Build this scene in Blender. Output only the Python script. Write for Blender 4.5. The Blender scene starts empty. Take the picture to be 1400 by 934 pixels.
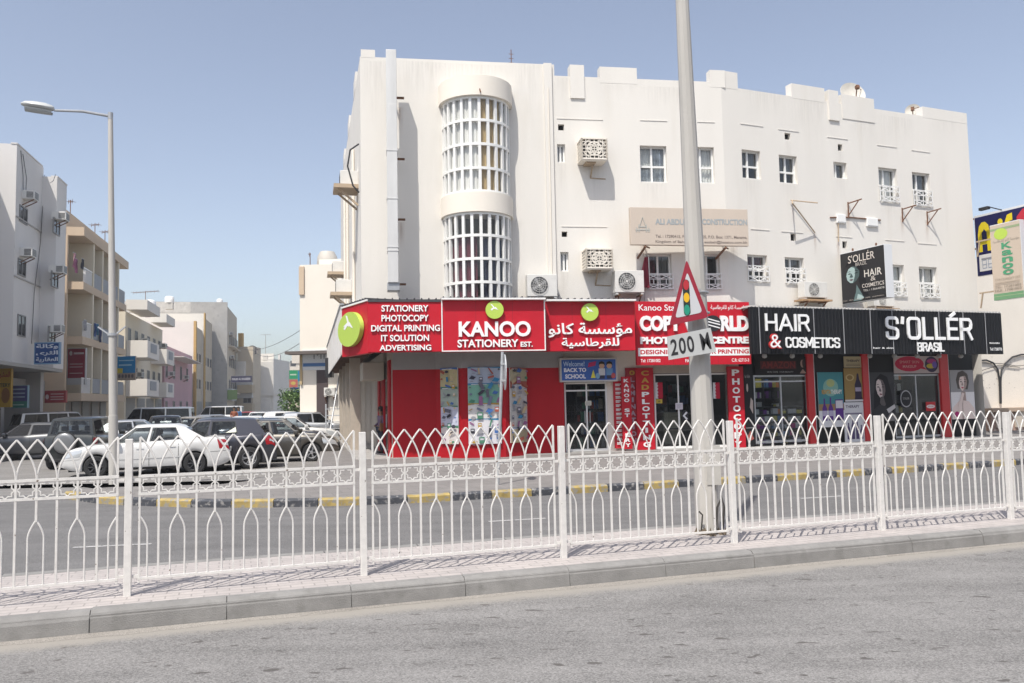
import bpy, bmesh, math, random, unicodedata
from mathutils import Vector, Matrix
R = math.radians
S = bpy.context.scene
C = S.collection
random.seed(7)

# ---------------------------------------------------------------- camera
FPX, CX, CY = 1120.0, 700.0, 467.0          # focal length and centre in photo pixels (1400 wide)
CAMZ, PITCH, ROLL = 1.73, math.atan(81 / 1120.0), 0.020
_u0 = Vector((0, -math.sin(PITCH), math.cos(PITCH)))
FW = Vector((0, math.cos(PITCH), math.sin(PITCH)))
CR = Vector((1, 0, 0)) * math.cos(ROLL) - _u0 * math.sin(ROLL)
CU = Vector((1, 0, 0)) * math.sin(ROLL) + _u0 * math.cos(ROLL)
cam = bpy.data.cameras.new('camera')
cam.sensor_width = 36.0
cam.lens = 36.0 * FPX / 1400.0
cam.clip_start, cam.clip_end = 0.05, 3000
cam_o = bpy.data.objects.new('camera', cam)
C.objects.link(cam_o)
m = Matrix.Identity(4)
for i in range(3):
    m[i][0], m[i][1], m[i][2] = CR[i], CU[i], -FW[i]
m[0][3], m[1][3], m[2][3] = 0, 0, CAMZ
cam_o.matrix_world = m
S.camera = cam_o

# ---------------------------------------------------------------- sky, sun, exposure
SUN_EL = 59.0
TO_SUN = Vector((-0.39 * math.cos(R(SUN_EL)), -0.92 * math.cos(R(SUN_EL)), math.sin(R(SUN_EL)))).normalized()
SUN_AZ = math.atan2(TO_SUN.x, TO_SUN.y)     # clockwise from +Y
w = bpy.data.worlds.new('World')
S.world = w
w.use_nodes = True
nt = w.node_tree
sky = nt.nodes.new('ShaderNodeTexSky')
sky.sky_type = 'NISHITA'
sky.sun_disc = False
sky.sun_elevation = R(SUN_EL)
sky.sun_rotation = SUN_AZ
sky.air_density = 1.0
sky.dust_density = 1.8
sky.ozone_density = 1.0
hs = nt.nodes.new('ShaderNodeHueSaturation')          # a dusty Gulf sky is paler than the model's clean air
hs.inputs['Saturation'].default_value = 0.71
hs.inputs['Hue'].default_value = 0.505
nt.links.new(sky.outputs['Color'], hs.inputs['Color'])
nt.links.new(hs.outputs['Color'], nt.nodes['Background'].inputs['Color'])
nt.nodes['Background'].inputs['Strength'].default_value = 0.135
sd = bpy.data.lights.new('sun', 'SUN')
sd.energy = 3.6
sd.angle = R(0.53)
sd.color = (1.0, 0.955, 0.88)
so = bpy.data.objects.new('sun', sd)
C.objects.link(so)
so.rotation_euler = (-TO_SUN).to_track_quat('-Z', 'Y').to_euler()
so.location = (0, 0, 30)
S.view_settings.view_transform = 'Standard'
S.view_settings.look = 'None'
S.view_settings.gamma = 1
S.view_settings.use_curve_mapping = False
S.view_settings.exposure = 0.44
S.render.engine = 'CYCLES'
S.cycles.max_bounces = 8
S.cycles.transparent_max_bounces = 12
S.cycles.use_denoising = True

# ---------------------------------------------------------------- measuring helpers
def ray(px, py):
    return CR * ((px - CX) / FPX) - CU * ((py - CY) / FPX) + FW

def gp(px, py, z=0.0):
    d = ray(px, py)
    t = (z - CAMZ) / d.z
    return Vector((d.x * t, d.y * t, z))

def atz(px, py, depth):
    d = ray(px, py)
    t = depth / d.y
    return Vector((d.x * t, depth, CAMZ + d.z * t))

class Frame:
    """A vertical plane: u runs to the right along it, n points out of it, z is up."""
    def __init__(self, x, y, ang):
        self.o = Vector((x, y, 0))
        self.a = ang
        self.u = Vector((math.cos(ang), math.sin(ang), 0))
        self.n = Vector((math.sin(ang), -math.cos(ang), 0))
    def P(self, u, z, d=0.0):
        return self.o + self.u * u + self.n * d + Vector((0, 0, z))
    def hit(self, px, py, d=0.0):
        r = ray(px, py)
        c = Vector((0, 0, CAMZ))
        q = self.o + self.n * d
        t = (q - c).dot(self.n) / r.dot(self.n)
        p = c + r * t
        return (p - self.o).dot(self.u), p.z
    def U(self, px, py=480, d=0.0):
        return self.hit(px, py, d)[0]
    def Z(self, px, py, d=0.0):
        return self.hit(px, py, d)[1]
    def r(self, x0, y0, x1, y1, d=0.0):
        mx, my = (x0 + x1) / 2, (y0 + y1) / 2
        return (self.U(x0, my, d), self.U(x1, my, d), self.Z(mx, y1, d), self.Z(mx, y0, d))

# ---------------------------------------------------------------- materials
MATS = {}
def mat(name, col, rough=0.6, metal=0.0, var=0.0, scale=4.0, bump=0.0, bscale=60.0, spec=0.5, col2=None, thr=None, streak=False, coat=0.0, soft=.05):
    """Principled material; var = soft lightness variation; col2/thr = patches of another colour (wear, dirt)."""
    if name in MATS:
        return MATS[name]
    mt = bpy.data.materials.new(name)
    mt.use_nodes = True
    n, l = mt.node_tree.nodes, mt.node_tree.links
    b = n['Principled BSDF']
    b.inputs['Base Color'].default_value = (*col, 1)
    b.inputs['Roughness'].default_value = rough
    b.inputs['Metallic'].default_value = metal
    b.inputs['Specular IOR Level'].default_value = spec
    if coat:
        b.inputs['Coat Weight'].default_value = coat
        b.inputs['Coat Roughness'].default_value = 0.04
    if var or bump or col2:
        tc = n.new('ShaderNodeTexCoord')
        src = tc.outputs['Object']
        if streak:
            mp = n.new('ShaderNodeMapping')
            mp.inputs['Scale'].default_value = (1, 1, 0.12)
            l.new(src, mp.inputs['Vector'])
            src = mp.outputs['Vector']
        out = None
        if var:
            nz = n.new('ShaderNodeTexNoise')
            nz.inputs['Scale'].default_value = scale
            nz.inputs['Detail'].default_value = 6
            nz.inputs['Roughness'].default_value = 0.65
            l.new(src, nz.inputs['Vector'])
            rp = n.new('ShaderNodeValToRGB')
            rp.color_ramp.elements[0].position = 0.3
            rp.color_ramp.elements[1].position = 0.72
            rp.color_ramp.elements[0].color = (*[max(0, c * (1 - var)) for c in col], 1)
            rp.color_ramp.elements[1].color = (*[min(1, c * (1 + var)) for c in col], 1)
            l.new(nz.outputs['Fac'], rp.inputs['Fac'])
            out = rp.outputs['Color']
        if col2:
            nz2 = n.new('ShaderNodeTexNoise')
            nz2.inputs['Scale'].default_value = scale * 2.3
            nz2.inputs['Detail'].default_value = 5
            l.new(src, nz2.inputs['Vector'])
            r2 = n.new('ShaderNodeValToRGB')
            r2.color_ramp.elements[0].position = thr
            r2.color_ramp.elements[1].position = min(1, thr + soft)
            l.new(nz2.outputs['Fac'], r2.inputs['Fac'])
            mx = n.new('ShaderNodeMix')
            mx.data_type = 'RGBA'
            mx.inputs['A'].default_value = (*col, 1)
            mx.inputs['B'].default_value = (*col2, 1)
            if out:
                l.new(out, mx.inputs['A'])
            l.new(r2.outputs['Color'], mx.inputs['Factor'])
            out = mx.outputs['Result']
        if out:
            l.new(out, b.inputs['Base Color'])
        if bump:
            nb = n.new('ShaderNodeTexNoise')
            nb.inputs['Scale'].default_value = bscale
            nb.inputs['Detail'].default_value = 4
            l.new(tc.outputs['Object'], nb.inputs['Vector'])
            bp = n.new('ShaderNodeBump')
            bp.inputs['Strength'].default_value = bump
            bp.inputs['Distance'].default_value = 0.01
            l.new(nb.outputs['Fac'], bp.inputs['Height'])
            l.new(bp.outputs['Normal'], b.inputs['Normal'])
    MATS[name] = mt
    return mt

def glass(name, tint=(0.6, 0.65, 0.65), opac=0.25, body=(0.02, 0.025, 0.03)):
    """Thin window glass: see-through, with a fresnel reflection."""
    if name in MATS:
        return MATS[name]
    mt = bpy.data.materials.new(name)
    mt.use_nodes = True
    n, l = mt.node_tree.nodes, mt.node_tree.links
    n.remove(n['Principled BSDF'])
    tr = n.new('ShaderNodeBsdfTransparent')
    tr.inputs['Color'].default_value = (*tint, 1)
    df = n.new('ShaderNodeBsdfDiffuse')
    df.inputs['Color'].default_value = (*body, 1)
    m1 = n.new('ShaderNodeMixShader')
    m1.inputs[0].default_value = opac
    l.new(tr.outputs[0], m1.inputs[1])
    l.new(df.outputs[0], m1.inputs[2])
    gl = n.new('ShaderNodeBsdfGlossy')
    gl.inputs['Roughness'].default_value = 0.015
    lw = n.new('ShaderNodeLayerWeight')
    lw.inputs['Blend'].default_value = 0.5
    pw = n.new('ShaderNodeMath'); pw.operation = 'POWER'; pw.inputs[1].default_value = 4.0
    l.new(lw.outputs['Facing'], pw.inputs[0])
    fr = n.new('ShaderNodeMath'); fr.operation = 'MULTIPLY_ADD'; fr.inputs[1].default_value = 0.9; fr.inputs[2].default_value = 0.045
    l.new(pw.outputs[0], fr.inputs[0])
    m2 = n.new('ShaderNodeMixShader')
    l.new(fr.outputs[0], m2.inputs[0])
    l.new(m1.outputs[0], m2.inputs[1])
    l.new(gl.outputs[0], m2.inputs[2])
    l.new(m2.outputs[0], n['Material Output'].inputs['Surface'])
    MATS[name] = mt
    return mt

# ---------------------------------------------------------------- mesh builder
class MB:
    def __init__(self):
        self.v, self.f, self.mi, self.cur = [], [], [], 0
    def add(self, vs, fs):
        b = len(self.v)
        self.v += [tuple(p) for p in vs]
        for q in fs:
            self.f.append([i + b for i in q])
            self.mi.append(self.cur)
        return self
    def box(self, x0, x1, y0, y1, z0, z1, M=None):
        if x0 > x1: x0, x1 = x1, x0
        if y0 > y1: y0, y1 = y1, y0
        if z0 > z1: z0, z1 = z1, z0
        vs = [Vector(p) for p in ((x0, y0, z0), (x1, y0, z0), (x1, y1, z0), (x0, y1, z0), (x0, y0, z1), (x1, y0, z1), (x1, y1, z1), (x0, y1, z1))]
        if M: vs = [M @ p for p in vs]
        return self.add(vs, [(0, 3, 2, 1), (4, 5, 6, 7), (0, 1, 5, 4), (1, 2, 6, 5), (2, 3, 7, 6), (3, 0, 4, 7)])
    def bbox(self, x0, x1, y0, y1, z0, z1, b=0.01):
        """box with chamfered vertical and horizontal front edges"""
        bm = bmesh.new()
        bmesh.ops.create_cube(bm, size=1)
        for v in bm.verts:
            v.co = Vector(((x0 + x1) / 2 + v.co.x * abs(x1 - x0), (y0 + y1) / 2 + v.co.y * abs(y1 - y0), (z0 + z1) / 2 + v.co.z * abs(z1 - z0)))
        bmesh.ops.bevel(bm, geom=list(bm.edges), offset=b, segments=2, affect='EDGES', profile=0.5)
        bm.verts.index_update()
        self.add([v.co for v in bm.verts], [[v.index for v in f.verts] for f in bm.faces])
        bm.free()
        return self
    def quad(self, a, b, c, d):
        return self.add([a, b, c, d], [(0, 1, 2, 3)])
    def bar(self, a, b, w, h=None, up=(0, 0, 1)):
        a, b = Vector(a), Vector(b)
        h = h or w
        d = (b - a).normalized()
        up = Vector(up)
        if abs(d.dot(up)) > 0.98:
            up = Vector((1, 0, 0))
        s = d.cross(up).normalized() * w / 2
        t = s.cross(d).normalized() * h / 2
        vs = [a - s - t, a + s - t, a + s + t, a - s + t, b - s - t, b + s - t, b + s + t, b - s + t]
        return self.add(vs, [(0, 3, 2, 1), (4, 5, 6, 7), (0, 1, 5, 4), (1, 2, 6, 5), (2, 3, 7, 6), (3, 0, 4, 7)])
    def tube(self, pts, r, n=8, cap=True, closed=False):
        pts = [Vector(p) for p in pts]
        rr = r if isinstance(r, (list, tuple)) else [r] * len(pts)
        L = len(pts)
        vs, fs = [], []
        prev = None
        for i, p in enumerate(pts):
            if closed:
                d = pts[(i + 1) % L] - pts[i - 1]
            else:
                d = pts[min(i + 1, L - 1)] - pts[max(i - 1, 0)]
            d.normalize()
            if prev is None:
                s = d.cross(Vector((0, 0, 1)))
                if s.length < 1e-3: s = d.cross(Vector((0, 1, 0)))
            else:
                s = prev - d * prev.dot(d)
            s.normalize()
            prev = s
            t = d.cross(s)
            for k in range(n):
                a = 2 * math.pi * k / n + math.pi / n
                vs.append(p + (s * math.cos(a) + t * math.sin(a)) * rr[i])
        for i in range(L if closed else L - 1):
            for k in range(n):
                j = (i + 1) % L
                fs.append((i * n + k, i * n + (k + 1) % n, j * n + (k + 1) % n, j * n + k))
        if cap and not closed:
            fs.append(tuple(range(n - 1, -1, -1)))
            fs.append(tuple((L - 1) * n + k for k in range(n)))
        return self.add(vs, fs)
    def prism(self, poly, y0, y1):
        """polygon in x,z pulled from y0 (front) to y1"""
        n = len(poly)
        vs = [(x, y0, z) for x, z in poly] + [(x, y1, z) for x, z in poly]
        fs = [tuple(range(n)), tuple(range(2 * n - 1, n - 1, -1))]
        fs += [(i, n + i, n + (i + 1) % n, (i + 1) % n) for i in range(n)]
        return self.add(vs, fs)
    def slab(self, poly, z0, z1):
        """polygon in x,y (counter-clockwise) pulled from z0 to z1"""
        n = len(poly)
        vs = [(p[0], p[1], z0) for p in poly] + [(p[0], p[1], z1) for p in poly]
        fs = [tuple(range(n - 1, -1, -1)), tuple(range(n, 2 * n))]
        fs += [(i, (i + 1) % n, n + (i + 1) % n, n + i) for i in range(n)]
        return self.add(vs, fs)
    def disc(self, x, z, rx, rz, y0, y1, n=32, a0=0.0):
        return self.prism([(x + rx * math.cos(a0 + 2 * math.pi * k / n), z + rz * math.sin(a0 + 2 * math.pi * k / n)) for k in range(n)], y0, y1)
    def lathe(self, prof, n=24, M=None, a0=0, a1=2 * math.pi):
        full = abs(a1 - a0 - 2 * math.pi) < 1e-6
        k = n if full else n + 1
        vs, fs = [], []
        for r_, z in prof:
            for i in range(k):
                a = a0 + (a1 - a0) * i / n
                p = Vector((r_ * math.cos(a), r_ * math.sin(a), z))
                vs.append(M @ p if M else p)
        for j in range(len(prof) - 1):
            for i in range(n):
                i2 = (i + 1) % k
                fs.append((j * k + i, j * k + i2, (j + 1) * k + i2, (j + 1) * k + i))
        return self.add(vs, fs)
    def build(self, name, mats, parent=None, loc=None, rotz=0.0, smooth=None, rot=None):
        me = bpy.data.meshes.new(name)
        me.from_pydata(self.v, [], self.f)
        if not isinstance(mats, (list, tuple)): mats = [mats]
        for x in mats: me.materials.append(x)
        if any(self.mi):
            me.polygons.foreach_set('material_index', self.mi)
        bm = bmesh.new()
        bm.from_mesh(me)
        bmesh.ops.recalc_face_normals(bm, faces=bm.faces)
        bm.to_mesh(me)
        bm.free()
        if smooth:
            me.polygons.foreach_set('use_smooth', [True] * len(me.polygons))
            me.set_sharp_from_angle(angle=R(smooth))
        me.update()
        o = bpy.data.objects.new(name, me)
        C.objects.link(o)
        if parent: o.parent = parent
        if loc is not None: o.location = loc
        o.rotation_euler = rot if rot else (0, 0, rotz)
        return o

def tag(o, label=None, cat=None, group=None, kind=None):
    if label: o['label'] = label
    if cat: o['category'] = cat
    if group: o['group'] = group
    if kind: o['kind'] = kind
    return o

def thing(name, label, cat, loc=(0, 0, 0), rotz=0.0, group=None):
    o = bpy.data.objects.new(name, None)
    o.empty_display_size = 0.2
    C.objects.link(o)
    o.location = loc
    o.rotation_euler = (0, 0, rotz)
    return tag(o, label, cat, group)

def kids(o):
    return [c for c in bpy.data.objects if c.parent == o]

def copy_tree(o, parent=None):
    c = o.copy()
    C.objects.link(c)
    if parent: c.parent = parent
    for ch in kids(o):
        copy_tree(ch, c)
    return c

def local(f, o):
    """matrix taking frame coordinates (x=u, y into the wall, z up) to the space of an unrotated parent o"""
    return Matrix.Translation(f.o - Vector(o.location)) @ Matrix.Rotation(f.a, 4, 'Z')

# ---------------------------------------------------------------- lettering
_FORMS = {}
for _c in range(0xFE80, 0xFEFD):
    _d = unicodedata.decomposition(chr(_c)).split()
    if len(_d) == 2:
        _FORMS.setdefault(chr(int(_d[1], 16)), {})[_d[0].strip('<>')] = chr(_c)
def arabic(s):
    out = []
    for i, ch in enumerate(s):
        f = _FORMS.get(ch)
        if not f:
            out.append(ch)
            continue
        pv = i > 0 and 'initial' in _FORMS.get(s[i - 1], {})
        nx = i + 1 < len(s) and 'initial' in f and s[i + 1] in _FORMS and 'final' in _FORMS[s[i + 1]]
        k = 'medial' if pv and nx else 'final' if pv else 'initial' if nx else 'isolated'
        out.append(f.get(k, f.get('isolated', ch)))
    return ''.join(reversed(out))

_TC = {}
def text_mesh(body, bold, spacing=1.0):
    key = (body, bold, spacing)
    if key in _TC: return _TC[key]
    cu = bpy.data.curves.new('lettering', 'FONT')
    cu.body = body
    cu.size = 1
    cu.offset = bold
    cu.space_character = spacing
    cu.resolution_u = 4
    o = bpy.data.objects.new('lettering', cu)
    C.objects.link(o)
    bpy.context.view_layer.update()
    e = o.evaluated_get(bpy.context.evaluated_depsgraph_get())
    me = e.to_mesh()
    vs = [(v.co.x, v.co.y) for v in me.vertices]
    fs = [list(p.vertices) for p in me.polygons]
    e.to_mesh_clear()
    bpy.data.objects.remove(o)
    bpy.data.curves.remove(cu)
    _TC[key] = (vs, fs)
    return _TC[key]

def letters(mb, body, x0, x1, z0, z1, y, depth=0.0, bold=0.02, spacing=1.0, M=None, keep=False):
    """text stretched into the rectangle x0..x1, z0..z1; front face at y, going back by depth"""
    vs, fs = text_mesh(body, bold, spacing)
    if not vs: return
    ax, bx = min(p[0] for p in vs), max(p[0] for p in vs)
    az, bz = min(p[1] for p in vs), max(p[1] for p in vs)
    sx, sz = (x1 - x0) / (bx - ax), (z1 - z0) / max(bz - az, 1e-6)
    P = [(x0 + (p[0] - ax) * sx, y, z0 + (p[1] - az) * sz) for p in vs]
    n = len(P)
    F = [f[:] for f in fs]
    if depth > 0:
        cnt = {}
        for f in fs:
            for i in range(len(f)):
                a, b = f[i], f[(i + 1) % len(f)]
                cnt[(a, b)] = 1
        Q = [(p[0], y + depth, p[2]) for p in P]
        for (a, b) in list(cnt):
            if (b, a) not in cnt:
                F.append([b, a, a + n, b + n])
        P = P + Q
    if M: P = [M @ Vector(p) for p in P]
    mb.add(P, F)

def column_text(mb, chars, xc, w, z1, z0, y, depth=0.0, bold=0.03):
    """letters one under the other"""
    n = len(chars)
    st = (z1 - z0) / n
    for i, ch in enumerate(chars):
        if ch == ' ': continue
        zz = z1 - (i + 1) * st
        ww = w * (0.3 if ch == 'I' else 1.1 if ch == 'M' else 1)
        letters(mb, ch, xc - ww / 2, xc + ww / 2, zz + st * 0.16, zz + st * 0.86, y, depth, bold)

_ST = {
    'H': (.72, [[(0, 0), (0, 1)], [(1, 0), (1, 1)], [(0, .5), (1, .5)]]),
    'A': (.85, [[(0, 0), (.5, 1)], [(.5, 1), (1, 0)], [(.18, .32), (.82, .32)]]),
    'I': (.02, [[(.5, 0), (.5, 1)]]),
    'R': (.68, [[(0, 0), (0, 1), (.78, 1), (.95, .9), (1, .75), (.95, .58), (.78, .48), (0, .48)], [(.6, .48), (1, 0)]]),
    'S': (.68, [[(1, .78), (.97, .92), (.82, 1), (.18, 1), (.03, .92), (0, .76), (.03, .62), (.18, .54), (.82, .46), (.97, .38), (1, .22), (.97, .08), (.82, 0), (.18, 0), (.03, .08), (0, .24)]]),
    'O': (.72, [[(0, .8), (.05, .93), (.2, 1), (.8, 1), (.95, .93), (1, .8), (1, .2), (.95, .07), (.8, 0), (.2, 0), (.05, .07), (0, .2), (0, .8)]]),
    'C': (.66, [[(1, .78), (.95, .93), (.8, 1), (.2, 1), (.05, .93), (0, .8), (0, .2), (.05, .07), (.2, 0), (.8, 0), (.95, .07), (1, .22)]]),
    'L': (.52, [[(0, 1), (0, 0), (1, 0)]]),
    'E': (.6, [[(1, 1), (0, 1), (0, 0), (1, 0)], [(0, .5), (.9, .5)]]),
    'M': (.95, [[(0, 0), (0, 1)], [(0, 1), (.5, .2)], [(.5, .2), (1, 1)], [(1, 1), (1, 0)]]),
    'T': (.66, [[(0, 1), (1, 1)], [(.5, 1), (.5, 0)]]),
    'B': (.66, [[(0, 0), (0, 1), (.8, 1), (.97, .9), (.97, .62), (.8, .53), (0, .53)], [(.8, .53), (1, .42), (1, .1), (.8, 0), (0, 0)]]),
    'Z': (.62, [[(0, 1), (1, 1), (0, 0), (1, 0)]]),
    "'": (.1, [[(.6, 1), (.3, .78)]]),
    'É': (.6, [[(1, 1), (0, 1), (0, 0), (1, 0)], [(0, .5), (.9, .5)], [(.35, 1.16), (.75, 1.3)]]),
}
def strokes(mb, body, x0, x1, z0, z1, y, depth, t, M=None, gap=0.28):
    """square techno capitals drawn with strokes of width t (metres)"""
    tot = sum(_ST[c][0] for c in body) + gap * (len(body) - 1)
    h = z1 - z0 - t
    sx = (x1 - x0 - t) / tot
    x = x0 + t / 2
    k = 0
    for c in body:
        wd, ss = _ST[c]
        for s in ss:
            pts = [Vector((x + p[0] * wd * sx, z0 + t / 2 + p[1] * h)) for p in s]
            L, Rr = [], []
            for i, p in enumerate(pts):
                d0 = (p - pts[i - 1]).normalized() if i else (pts[1] - p).normalized()
                d1 = (pts[i + 1] - p).normalized() if i + 1 < len(pts) else d0
                if pts[0] == pts[-1] and i in (0, len(pts) - 1):
                    d0 = (pts[-1] - pts[-2]).normalized(); d1 = (pts[1] - pts[0]).normalized()
                nn = Vector((-(d0 + d1).y, (d0 + d1).x))
                if nn.length < 1e-4: nn = Vector((-d0.y, d0.x))
                nn.normalize()
                cs = max(0.5, nn.dot(Vector((-d0.y, d0.x))))
                e = Vector((0, 0))
                if pts[0] != pts[-1]:
                    if i == 0: e = -d1 * t / 2
                    if i == len(pts) - 1: e = d0 * t / 2
                L.append(p + nn * t / 2 / cs + e)
                Rr.append(p - nn * t / 2 / cs + e)
            yy = y - 0.0015 * (k % 3)
            k += 1
            vs = []
            for a, b in zip(L, Rr):
                vs += [(a.x, yy, a.y), (b.x, yy, b.y), (b.x, y + depth, b.y), (a.x, y + depth, a.y)]
            fs = []
            for i in range(len(pts) - 1):
                q = i * 4
                for j in range(4):
                    fs.append((q + j, q + (j + 1) % 4, q + 4 + (j + 1) % 4, q + 4 + j))
            fs.append((0, 1, 2, 3)); q = (len(pts) - 1) * 4; fs.append((q, q + 1, q + 2, q + 3))
            if M: vs = [M @ Vector(p) for p in vs]
            mb.add(vs, fs)
        x += (wd + gap) * sx
# ---------------------------------------------------------------- shared materials
def ground_mat(name, base, speck, contrast, blotch, dark_spots=0.0, bump=0.35, spk_scale=190):
    mt = bpy.data.materials.new(name)
    mt.use_nodes = True
    n, l = mt.node_tree.nodes, mt.node_tree.links
    b = n['Principled BSDF']
    b.inputs['Roughness'].default_value = 0.85
    b.inputs['Specular IOR Level'].default_value = 0.3
    tc = n.new('ShaderNodeTexCoord')
    vo = n.new('ShaderNodeTexVoronoi'); vo.inputs['Scale'].default_value = spk_scale
    n1 = n.new('ShaderNodeTexNoise'); n1.inputs['Scale'].default_value = 0.9; n1.inputs['Detail'].default_value = 7; n1.inputs['Roughness'].default_value = 0.7
    n2 = n.new('ShaderNodeTexNoise'); n2.inputs['Scale'].default_value = 160; n2.inputs['Detail'].default_value = 5; n2.inputs['Roughness'].default_value = 0.8
    mp = n.new('ShaderNodeMapping'); mp.inputs['Rotation'].default_value = (0, 0, -R(19)); mp.inputs['Scale'].default_value = (0.35, 2.2, 1)
    n3 = n.new('ShaderNodeTexNoise'); n3.inputs['Scale'].default_value = 1.3; n3.inputs['Detail'].default_value = 5
    for x in (vo, n1, n2): l.new(tc.outputs['Object'], x.inputs['Vector'])
    l.new(tc.outputs['Object'], mp.inputs['Vector']); l.new(mp.outputs['Vector'], n3.inputs['Vector'])
    def math_(op, a, c):
        q = n.new('ShaderNodeMath'); q.operation = op
        for i, v in enumerate((a, c)):
            if isinstance(v, (int, float)): q.inputs[i].default_value = v
            else: l.new(v, q.inputs[i])
        return q.outputs[0]
    # stones of different brightness
    sp = n.new('ShaderNodeSeparateColor'); l.new(vo.outputs['Color'], sp.inputs['Color'])
    s = math_('MULTIPLY', math_('SUBTRACT', sp.outputs['Red'], 0.5), contrast)
    g = math_('MULTIPLY', math_('SUBTRACT', n2.outputs['Fac'], 0.5), contrast * 1.6)
    bl = math_('MULTIPLY', math_('SUBTRACT', n1.outputs['Fac'], 0.5), blotch)
    tr = math_('MULTIPLY', math_('SUBTRACT', n3.outputs['Fac'], 0.5), blotch)
    tot = math_('ADD', math_('ADD', s, g), math_('ADD', math_('ADD', bl, tr), 1.0))
    mul = n.new('ShaderNodeVectorMath'); mul.operation = 'SCALE'
    mul.inputs[0].default_value = base
    l.new(tot, mul.inputs['Scale'])
    out = mul.outputs[0]
    if dark_spots:
        n4 = n.new('ShaderNodeTexNoise'); n4.inputs['Scale'].default_value = 6.5; n4.inputs['Detail'].default_value = 4
        m4 = n.new('ShaderNodeMapping'); m4.inputs['Rotation'].default_value = (0, 0, -R(19)); m4.inputs['Scale'].default_value = (.7, 1.5, 1)
        l.new(tc.outputs['Object'], m4.inputs['Vector']); l.new(m4.outputs['Vector'], n4.inputs['Vector'])
        rp = n.new('ShaderNodeValToRGB')
        rp.color_ramp.elements[0].position = dark_spots; rp.color_ramp.elements[1].position = dark_spots + 0.025
        l.new(n4.outputs['Fac'], rp.inputs['Fac'])
        mx = n.new('ShaderNodeMix'); mx.data_type = 'RGBA'
        l.new(out, mx.inputs['A']); mx.inputs['B'].default_value = (base[0] * .5, base[1] * .48, base[2] * .47, 1)
        l.new(rp.outputs['Color'], mx.inputs['Factor'])
        out = mx.outputs['Result']
    l.new(out, b.inputs['Base Color'])
    bp = n.new('ShaderNodeBump'); bp.inputs['Strength'].default_value = bump; bp.inputs['Distance'].default_value = 0.006
    l.new(vo.outputs['Distance'], bp.inputs['Height']); l.new(bp.outputs['Normal'], b.inputs['Normal'])
    MATS[name] = mt
    return mt

def paver_mat(name, c1, c2, mortar, bw, bh, ang, offset=0.5):
    mt = bpy.data.materials.new(name)
    mt.use_nodes = True
    n, l = mt.node_tree.nodes, mt.node_tree.links
    b = n['Principled BSDF']; b.inputs['Roughness'].default_value = 0.85
    tc = n.new('ShaderNodeTexCoord')
    mp = n.new('ShaderNodeMapping'); mp.inputs['Rotation'].default_value = (0, 0, ang)
    l.new(tc.outputs['Object'], mp.inputs['Vector'])
    br = n.new('ShaderNodeTexBrick')
    br.offset = offset
    br.inputs['Scale'].default_value = 1
    br.inputs['Color1'].default_value = (*c1, 1); br.inputs['Color2'].default_value = (*c2, 1); br.inputs['Mortar'].default_value = (*mortar, 1)
    br.inputs['Brick Width'].default_value = bw; br.inputs['Row Height'].default_value = bh
    br.inputs['Mortar Size'].default_value = 0.006; br.inputs['Bias'].default_value = 0
    l.new(mp.outputs['Vector'], br.inputs['Vector'])
    nz = n.new('ShaderNodeTexNoise'); nz.inputs['Scale'].default_value = 2.0; nz.inputs['Detail'].default_value = 8; nz.inputs['Roughness'].default_value = .75
    l.new(tc.outputs['Object'], nz.inputs['Vector'])
    rp = n.new('ShaderNodeValToRGB')
    rp.color_ramp.elements[0].position = .3; rp.color_ramp.elements[1].position = .75
    rp.color_ramp.elements[0].color = (.78, .77, .76, 1); rp.color_ramp.elements[1].color = (1.12, 1.1, 1.08, 1)
    l.new(nz.outputs['Fac'], rp.inputs['Fac'])
    mx = n.new('ShaderNodeMix'); mx.data_type = 'RGBA'; mx.blend_type = 'MULTIPLY'; mx.inputs['Factor'].default_value = 1
    l.new(br.outputs['Color'], mx.inputs['A']); l.new(rp.outputs['Color'], mx.inputs['B'])
    l.new(mx.outputs['Result'], b.inputs['Base Color'])
    bp = n.new('ShaderNodeBump'); bp.inputs['Strength'].default_value = .5; bp.inputs['Distance'].default_value = .004; bp.invert = True
    l.new(br.outputs['Fac'], bp.inputs['Height']); l.new(bp.outputs['Normal'], b.inputs['Normal'])
    MATS[name] = mt
    return mt

M_near = ground_mat('worn_asphalt', (.205, .198, .191), .3, .7, .75, dark_spots=.645, spk_scale=105)
M_far = ground_mat('road_asphalt', (.150, .146, .144), .3, .6, .6, spk_scale=120)
M_lot = ground_mat('dusty_asphalt', (.215, .205, .195), .2, .4, .6, dark_spots=.70)
M_dust = ground_mat('sand_dust', (.27, .25, .225), .2, .5, .5)
M_pave = paver_mat('pavement_slabs', (.225, .212, .204), (.203, .193, .186), (.15, .142, .136), .4, .4, -R(20))
M_med = paver_mat('median_pavers', (.465, .43, .415), (.42, .39, .38), (.31, .29, .28), .2, .1, -R(19))
M_kerb = mat('kerb_concrete', (.245, .238, .228), .85, var=.2, scale=3, bump=.4, bscale=90, col2=(.19, .185, .175), thr=.56, soft=.2)
M_yel = mat('kerb_yellow_paint', (.37, .275, .095), .75, var=.3, scale=5, col2=(.27, .25, .215), thr=.49, soft=.12)
M_blk = mat('kerb_dark_paint', (.055, .058, .068), .7, var=.25, scale=6, col2=(.27, .26, .25), thr=.52, soft=.15)
M_wall = mat('cream_render', (.71, .68, .63), .9, var=.035, scale=.9, bump=.3, bscale=35, spec=.2, col2=(.655, .62, .56), thr=.56, soft=.35, streak=True)
M_wall2 = mat('cream_render_trim', (.78, .725, .64), .9, var=.03, scale=.9, bump=.2, bscale=35, spec=.2)
M_white = mat('white_paint', (.80, .79, .77), .45, var=.03, scale=8)
M_fence = mat('fence_enamel', (.70, .68, .65), .45, var=.10, scale=13, col2=(.16, .11, .08), thr=.675)
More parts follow.
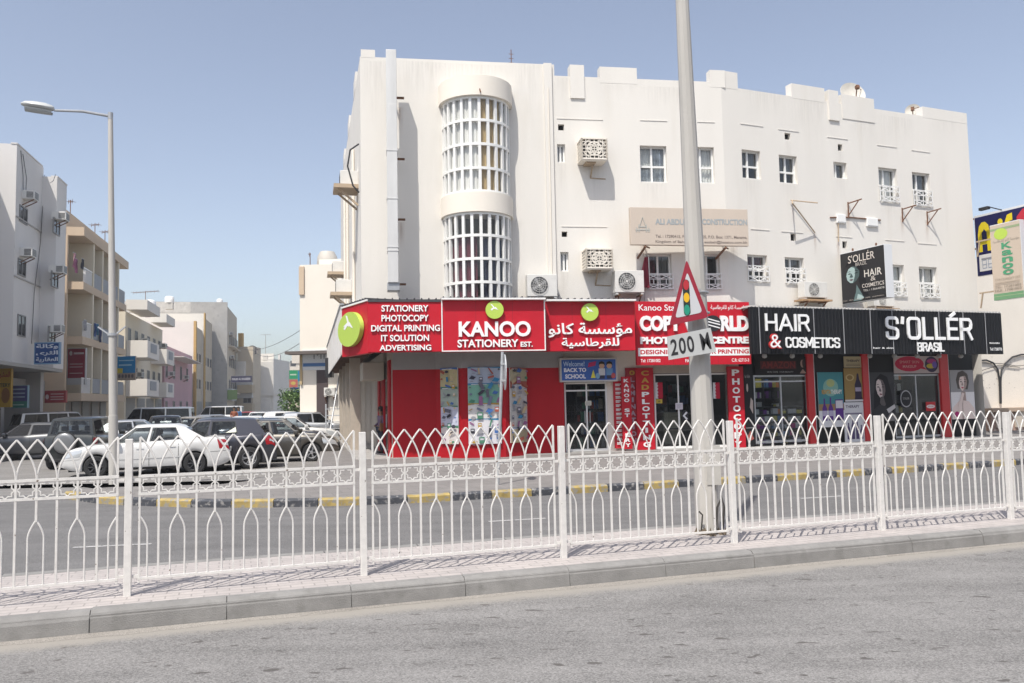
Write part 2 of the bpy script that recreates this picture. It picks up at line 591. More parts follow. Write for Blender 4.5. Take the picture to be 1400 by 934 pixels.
M_alu = mat('white_aluminium', (.78, .775, .75), .35, var=.03, scale=5)
M_grey = mat('grey_metal', (.42, .43, .44), .4, .3, var=.12, scale=4)
M_galv = mat('galvanised_steel', (.50, .51, .52), .45, .55, var=.15, scale=9)
M_conc = mat('pole_concrete_paint', (.47, .45, .415), .8, var=.12, scale=2.2, streak=True, bump=.2, bscale=40, col2=(.36, .345, .32), thr=.62)
M_rust = mat('rusty_steel', (.16, .075, .04), .8, var=.4, scale=20)
M_brkt = mat('tan_steel_bracket', (.42, .32, .22), .7, var=.2, scale=12)
M_dark = mat('dark_void', (.012, .012, .013), .8)
M_black = mat('black_plastic', (.02, .02, .022), .5)
M_red = mat('red_sign_film', (.49, .010, .024), .5, var=.09, scale=1.1, bump=.35, bscale=2.2, spec=.3)
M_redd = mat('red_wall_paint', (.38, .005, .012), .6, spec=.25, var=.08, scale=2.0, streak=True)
M_lime = mat('lime_sign_face', (.46, .62, .10), .35)
M_letter = mat('white_letter_face', (.86, .86, .85), .4)
M_lgrey = mat('letter_return_grey', (.55, .54, .53), .5)
M_green = mat('green_print', (.10, .36, .18), .5)
M_gold = mat('gold_letter', (.55, .33, .05), .5)
M_black_sign = mat('charcoal_sign_sheet', (.010, .0105, .0125), .5, spec=.22, var=.15, scale=2.5)
M_glass = glass('shop_glass', (.80, .83, .83), .06)
M_wglass = glass('window_glass', (.95, .96, .96), .04, (.12, .125, .13))
M_curt_w = mat('white_curtain', (.80, .79, .75), .9, var=.12, scale=9, streak=True)
M_curt_t = mat('tan_curtain', (.62, .47, .25), .9, var=.2, scale=9, streak=True)
M_curt_r = mat('maroon_curtain', (.13, .02, .035), .9, var=.25, scale=9, streak=True)
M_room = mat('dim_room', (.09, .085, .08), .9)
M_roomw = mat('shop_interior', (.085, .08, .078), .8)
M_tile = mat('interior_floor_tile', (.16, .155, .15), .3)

# ---------------------------------------------------------------- frames that hold the street together
FA = Frame(0, 24.55, math.atan(.1495))                       # left part of the main facade
_t = math.tan(R(1e-9))
_XA = None
_ua = FA.U(991, 250)
_pc = FA.P(_ua, 0)
FB = Frame(_pc.x, _pc.y, R(22))                              # right part, turns away from the corner
LP = Frame(-13.7 - .25 * 38, 38, math.atan2(1, -.25))        # building line on the left of the side street
fa, fb = gp(174, 815, .17), gp(1206, 725, .17)
FM = Frame(fa.x, fa.y, math.atan2(fb.y - fa.y, fb.x - fa.x)) # line of the median railing
STREET = Vector((-.25, 1, 0)).normalized()

# ---------------------------------------------------------------- ground
def sheet(name, pts, z, m_, kind='structure'):
    mb = MB()
    mb.add([(p[0], p[1], z) for p in pts], [tuple(range(len(pts)))])
    return tag(mb.build(name, m_), kind=kind)

sheet('ground', [(-300, -90), (300, -90), (300, 500), (-300, 500)], -.26, M_lot)
k0, k1 = gp(0, 880, 0), gp(1400, 742, 0)          # foot of the near kerb
kd = (k1 - k0).normalized()
kn = Vector((kd.y, -kd.x, 0))                     # towards the camera
ka, kb = k0 - kd * 60, k1 + kd * 80
sheet('near_road', [ka + kn * 30, kb + kn * 30, kb, ka], -.004, M_near)
b0, b1 = gp(0, 789, .17), gp(1400, 686, .17)      # back edge of the median
b0.z = b1.z = 0
bd = (b1 - b0).normalized()
ba, bb = b0 - bd * 60, b1 + bd * 80
# far kerb line, foot of the painted kerb
FK = [gp(*p, 0) for p in ((88, 681), (118, 687), (157, 690), (250, 693.5), (350, 694), (450, 692), (550, 688.5), (700, 680), (1084, 656.5), (1392, 635.8))]
fd = (FK[-1] - FK[-3]).normalized()
FK.append(FK[-1] + fd * 60)
far_l = FK[2] - fd * 0
sheet('far_road', [ba, bb, FK[-1] + Vector((2, 2, 0)), FK[-2], FK[7], FK[5], gp(60, 676, 0), gp(-300, 690, 0) - Vector((30, 0, 0))], -.004, M_far)
# worn dashed lane line on the far road
mb = MB()
for x0, y0, x1, y1 in ((-60, 757, -10, 754), (100, 748.5, 207, 743.5), (668, 713, 746, 708.5), (1095, 681.5, 1151, 678)):
    p, q = gp(x0, y0, .001), gp(x1, y1, .001)
    s = (q - p).normalized().cross(Vector((0, 0, 1))) * .045
    mb.quad(p - s, q - s, q + s, p + s)
tag(mb.build('lane_marking', mat('worn_road_paint', (.42, .41, .40), .8, var=.25, scale=9, col2=(.12, .12, .12), thr=.57)), kind='structure')
# sandy dust along the near kerb: a real thin drift with a ragged edge
mb = MB()
vs = []
random.seed(3)
N = 220
L = (k1 - k0).length + 14
for i in range(N + 1):
    p = k0 - kd * 6 + kd * (L * i / N)
    ww = .055 + .025 * math.sin(i * .13) + .018 * math.sin(i * .51 + 1) + random.uniform(-.015, .015)
    vs += [(p.x, p.y, .012), (p.x + kn.x * ww * .5, p.y + kn.y * ww * .5, .005), (p.x + kn.x * ww, p.y + kn.y * ww, -.003)]
fs = []
for i in range(N):
    fs += [(i * 3, i * 3 + 3, i * 3 + 4, i * 3 + 1), (i * 3 + 1, i * 3 + 4, i * 3 + 5, i * 3 + 2)]
mb.add(vs, fs)
tag(mb.build('dust_drift', M_dust), kind='stuff')
# median: paved top and kerb stones
kw = .15
ra, rb = ka - kn * kw, kb - kn * kw
mb = MB()
mb.slab([ra, rb, bb, ba], -.01, .17)
tag(mb.build('median_paving', M_med), kind='structure')
mb = MB()
i = 0
prof = [(0, -.01), (-.012, .115), (-.03, .15), (-.06, .1725), (-kw + .002, .174)]
s0 = -14.0
st0 = (gp(123, 850, .09) - k0).dot(kd) % 1.0
while s0 < 60:
    a_, c_ = s0 + st0 + .003, s0 + st0 + .997
    vs = []
    dz = random.uniform(-.004, .004); dn = random.uniform(-.005, .005)
    for s in (a_, c_):
        p = k0 + kd * s
        for o_, z in prof:
            vs.append((p.x + kn.x * (o_ + dn), p.y + kn.y * (o_ + dn), z + dz))
        vs.append((p.x - kn.x * kw, p.y - kn.y * kw, -.01))
    n_ = len(prof) + 1
    fs = [(j, j + 1, n_ + j + 1, n_ + j) for j in range(n_ - 1)] + [tuple(range(n_)), tuple(range(2 * n_ - 1, n_ - 1, -1))]
    mb.add(vs, fs)
    s0 += 1.0
mb.slab([ka + kn * -.02, kb + kn * -.02, kb - kn * (kw - .004), ka - kn * (kw - .004)], -.012, .14)
tag(mb.build('median_kerb', M_kerb), kind='structure')
mb = MB()
for s in range(-14, 60):
    p = b0 + bd * s; q = b0 + bd * (s + .985); nn = Vector((-bd.y, bd.x, 0))
    mb.slab([p + nn * .002, q + nn * .002, q + nn * .14, p + nn * .14], -.01, .172)
tag(mb.build('median_back_kerb', M_kerb), kind='structure')
# far pavement and its painted kerb
def resample(pl, step):
    out = [pl[0].copy()]
    need = step
    for i in range(len(pl) - 1):
        a, b = pl[i], pl[i + 1]
        d = (b - a).length
        pos = 0
        while d - pos >= need:
            pos += need
            out.append(a.lerp(b, pos / d))
            need = step
        need -= d - pos
    return out
FKs = resample(FK, .76)
inner = []
for i, p in enumerate(FKs):
    d = (FKs[min(i + 1, len(FKs) - 1)] - FKs[max(i - 1, 0)]).normalized()
    inner.append(p + Vector((-d.y, d.x, 0)) * .14)
mb = MB()
for i in range(len(FKs) - 1):
    a, b, c, d = FKs[i].lerp(FKs[i + 1], .008), FKs[i].lerp(FKs[i + 1], .992), inner[i].lerp(inner[i + 1], .992), inner[i].lerp(inner[i + 1], .008)
    cx = 700 + 1120 * a.x / a.y
    mb.cur = (i % 2) if cx > 60 else 2
    o1 = Vector((0, 0, 0))
    t_ = a.lerp(d, .25), b.lerp(c, .25)
    mb.add([(a.x, a.y, -.01), (b.x, b.y, -.01), (c.x, c.y, -.01), (d.x, d.y, -.01), (a.x, a.y, .10), (b.x, b.y, .10), (c.x, c.y, .131), (d.x, d.y, .131), (t_[0].x, t_[0].y, .13), (t_[1].x, t_[1].y, .13)],
           [(0, 1, 5, 4), (4, 5, 9, 8), (8, 9, 6, 7), (1, 2, 6, 9, 5), (3, 0, 4, 8, 7), (2, 3, 7, 6)])
mb.cur = 0
tag(mb.build('painted_kerb', [M_yel, M_blk, M_kerb]), kind='structure')
back = [FB.P(40, 0, -4), FB.P(26, 0, -4), FB.P(0, 0, -1), FA.P(-3.5, 0, -1)]
left_edge = [FA.P(-5.4, 0, .4) + STREET * 34, FA.P(-5.4, 0, .4) + STREET * 9, FA.P(-5.6, 0, 2.0), gp(440, 648, .1), gp(300, 664, .1), gp(150, 668, .1), gp(96, 672, .1)]
poly = [p.copy() for p in inner] + back + [FA.P(-3.6, 0, 0) + STREET * 34] + left_edge
mb = MB()
mb.slab(poly, -.26, .127)
tag(mb.build('pavement', M_pave), kind='structure')
# the side street drops a little below the main road
mb = MB()
e0, e1, e2 = gp(-300, 690, 0) - Vector((30, 0, 0)), gp(60, 676, 0), gp(100, 683, 0)
i0, i1, i2 = e0 + Vector((-3, 5, -.2)), e1 + Vector((-1, 3.5, -.2)), gp(150, 668, 0) + Vector((.3, .6, -.2))
for v in (e0, e1, e2): v.z = -.005
mb.add([e0, e1, i1, i0], [(0, 1, 2, 3)]); mb.add([e1, e2, i2, i1], [(0, 1, 2, 3)])
far_r, far_l = FA.P(-5.0, 0, 0) + STREET * 260, LP.P(260, 0)
vs = [i0, i1, i2, gp(440, 644, 0), FA.P(-4.8, 0, 0), far_r, far_l, LP.P(-14, 0), LP.P(-20, 0) + Vector((-14, -10, 0))]
mb.add([(v.x, v.y, -.2) for v in vs], [tuple(range(len(vs)))])
tag(mb.build('side_street', M_lot), kind='structure')
mb = MB()
mb.slab([LP.P(-20, 0, 2.0), LP.P(262, 0, 2.0), LP.P(262, 0, -6), LP.P(-20, 0, -6)], -.26, .0)
tag(mb.build('side_street_pavement', M_pave), kind='structure')
# road dust gathers along the foot of the near kerb
n, l = M_near.node_tree.nodes, M_near.node_tree.links
b = n['Principled BSDF']
src = b.inputs['Base Color'].links[0].from_socket
tc = n.new('ShaderNodeTexCoord')
vm = n.new('ShaderNodeVectorMath'); vm.operation = 'SUBTRACT'; vm.inputs[1].default_value = k0
l.new(tc.outputs['Object'], vm.inputs[0])
dt = n.new('ShaderNodeVectorMath'); dt.operation = 'DOT_PRODUCT'; dt.inputs[1].default_value = kn
l.new(vm.outputs[0], dt.inputs[0])
nz = n.new('ShaderNodeTexNoise'); nz.inputs['Scale'].default_value = 1.6; nz.inputs['Detail'].default_value = 10; nz.inputs['Roughness'].default_value = .8
l.new(tc.outputs['Object'], nz.inputs['Vector'])
ng = n.new('ShaderNodeTexNoise'); ng.inputs['Scale'].default_value = 90; ng.inputs['Detail'].default_value = 2
l.new(tc.outputs['Object'], ng.inputs['Vector'])
ad = n.new('ShaderNodeMath'); ad.operation = 'MULTIPLY_ADD'; ad.inputs[1].default_value = -.42; l.new(nz.outputs['Fac'], ad.inputs[0]); l.new(dt.outputs['Value'], ad.inputs[2])
a2 = n.new('ShaderNodeMath'); a2.operation = 'MULTIPLY_ADD'; a2.inputs[1].default_value = -.30; l.new(ng.outputs['Fac'], a2.inputs[0]); l.new(ad.outputs[0], a2.inputs[2])
rp = n.new('ShaderNodeValToRGB')
rp.color_ramp.elements[0].position = 0.0; rp.color_ramp.elements[0].color = (1, 1, 1, 1)
rp.color_ramp.elements[1].position = .16; rp.color_ramp.elements[1].color = (0, 0, 0, 1)
a3 = n.new('ShaderNodeMath'); a3.operation = 'ADD'; a3.inputs[1].default_value = .20; l.new(a2.outputs[0], a3.inputs[0])
l.new(a3.outputs[0], rp.inputs['Fac'])
mx = n.new('ShaderNodeMix'); mx.data_type = 'RGBA'; mx.inputs['B'].default_value = (.30, .28, .25, 1)
l.new(src, mx.inputs['A']); l.new(rp.outputs['Color'], mx.inputs['Factor']); l.new(mx.outputs['Result'], b.inputs['Base Color'])
# ---------------------------------------------------------------- main building
WZ = FA.Z(700, 86)            # parapet height on the corner part
bld = thing('corner_building', 'cream three storey corner building with a round glazed stair bay above the shops', 'building', (FA.P(0, 0).x, FA.P(0, 0).y, 0))
def wall_holes(mb, u0, u1, z0, z1, holes, reveal, M, thick=.25, top=True):
    us = sorted({u0, u1, *[h[0] for h in holes], *[h[1] for h in holes]})
    zs = sorted({z0, z1, *[h[2] for h in holes], *[h[3] for h in holes]})
    us = [u for u in us if u0 <= u <= u1]; zs = [z for z in zs if z0 <= z <= z1]
    for i in range(len(us) - 1):
        for j in range(len(zs) - 1):
            cu, cz = (us[i] + us[i + 1]) / 2, (zs[j] + zs[j + 1]) / 2
            if any(h[0] < cu < h[1] and h[2] < cz < h[3] for h in holes): continue
            mb.quad(*[M @ Vector(p) for p in ((us[i], 0, zs[j]), (us[i + 1], 0, zs[j]), (us[i + 1], 0, zs[j + 1]), (us[i], 0, zs[j + 1]))])
    for a, b, c, d in holes:
        for q in (((a, 0, c), (a, reveal, c), (a, reveal, d), (a, 0, d)), ((b, 0, c), (b, 0, d), (b, reveal, d), (b, reveal, c)),
                  ((a, 0, d), (a, reveal, d), (b, reveal, d), (b, 0, d)), ((a, 0, c), (b, 0, c), (b, reveal, c), (a, reveal, c))):
            mb.quad(*[M @ Vector(p) for p in q])
MA, MBm = local(FA, bld), local(FB, bld)
uL = FA.U(493, 200)           # left corner
uC = FA.U(991, 250)
uR = FB.U(1326, 230)          # right corner
G0 = 3.35                     # top of the ground floor
# openings, from the photograph's measured rectangles
WIN_A = {'W1': (875.4, 199.4, 911.8, 249.3), 'W2': (944, 201, 976.8, 250.4), 'N1': (761.8, 197.2, 772.8, 222), 'N2': (766.2, 344.6, 777.5, 371.2),
         'L1': (883.8, 347.6, 918.4, 396), 'L2': (952, 347.6, 984.5, 396)}
VENT_A = [(763, 170, 771.3, 178.3), (768, 316.6, 775.7, 324)]
WIN_B = {'W3': (1014.7, 205.6, 1040, 244.3), 'W4': (1065.5, 212.8, 1090, 250.5), 'S5': (1140, 222, 1158, 244), 'W6': (1202, 230, 1227, 276.5), 'W7': (1248, 236.5, 1272, 282),
         'L3': (1022.3, 348.6, 1049.4, 385.3), 'L4': (1073.5, 352.2, 1099.5, 388), 'L5': (1168, 359, 1190, 401), 'L6': (1216, 362, 1237, 405.7), 'L7': (1257.3, 365, 1282, 407.6)}
VENT_B = [(1072.8, 182, 1080.8, 191), (1145.6, 197.2, 1152, 206.3), (1081, 319.5, 1088.4, 329.3), (1151.8, 330, 1158.3, 339.5)]
hA = {k: FA.r(*v) for k, v in WIN_A.items()}
hB = {k: FB.r(*v) for k, v in WIN_B.items()}
vA = [FA.r(*v) for v in VENT_A]
vB = [FB.r(*v) for v in VENT_B]
zpA, zpB = FA.Z(900, 114.3), FB.Z(1120, 137.5)
zpN = FA.Z(770, 104)
zStep = FA.U(757.5, 90)
DEEP = 15.0
mb = MB()
TB_U = FA.U(652, 280)
TBR = 1.02
tz0, tz1, tz2, tz3 = FA.Z(652, 409), FA.Z(652, 294), FA.Z(652, 268), FA.Z(652, 140)
tower_hole = (TB_U - TBR + .03, TB_U + TBR - .03, tz0 - .3, tz3 - .05)
wall_holes(mb, uL, zStep, G0, WZ, [tower_hole], .3, MA)
wall_holes(mb, zStep, uC, G0, zpN, [h for h in list(hA.values()) + vA], .2, MA)
wall_holes(mb, 0, uR, G0, zpB, [h for h in list(hB.values()) + vB], .2, MBm)
# the rest of the shell: side street wall, back, right end, roof deck
P = lambda f, u, z, d=0: (f.P(u, z, d) - Vector(bld.location))
cl = FA.P(uL, 0); back_l = cl + STREET * DEEP
cr = FB.P(uR, 0); back_r = cr - FB.n * 12
off = Vector(bld.location)
def vq(a, b, z0, z1):
    mb.quad(Vector((a.x, a.y, z0)) - off, Vector((b.x, b.y, z0)) - off, Vector((b.x, b.y, z1)) - off, Vector((a.x, a.y, z1)) - off)
vq(back_l, cl, G0, WZ)
vq(back_l, back_r, 0, WZ - .9)
vq(cr, back_r, 0, zpB)
mb.add([Vector((p.x, p.y, zpA - 1.0)) - off for p in (cl, FA.P(uC, 0), cr, back_r, back_l)], [(0, 1, 2, 3, 4)])
# parapet thickness and battlements
def para(f, Mx, u0, u1, z0, z1, t=.22, y0=0.0):
    mb.box(u0, u1, y0, t, z0, z1, Mx)
para(FA, MA, uL + .22, zStep, WZ - 1.2, WZ, .24, .003)
def merl(f, Mx, px0, px1, ytop, z0, d=.004):
    para(f, Mx, f.U(px0, ytop + 15), f.U(px1, ytop + 15), z0, f.Z((px0 + px1) / 2, ytop), .28, -d)
merl(FA, MA, 493.3, 512.8, 68, WZ - .02)
for x0, x1, y in ((746.5, 757.3, 88.5),):
    para(FA, MA, FA.U(x0, 250), FA.U(x1, 250), G0, FA.Z(752, 87.6), .3, -.07)
merl(FA, MA, 778.8, 798.2, 89.6, FA.Z(790, 135), .05)
merl(FA, MA, 820, 870.8, 92.2, zpA - .05, .004)
para(FA, MA, FA.U(870.5, 110), uC, zpN - .05, zpA + 0.002, .25, .002)
merl(FA, MA, 970.5, 991.3, 96, zpA - .05, .004)
merl(FB, MBm, 991.2, 1008.4, 98.5, zpB - .05, .004)
para(FB, MBm, .02, uR - .002, zpB - .03, zpB + .004, .25, .002)
merl(FB, MBm, 1082.5, 1127.3, 117.5, zpB - .05, .004)
merl(FB, MBm, 1131.7, 1144.7, 124.5, FB.Z(1138, 165), .06)
merl(FB, MBm, 1151, 1194.6, 132.5, FB.Z(1172, 165), .02)
merl(FB, MBm, 1262, 1322, 150.5, zpB - .05, .004)
# left corner return of the parapet, along the side street
a_ = cl + STREET * .02
for k in range(3):
    s = cl + STREET * (4.2 * k + 2.5); e = s + STREET * 1.1
    pn = Vector((STREET.y, -STREET.x, 0)) * .25
    mb.slab([s - off, e - off, e - off + pn, s - off + pn], WZ - .1, WZ + .55)
# thin drip ledges over the openings
for f, Mx, segs in ((FA, MA, ((761, 163, 824), (875, 165, 912), (953, 167, 977), (768, 310, 830), (1025, 1, 1))[:4]), (FB, MBm, ((1012, 171, 1043), (1064, 178.5, 1092), (1131, 189, 1159), (1199, 200, 1226), (1246, 207, 1271), (1026, 314, 1052), (1068, 317.5, 1098), (1143, 324, 1165), (1210, 329, 1236), (1255, 333.5, 1280)))):
    for x0, y, x1 in segs:
        z = f.Z((x0 + x1) / 2, y)
        mb.box(f.U(x0, y), f.U(x1, y), -.016, .02, z - .012, z + .008, Mx)
wall = mb.build('wall', M_wall, bld)

# roof stair house: nothing shows above the parapet, so only the shell
# --- stair bay
def half_ring(mb, f, uc, r0, r1, z0, z1, Mx, n=36, bottom=True):
    prof = [(r0, z0), (r1, z0), (r1, z1), (r0, z1), (r0, z0)]
    T = Mx @ Matrix.Translation((uc, 0, 0))
    mb.lathe(prof, n, T, math.pi, 2 * math.pi)
capz0, capz1 = FA.Z(652, 132, .95), FA.Z(652, 105, .95)
midz1, midz0 = FA.Z(652, 263, .95), FA.Z(652, 290, .95)
botz = FA.Z(652, 418, .95)
mb = MB()
half_ring(mb, FA, TB_U, .01, TBR + .10, capz0, capz1, MA)
mb.build('stair_bay_cap', M_wall2, bld, smooth=35)
mb = MB()
half_ring(mb, FA, TB_U, .01, TBR + .07, midz0, midz1, MA)
bay = mb.build('stair_bay_band', M_wall2, bld, smooth=35)
mb = MB()
half_ring(mb, FA, TB_U, TBR - .12, TBR + .03, G0 + .2, botz, MA)
mb.build('stair_bay_base', M_wall2, bld, smooth=35)
def bay_win(z0, z1, curt):
    nb = 12
    T = MA @ Matrix.Translation((TB_U, 0, 0))
    g = MB(); g.lathe([(TBR - .045, z0), (TBR - .045, z1)], 48, T, math.pi, 2 * math.pi)
    fr = MB()
    for i in range(nb + 1):
        a = math.pi + math.pi * i / nb
        c, s = math.cos(a), math.sin(a)
        Rm = T @ Matrix.Translation((c * (TBR - .04), s * (TBR - .04), 0)) @ Matrix.Rotation(a, 4, 'Z')
        fr.box(-.04, .04, -.042, .042, z0, z1, Rm)
    for j in range(5):
        z = z0 + (z1 - z0) * j / 4
        a, b = (z - .04, z + .04)
        if j == 0: a, b = z, z + .07
        if j == 4: a, b = z - .07, z
        fr.lathe([(TBR - .085, a), (TBR + .005, a), (TBR + .005, b), (TBR - .085, b), (TBR - .085, a)], 45, T, math.pi, 2 * math.pi)
    wf = fr.build('bay_window', M_alu, bld, smooth=35)
    g.build('bay_pane', M_wglass, wf)
    for a0, a1, m_, zz in curt:
        cb = MB()
        n = 44
        vs, fs = [], []
        for i in range(n + 1):
            a = math.pi + math.pi * (a0 + (a1 - a0) * i / n)
            r_ = TBR - .12 + .02 * math.sin(i * 1.9)
            for z in (z0, z0 + (z1 - z0) * zz):
                vs.append(T @ Vector((r_ * math.cos(a), r_ * math.sin(a), z)))
        fs = [(2 * i, 2 * i + 2, 2 * i + 3, 2 * i + 1) for i in range(n)]
        cb.add(vs, fs)
        cb.build('curtain', m_, wf, smooth=60)
bay_win(midz1 + .002, capz0 - .002, ((.03, .50, M_curt_w, 1), (.51, .74, M_curt_t, 1), (.78, .97, M_curt_w, .9)))
bay_win(botz + .002, midz0 - .002, ((.03, .46, M_curt_r, .74), (.5, .97, mat('navy_curtain', (.035, .04, .075), .9, var=.2, scale=8), .72)))
mb = MB()
T = MA @ Matrix.Translation((TB_U, 0, 0))
mb.add([T @ Vector(p) for p in ((-1.3, .34, tz0 - .5), (1.3, .34, tz0 - .5), (1.3, .34, tz3 + .3), (-1.3, .34, tz3 + .3))], [(0, 1, 2, 3)])
mb.build('stair_landing', mat('stair_inner_wall', (.30, .27, .23), .9), bay)
# --- ordinary windows
def window(f, rect, Mpar, fx=.5, fz=.5, pane=M_wglass, curtain=None, grille=None, sash=.03, deep=.17):
    a, b, c, d = rect
    o0 = f.P((a + b) / 2, c) - Vector(bld.location)
    W, H = b - a, d - c
    fr = MB()
    for x0, x1, z0, z1 in ((-W / 2, -W / 2 + .05, 0, H), (W / 2 - .05, W / 2, 0, H), (-W / 2 + .05, W / 2 - .05, 0, .05), (-W / 2 + .05, W / 2 - .05, H - .05, H)):
        fr.box(x0, x1, deep - .045, deep + .03, z0, z1)
    if fx: fr.box(-W / 2 + W * fx - sash, -W / 2 + W * fx + sash, deep - .035, deep + .02, .05, H - .05)
    if fz:
        fr.box(-W / 2 + .05, (-W / 2 + W * fx - sash) if fx else W / 2 - .05, deep - .033, deep + .02, H * fz - sash, H * fz + sash)
        if fx: fr.box(-W / 2 + W * fx + sash, W / 2 - .05, deep - .033, deep + .02, H * fz - sash, H * fz + sash)
    o = fr.build('window', M_alu, bld, loc=o0, rotz=f.a)
    p = MB(); p.box(-W / 2 + .02, W / 2 - .02, deep, deep + .008, .02, H - .02)
    p.build('pane', pane, o)
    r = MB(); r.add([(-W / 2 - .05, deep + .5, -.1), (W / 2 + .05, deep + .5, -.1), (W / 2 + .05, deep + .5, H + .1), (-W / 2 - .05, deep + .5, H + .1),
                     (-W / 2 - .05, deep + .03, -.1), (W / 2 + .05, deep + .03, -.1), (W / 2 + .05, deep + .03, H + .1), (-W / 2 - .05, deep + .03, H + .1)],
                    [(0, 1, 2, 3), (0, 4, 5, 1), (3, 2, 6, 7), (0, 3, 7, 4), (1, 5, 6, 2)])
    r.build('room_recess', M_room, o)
    for cx0, cx1, cz0, cz1, m_ in (curtain or ()):
        cb = MB()
        n = 26
        vs = []
        for i in range(n + 1):
            x = -W / 2 + W * (cx0 + (cx1 - cx0) * i / n)
            y = deep + .10 + .018 * math.sin(i * 1.7)
            vs += [(x, y, H * cz0), (x, y, H * cz1)]
        cb.add(vs, [(2 * i, 2 * i + 2, 2 * i + 3, 2 * i + 1) for i in range(n)])
        cb.build('curtain', m_, o, smooth=60)
    if grille:
        gz = H * grille
        g = MB()
        y = -.05
        b_ = .022
        for z in (0.02, gz * .33, gz * .66, gz): g.box(-W / 2 - .02, W / 2 + .02, y - b_ / 2, y + b_ / 2, z - b_ / 2, z + b_ / 2)
        for x in (-W / 2 - .02, 0, W / 2 + .02): g.box(x - b_ / 2, x + b_ / 2, y - b_ / 2 + .001, y + b_ / 2 - .001, .02, gz)
        for x0 in (-W / 2, 0):
            for k in (0, 2):
                z0, z1 = (0.02, gz * .33) if k == 0 else (gz * .66, gz)
                g.bar((x0, y, z0), (x0 + W / 2, y, z1), b_); g.bar((x0, y + .004, z1), (x0 + W / 2, y + .004, z0), b_)
            q = W / 8
            g.box(x0 + W / 4 - q * .5, x0 + W / 4 + q * .5, y - b_ / 2, y + b_ / 2, gz * .33, gz * .36); g.bar((x0 + W / 4, y, gz * .33), (x0 + W / 4, y, gz * .66), b_)
        for x in (-W / 2 - .02, W / 2 + .02):
            for z in (.02, gz): g.bar((x, y, z), (x, .1, z), .018)
        g.build('window_grille', M_white, o)
    return o
foil = mat('crumpled_foil_blind', (.55, .56, .56), .3, .6, var=.35, scale=7)
window(FA, hA['W1'], MA, .47, .45, curtain=((.02, .47, .45, 1, M_curt_w), (.5, .98, .0, .98, foil), (.02, .47, 0, .42, foil)))
window(FA, hA['W2'], MA, .47, .45, curtain=((.0, .98, .0, .98, M_curt_w),))
for k in ('N1', 'N2'):
    window(FA, hA[k], MA, .5, 0, curtain=((.0, .98, .0, .9, M_curt_w),), deep=.16)
window(FA, hA['L1'], MA, .5, .45, grille=.44, curtain=((.02, .45, .2, 1, M_curt_r), (.5, .98, 0, 1, mat('grey_curtain', (.20, .20, .20), .9))))
window(FA, hA['L2'], MA, .5, .45, grille=.44, curtain=((.0, .3, .2, 1, M_curt_r),))
window(FB, hB['W3'], MBm, .42, .45, curtain=((.02, .98, .45, .98, mat('grey_curtain', (.2, .2, .2), .9)),))
window(FB, hB['W4'], MBm, .48, .42, curtain=((.02, .98, .4, .98, MATS['grey_curtain']),))
window(FB, hB['S5'], MBm, .35, 0, curtain=((.1, .98, .0, .98, MATS['grey_curtain']),))
window(FB, hB['W6'], MBm, .4, .5, grille=.46, curtain=((.02, .98, .05, .98, M_curt_w),))
window(FB, hB['W7'], MBm, .4, .5, grille=.46, curtain=((.3, .9, .1, .98, MATS['grey_curtain']),))
window(FB, hB['L3'], MBm, .42, .5, grille=.58, curtain=((.02, .98, .45, .98, M_curt_r),))
window(FB, hB['L4'], MBm, .42, .5, grille=.58, curtain=((.02, .98, .45, .98, MATS['grey_curtain']),))
window(FB, hB['L5'], MBm, .4, .5, grille=.44, curtain=((.02, .98, .1, .98, M_curt_w),))
window(FB, hB['L6'], MBm, .4, .5, grille=.44, curtain=((.02, .98, .1, .98, M_curt_w),))
window(FB, hB['L7'], MBm, .4, .5, grille=.44, curtain=((.02, .98, .1, .98, M_curt_w),))
for f, vs_ in ((FA, vA), (FB, vB)):
    for a, b, c, d in vs_:
        v = MB(); v.box(a + .002, b - .002, .15, .19, c + .002, d - .002); 
        for j in range(4): v.box(a + .01, b - .01, .11, .15, c + (d - c) * (j + .25) / 4, c + (d - c) * (j + .45) / 4)
        v.build('vent_opening', M_dark, bld, loc=f.o - Vector(bld.location), rotz=f.a)
# flat duct clad in grey sheet on stand-off brackets
uD0, uD1 = FA.U(530, 250, .8), FA.U(542.5, 250, .8)
d_ = thing('clad_duct', 'tall grey sheet metal duct standing off the wall left of the round stair bay', 'duct', FA.P((uD0 + uD1) / 2, 0), FA.a)
wd = .15
zt, zm, zb = FA.Z(534, 76, .6), FA.Z(536, 145, .8), FA.Z(541, 388, .8)
DM = mat('duct_sheet', (.60, .595, .58), .5, .15, var=.10, scale=3, streak=True, bump=.3, bscale=6)
mb = MB(); mb.bbox(-wd, wd, -1.05, -.5, zb, zm - .02, .012)
for z in (zm - 1.4, zm - 2.8, zm - 4.2, zb + .9): mb.box(-wd - .012, wd + .012, -1.062, -.49, z, z + .03)
mb.build('duct_casing', DM, d_)
mb = MB(); mb.bbox(-wd, wd, -1.03, -.6, zm - .02, zt, .012); mb.build('duct_head', DM, d_)
mb = MB(); mb.bbox(-wd - .02, wd + .03, -1.0, -.55, zb - .22, zb + .01, .012); mb.build('duct_outlet', M_grey, d_)
for y in (137, 220, 302, 390):
    z = FA.Z(545, y, .3)
    mb = MB(); mb.bar((wd - .06, 0, z), (wd - .06, -.6, z), .045); mb.box(wd - .02, wd + .22, -.5, -.45, z - .03, z + .03); mb.build('duct_bracket', M_rust, d_)
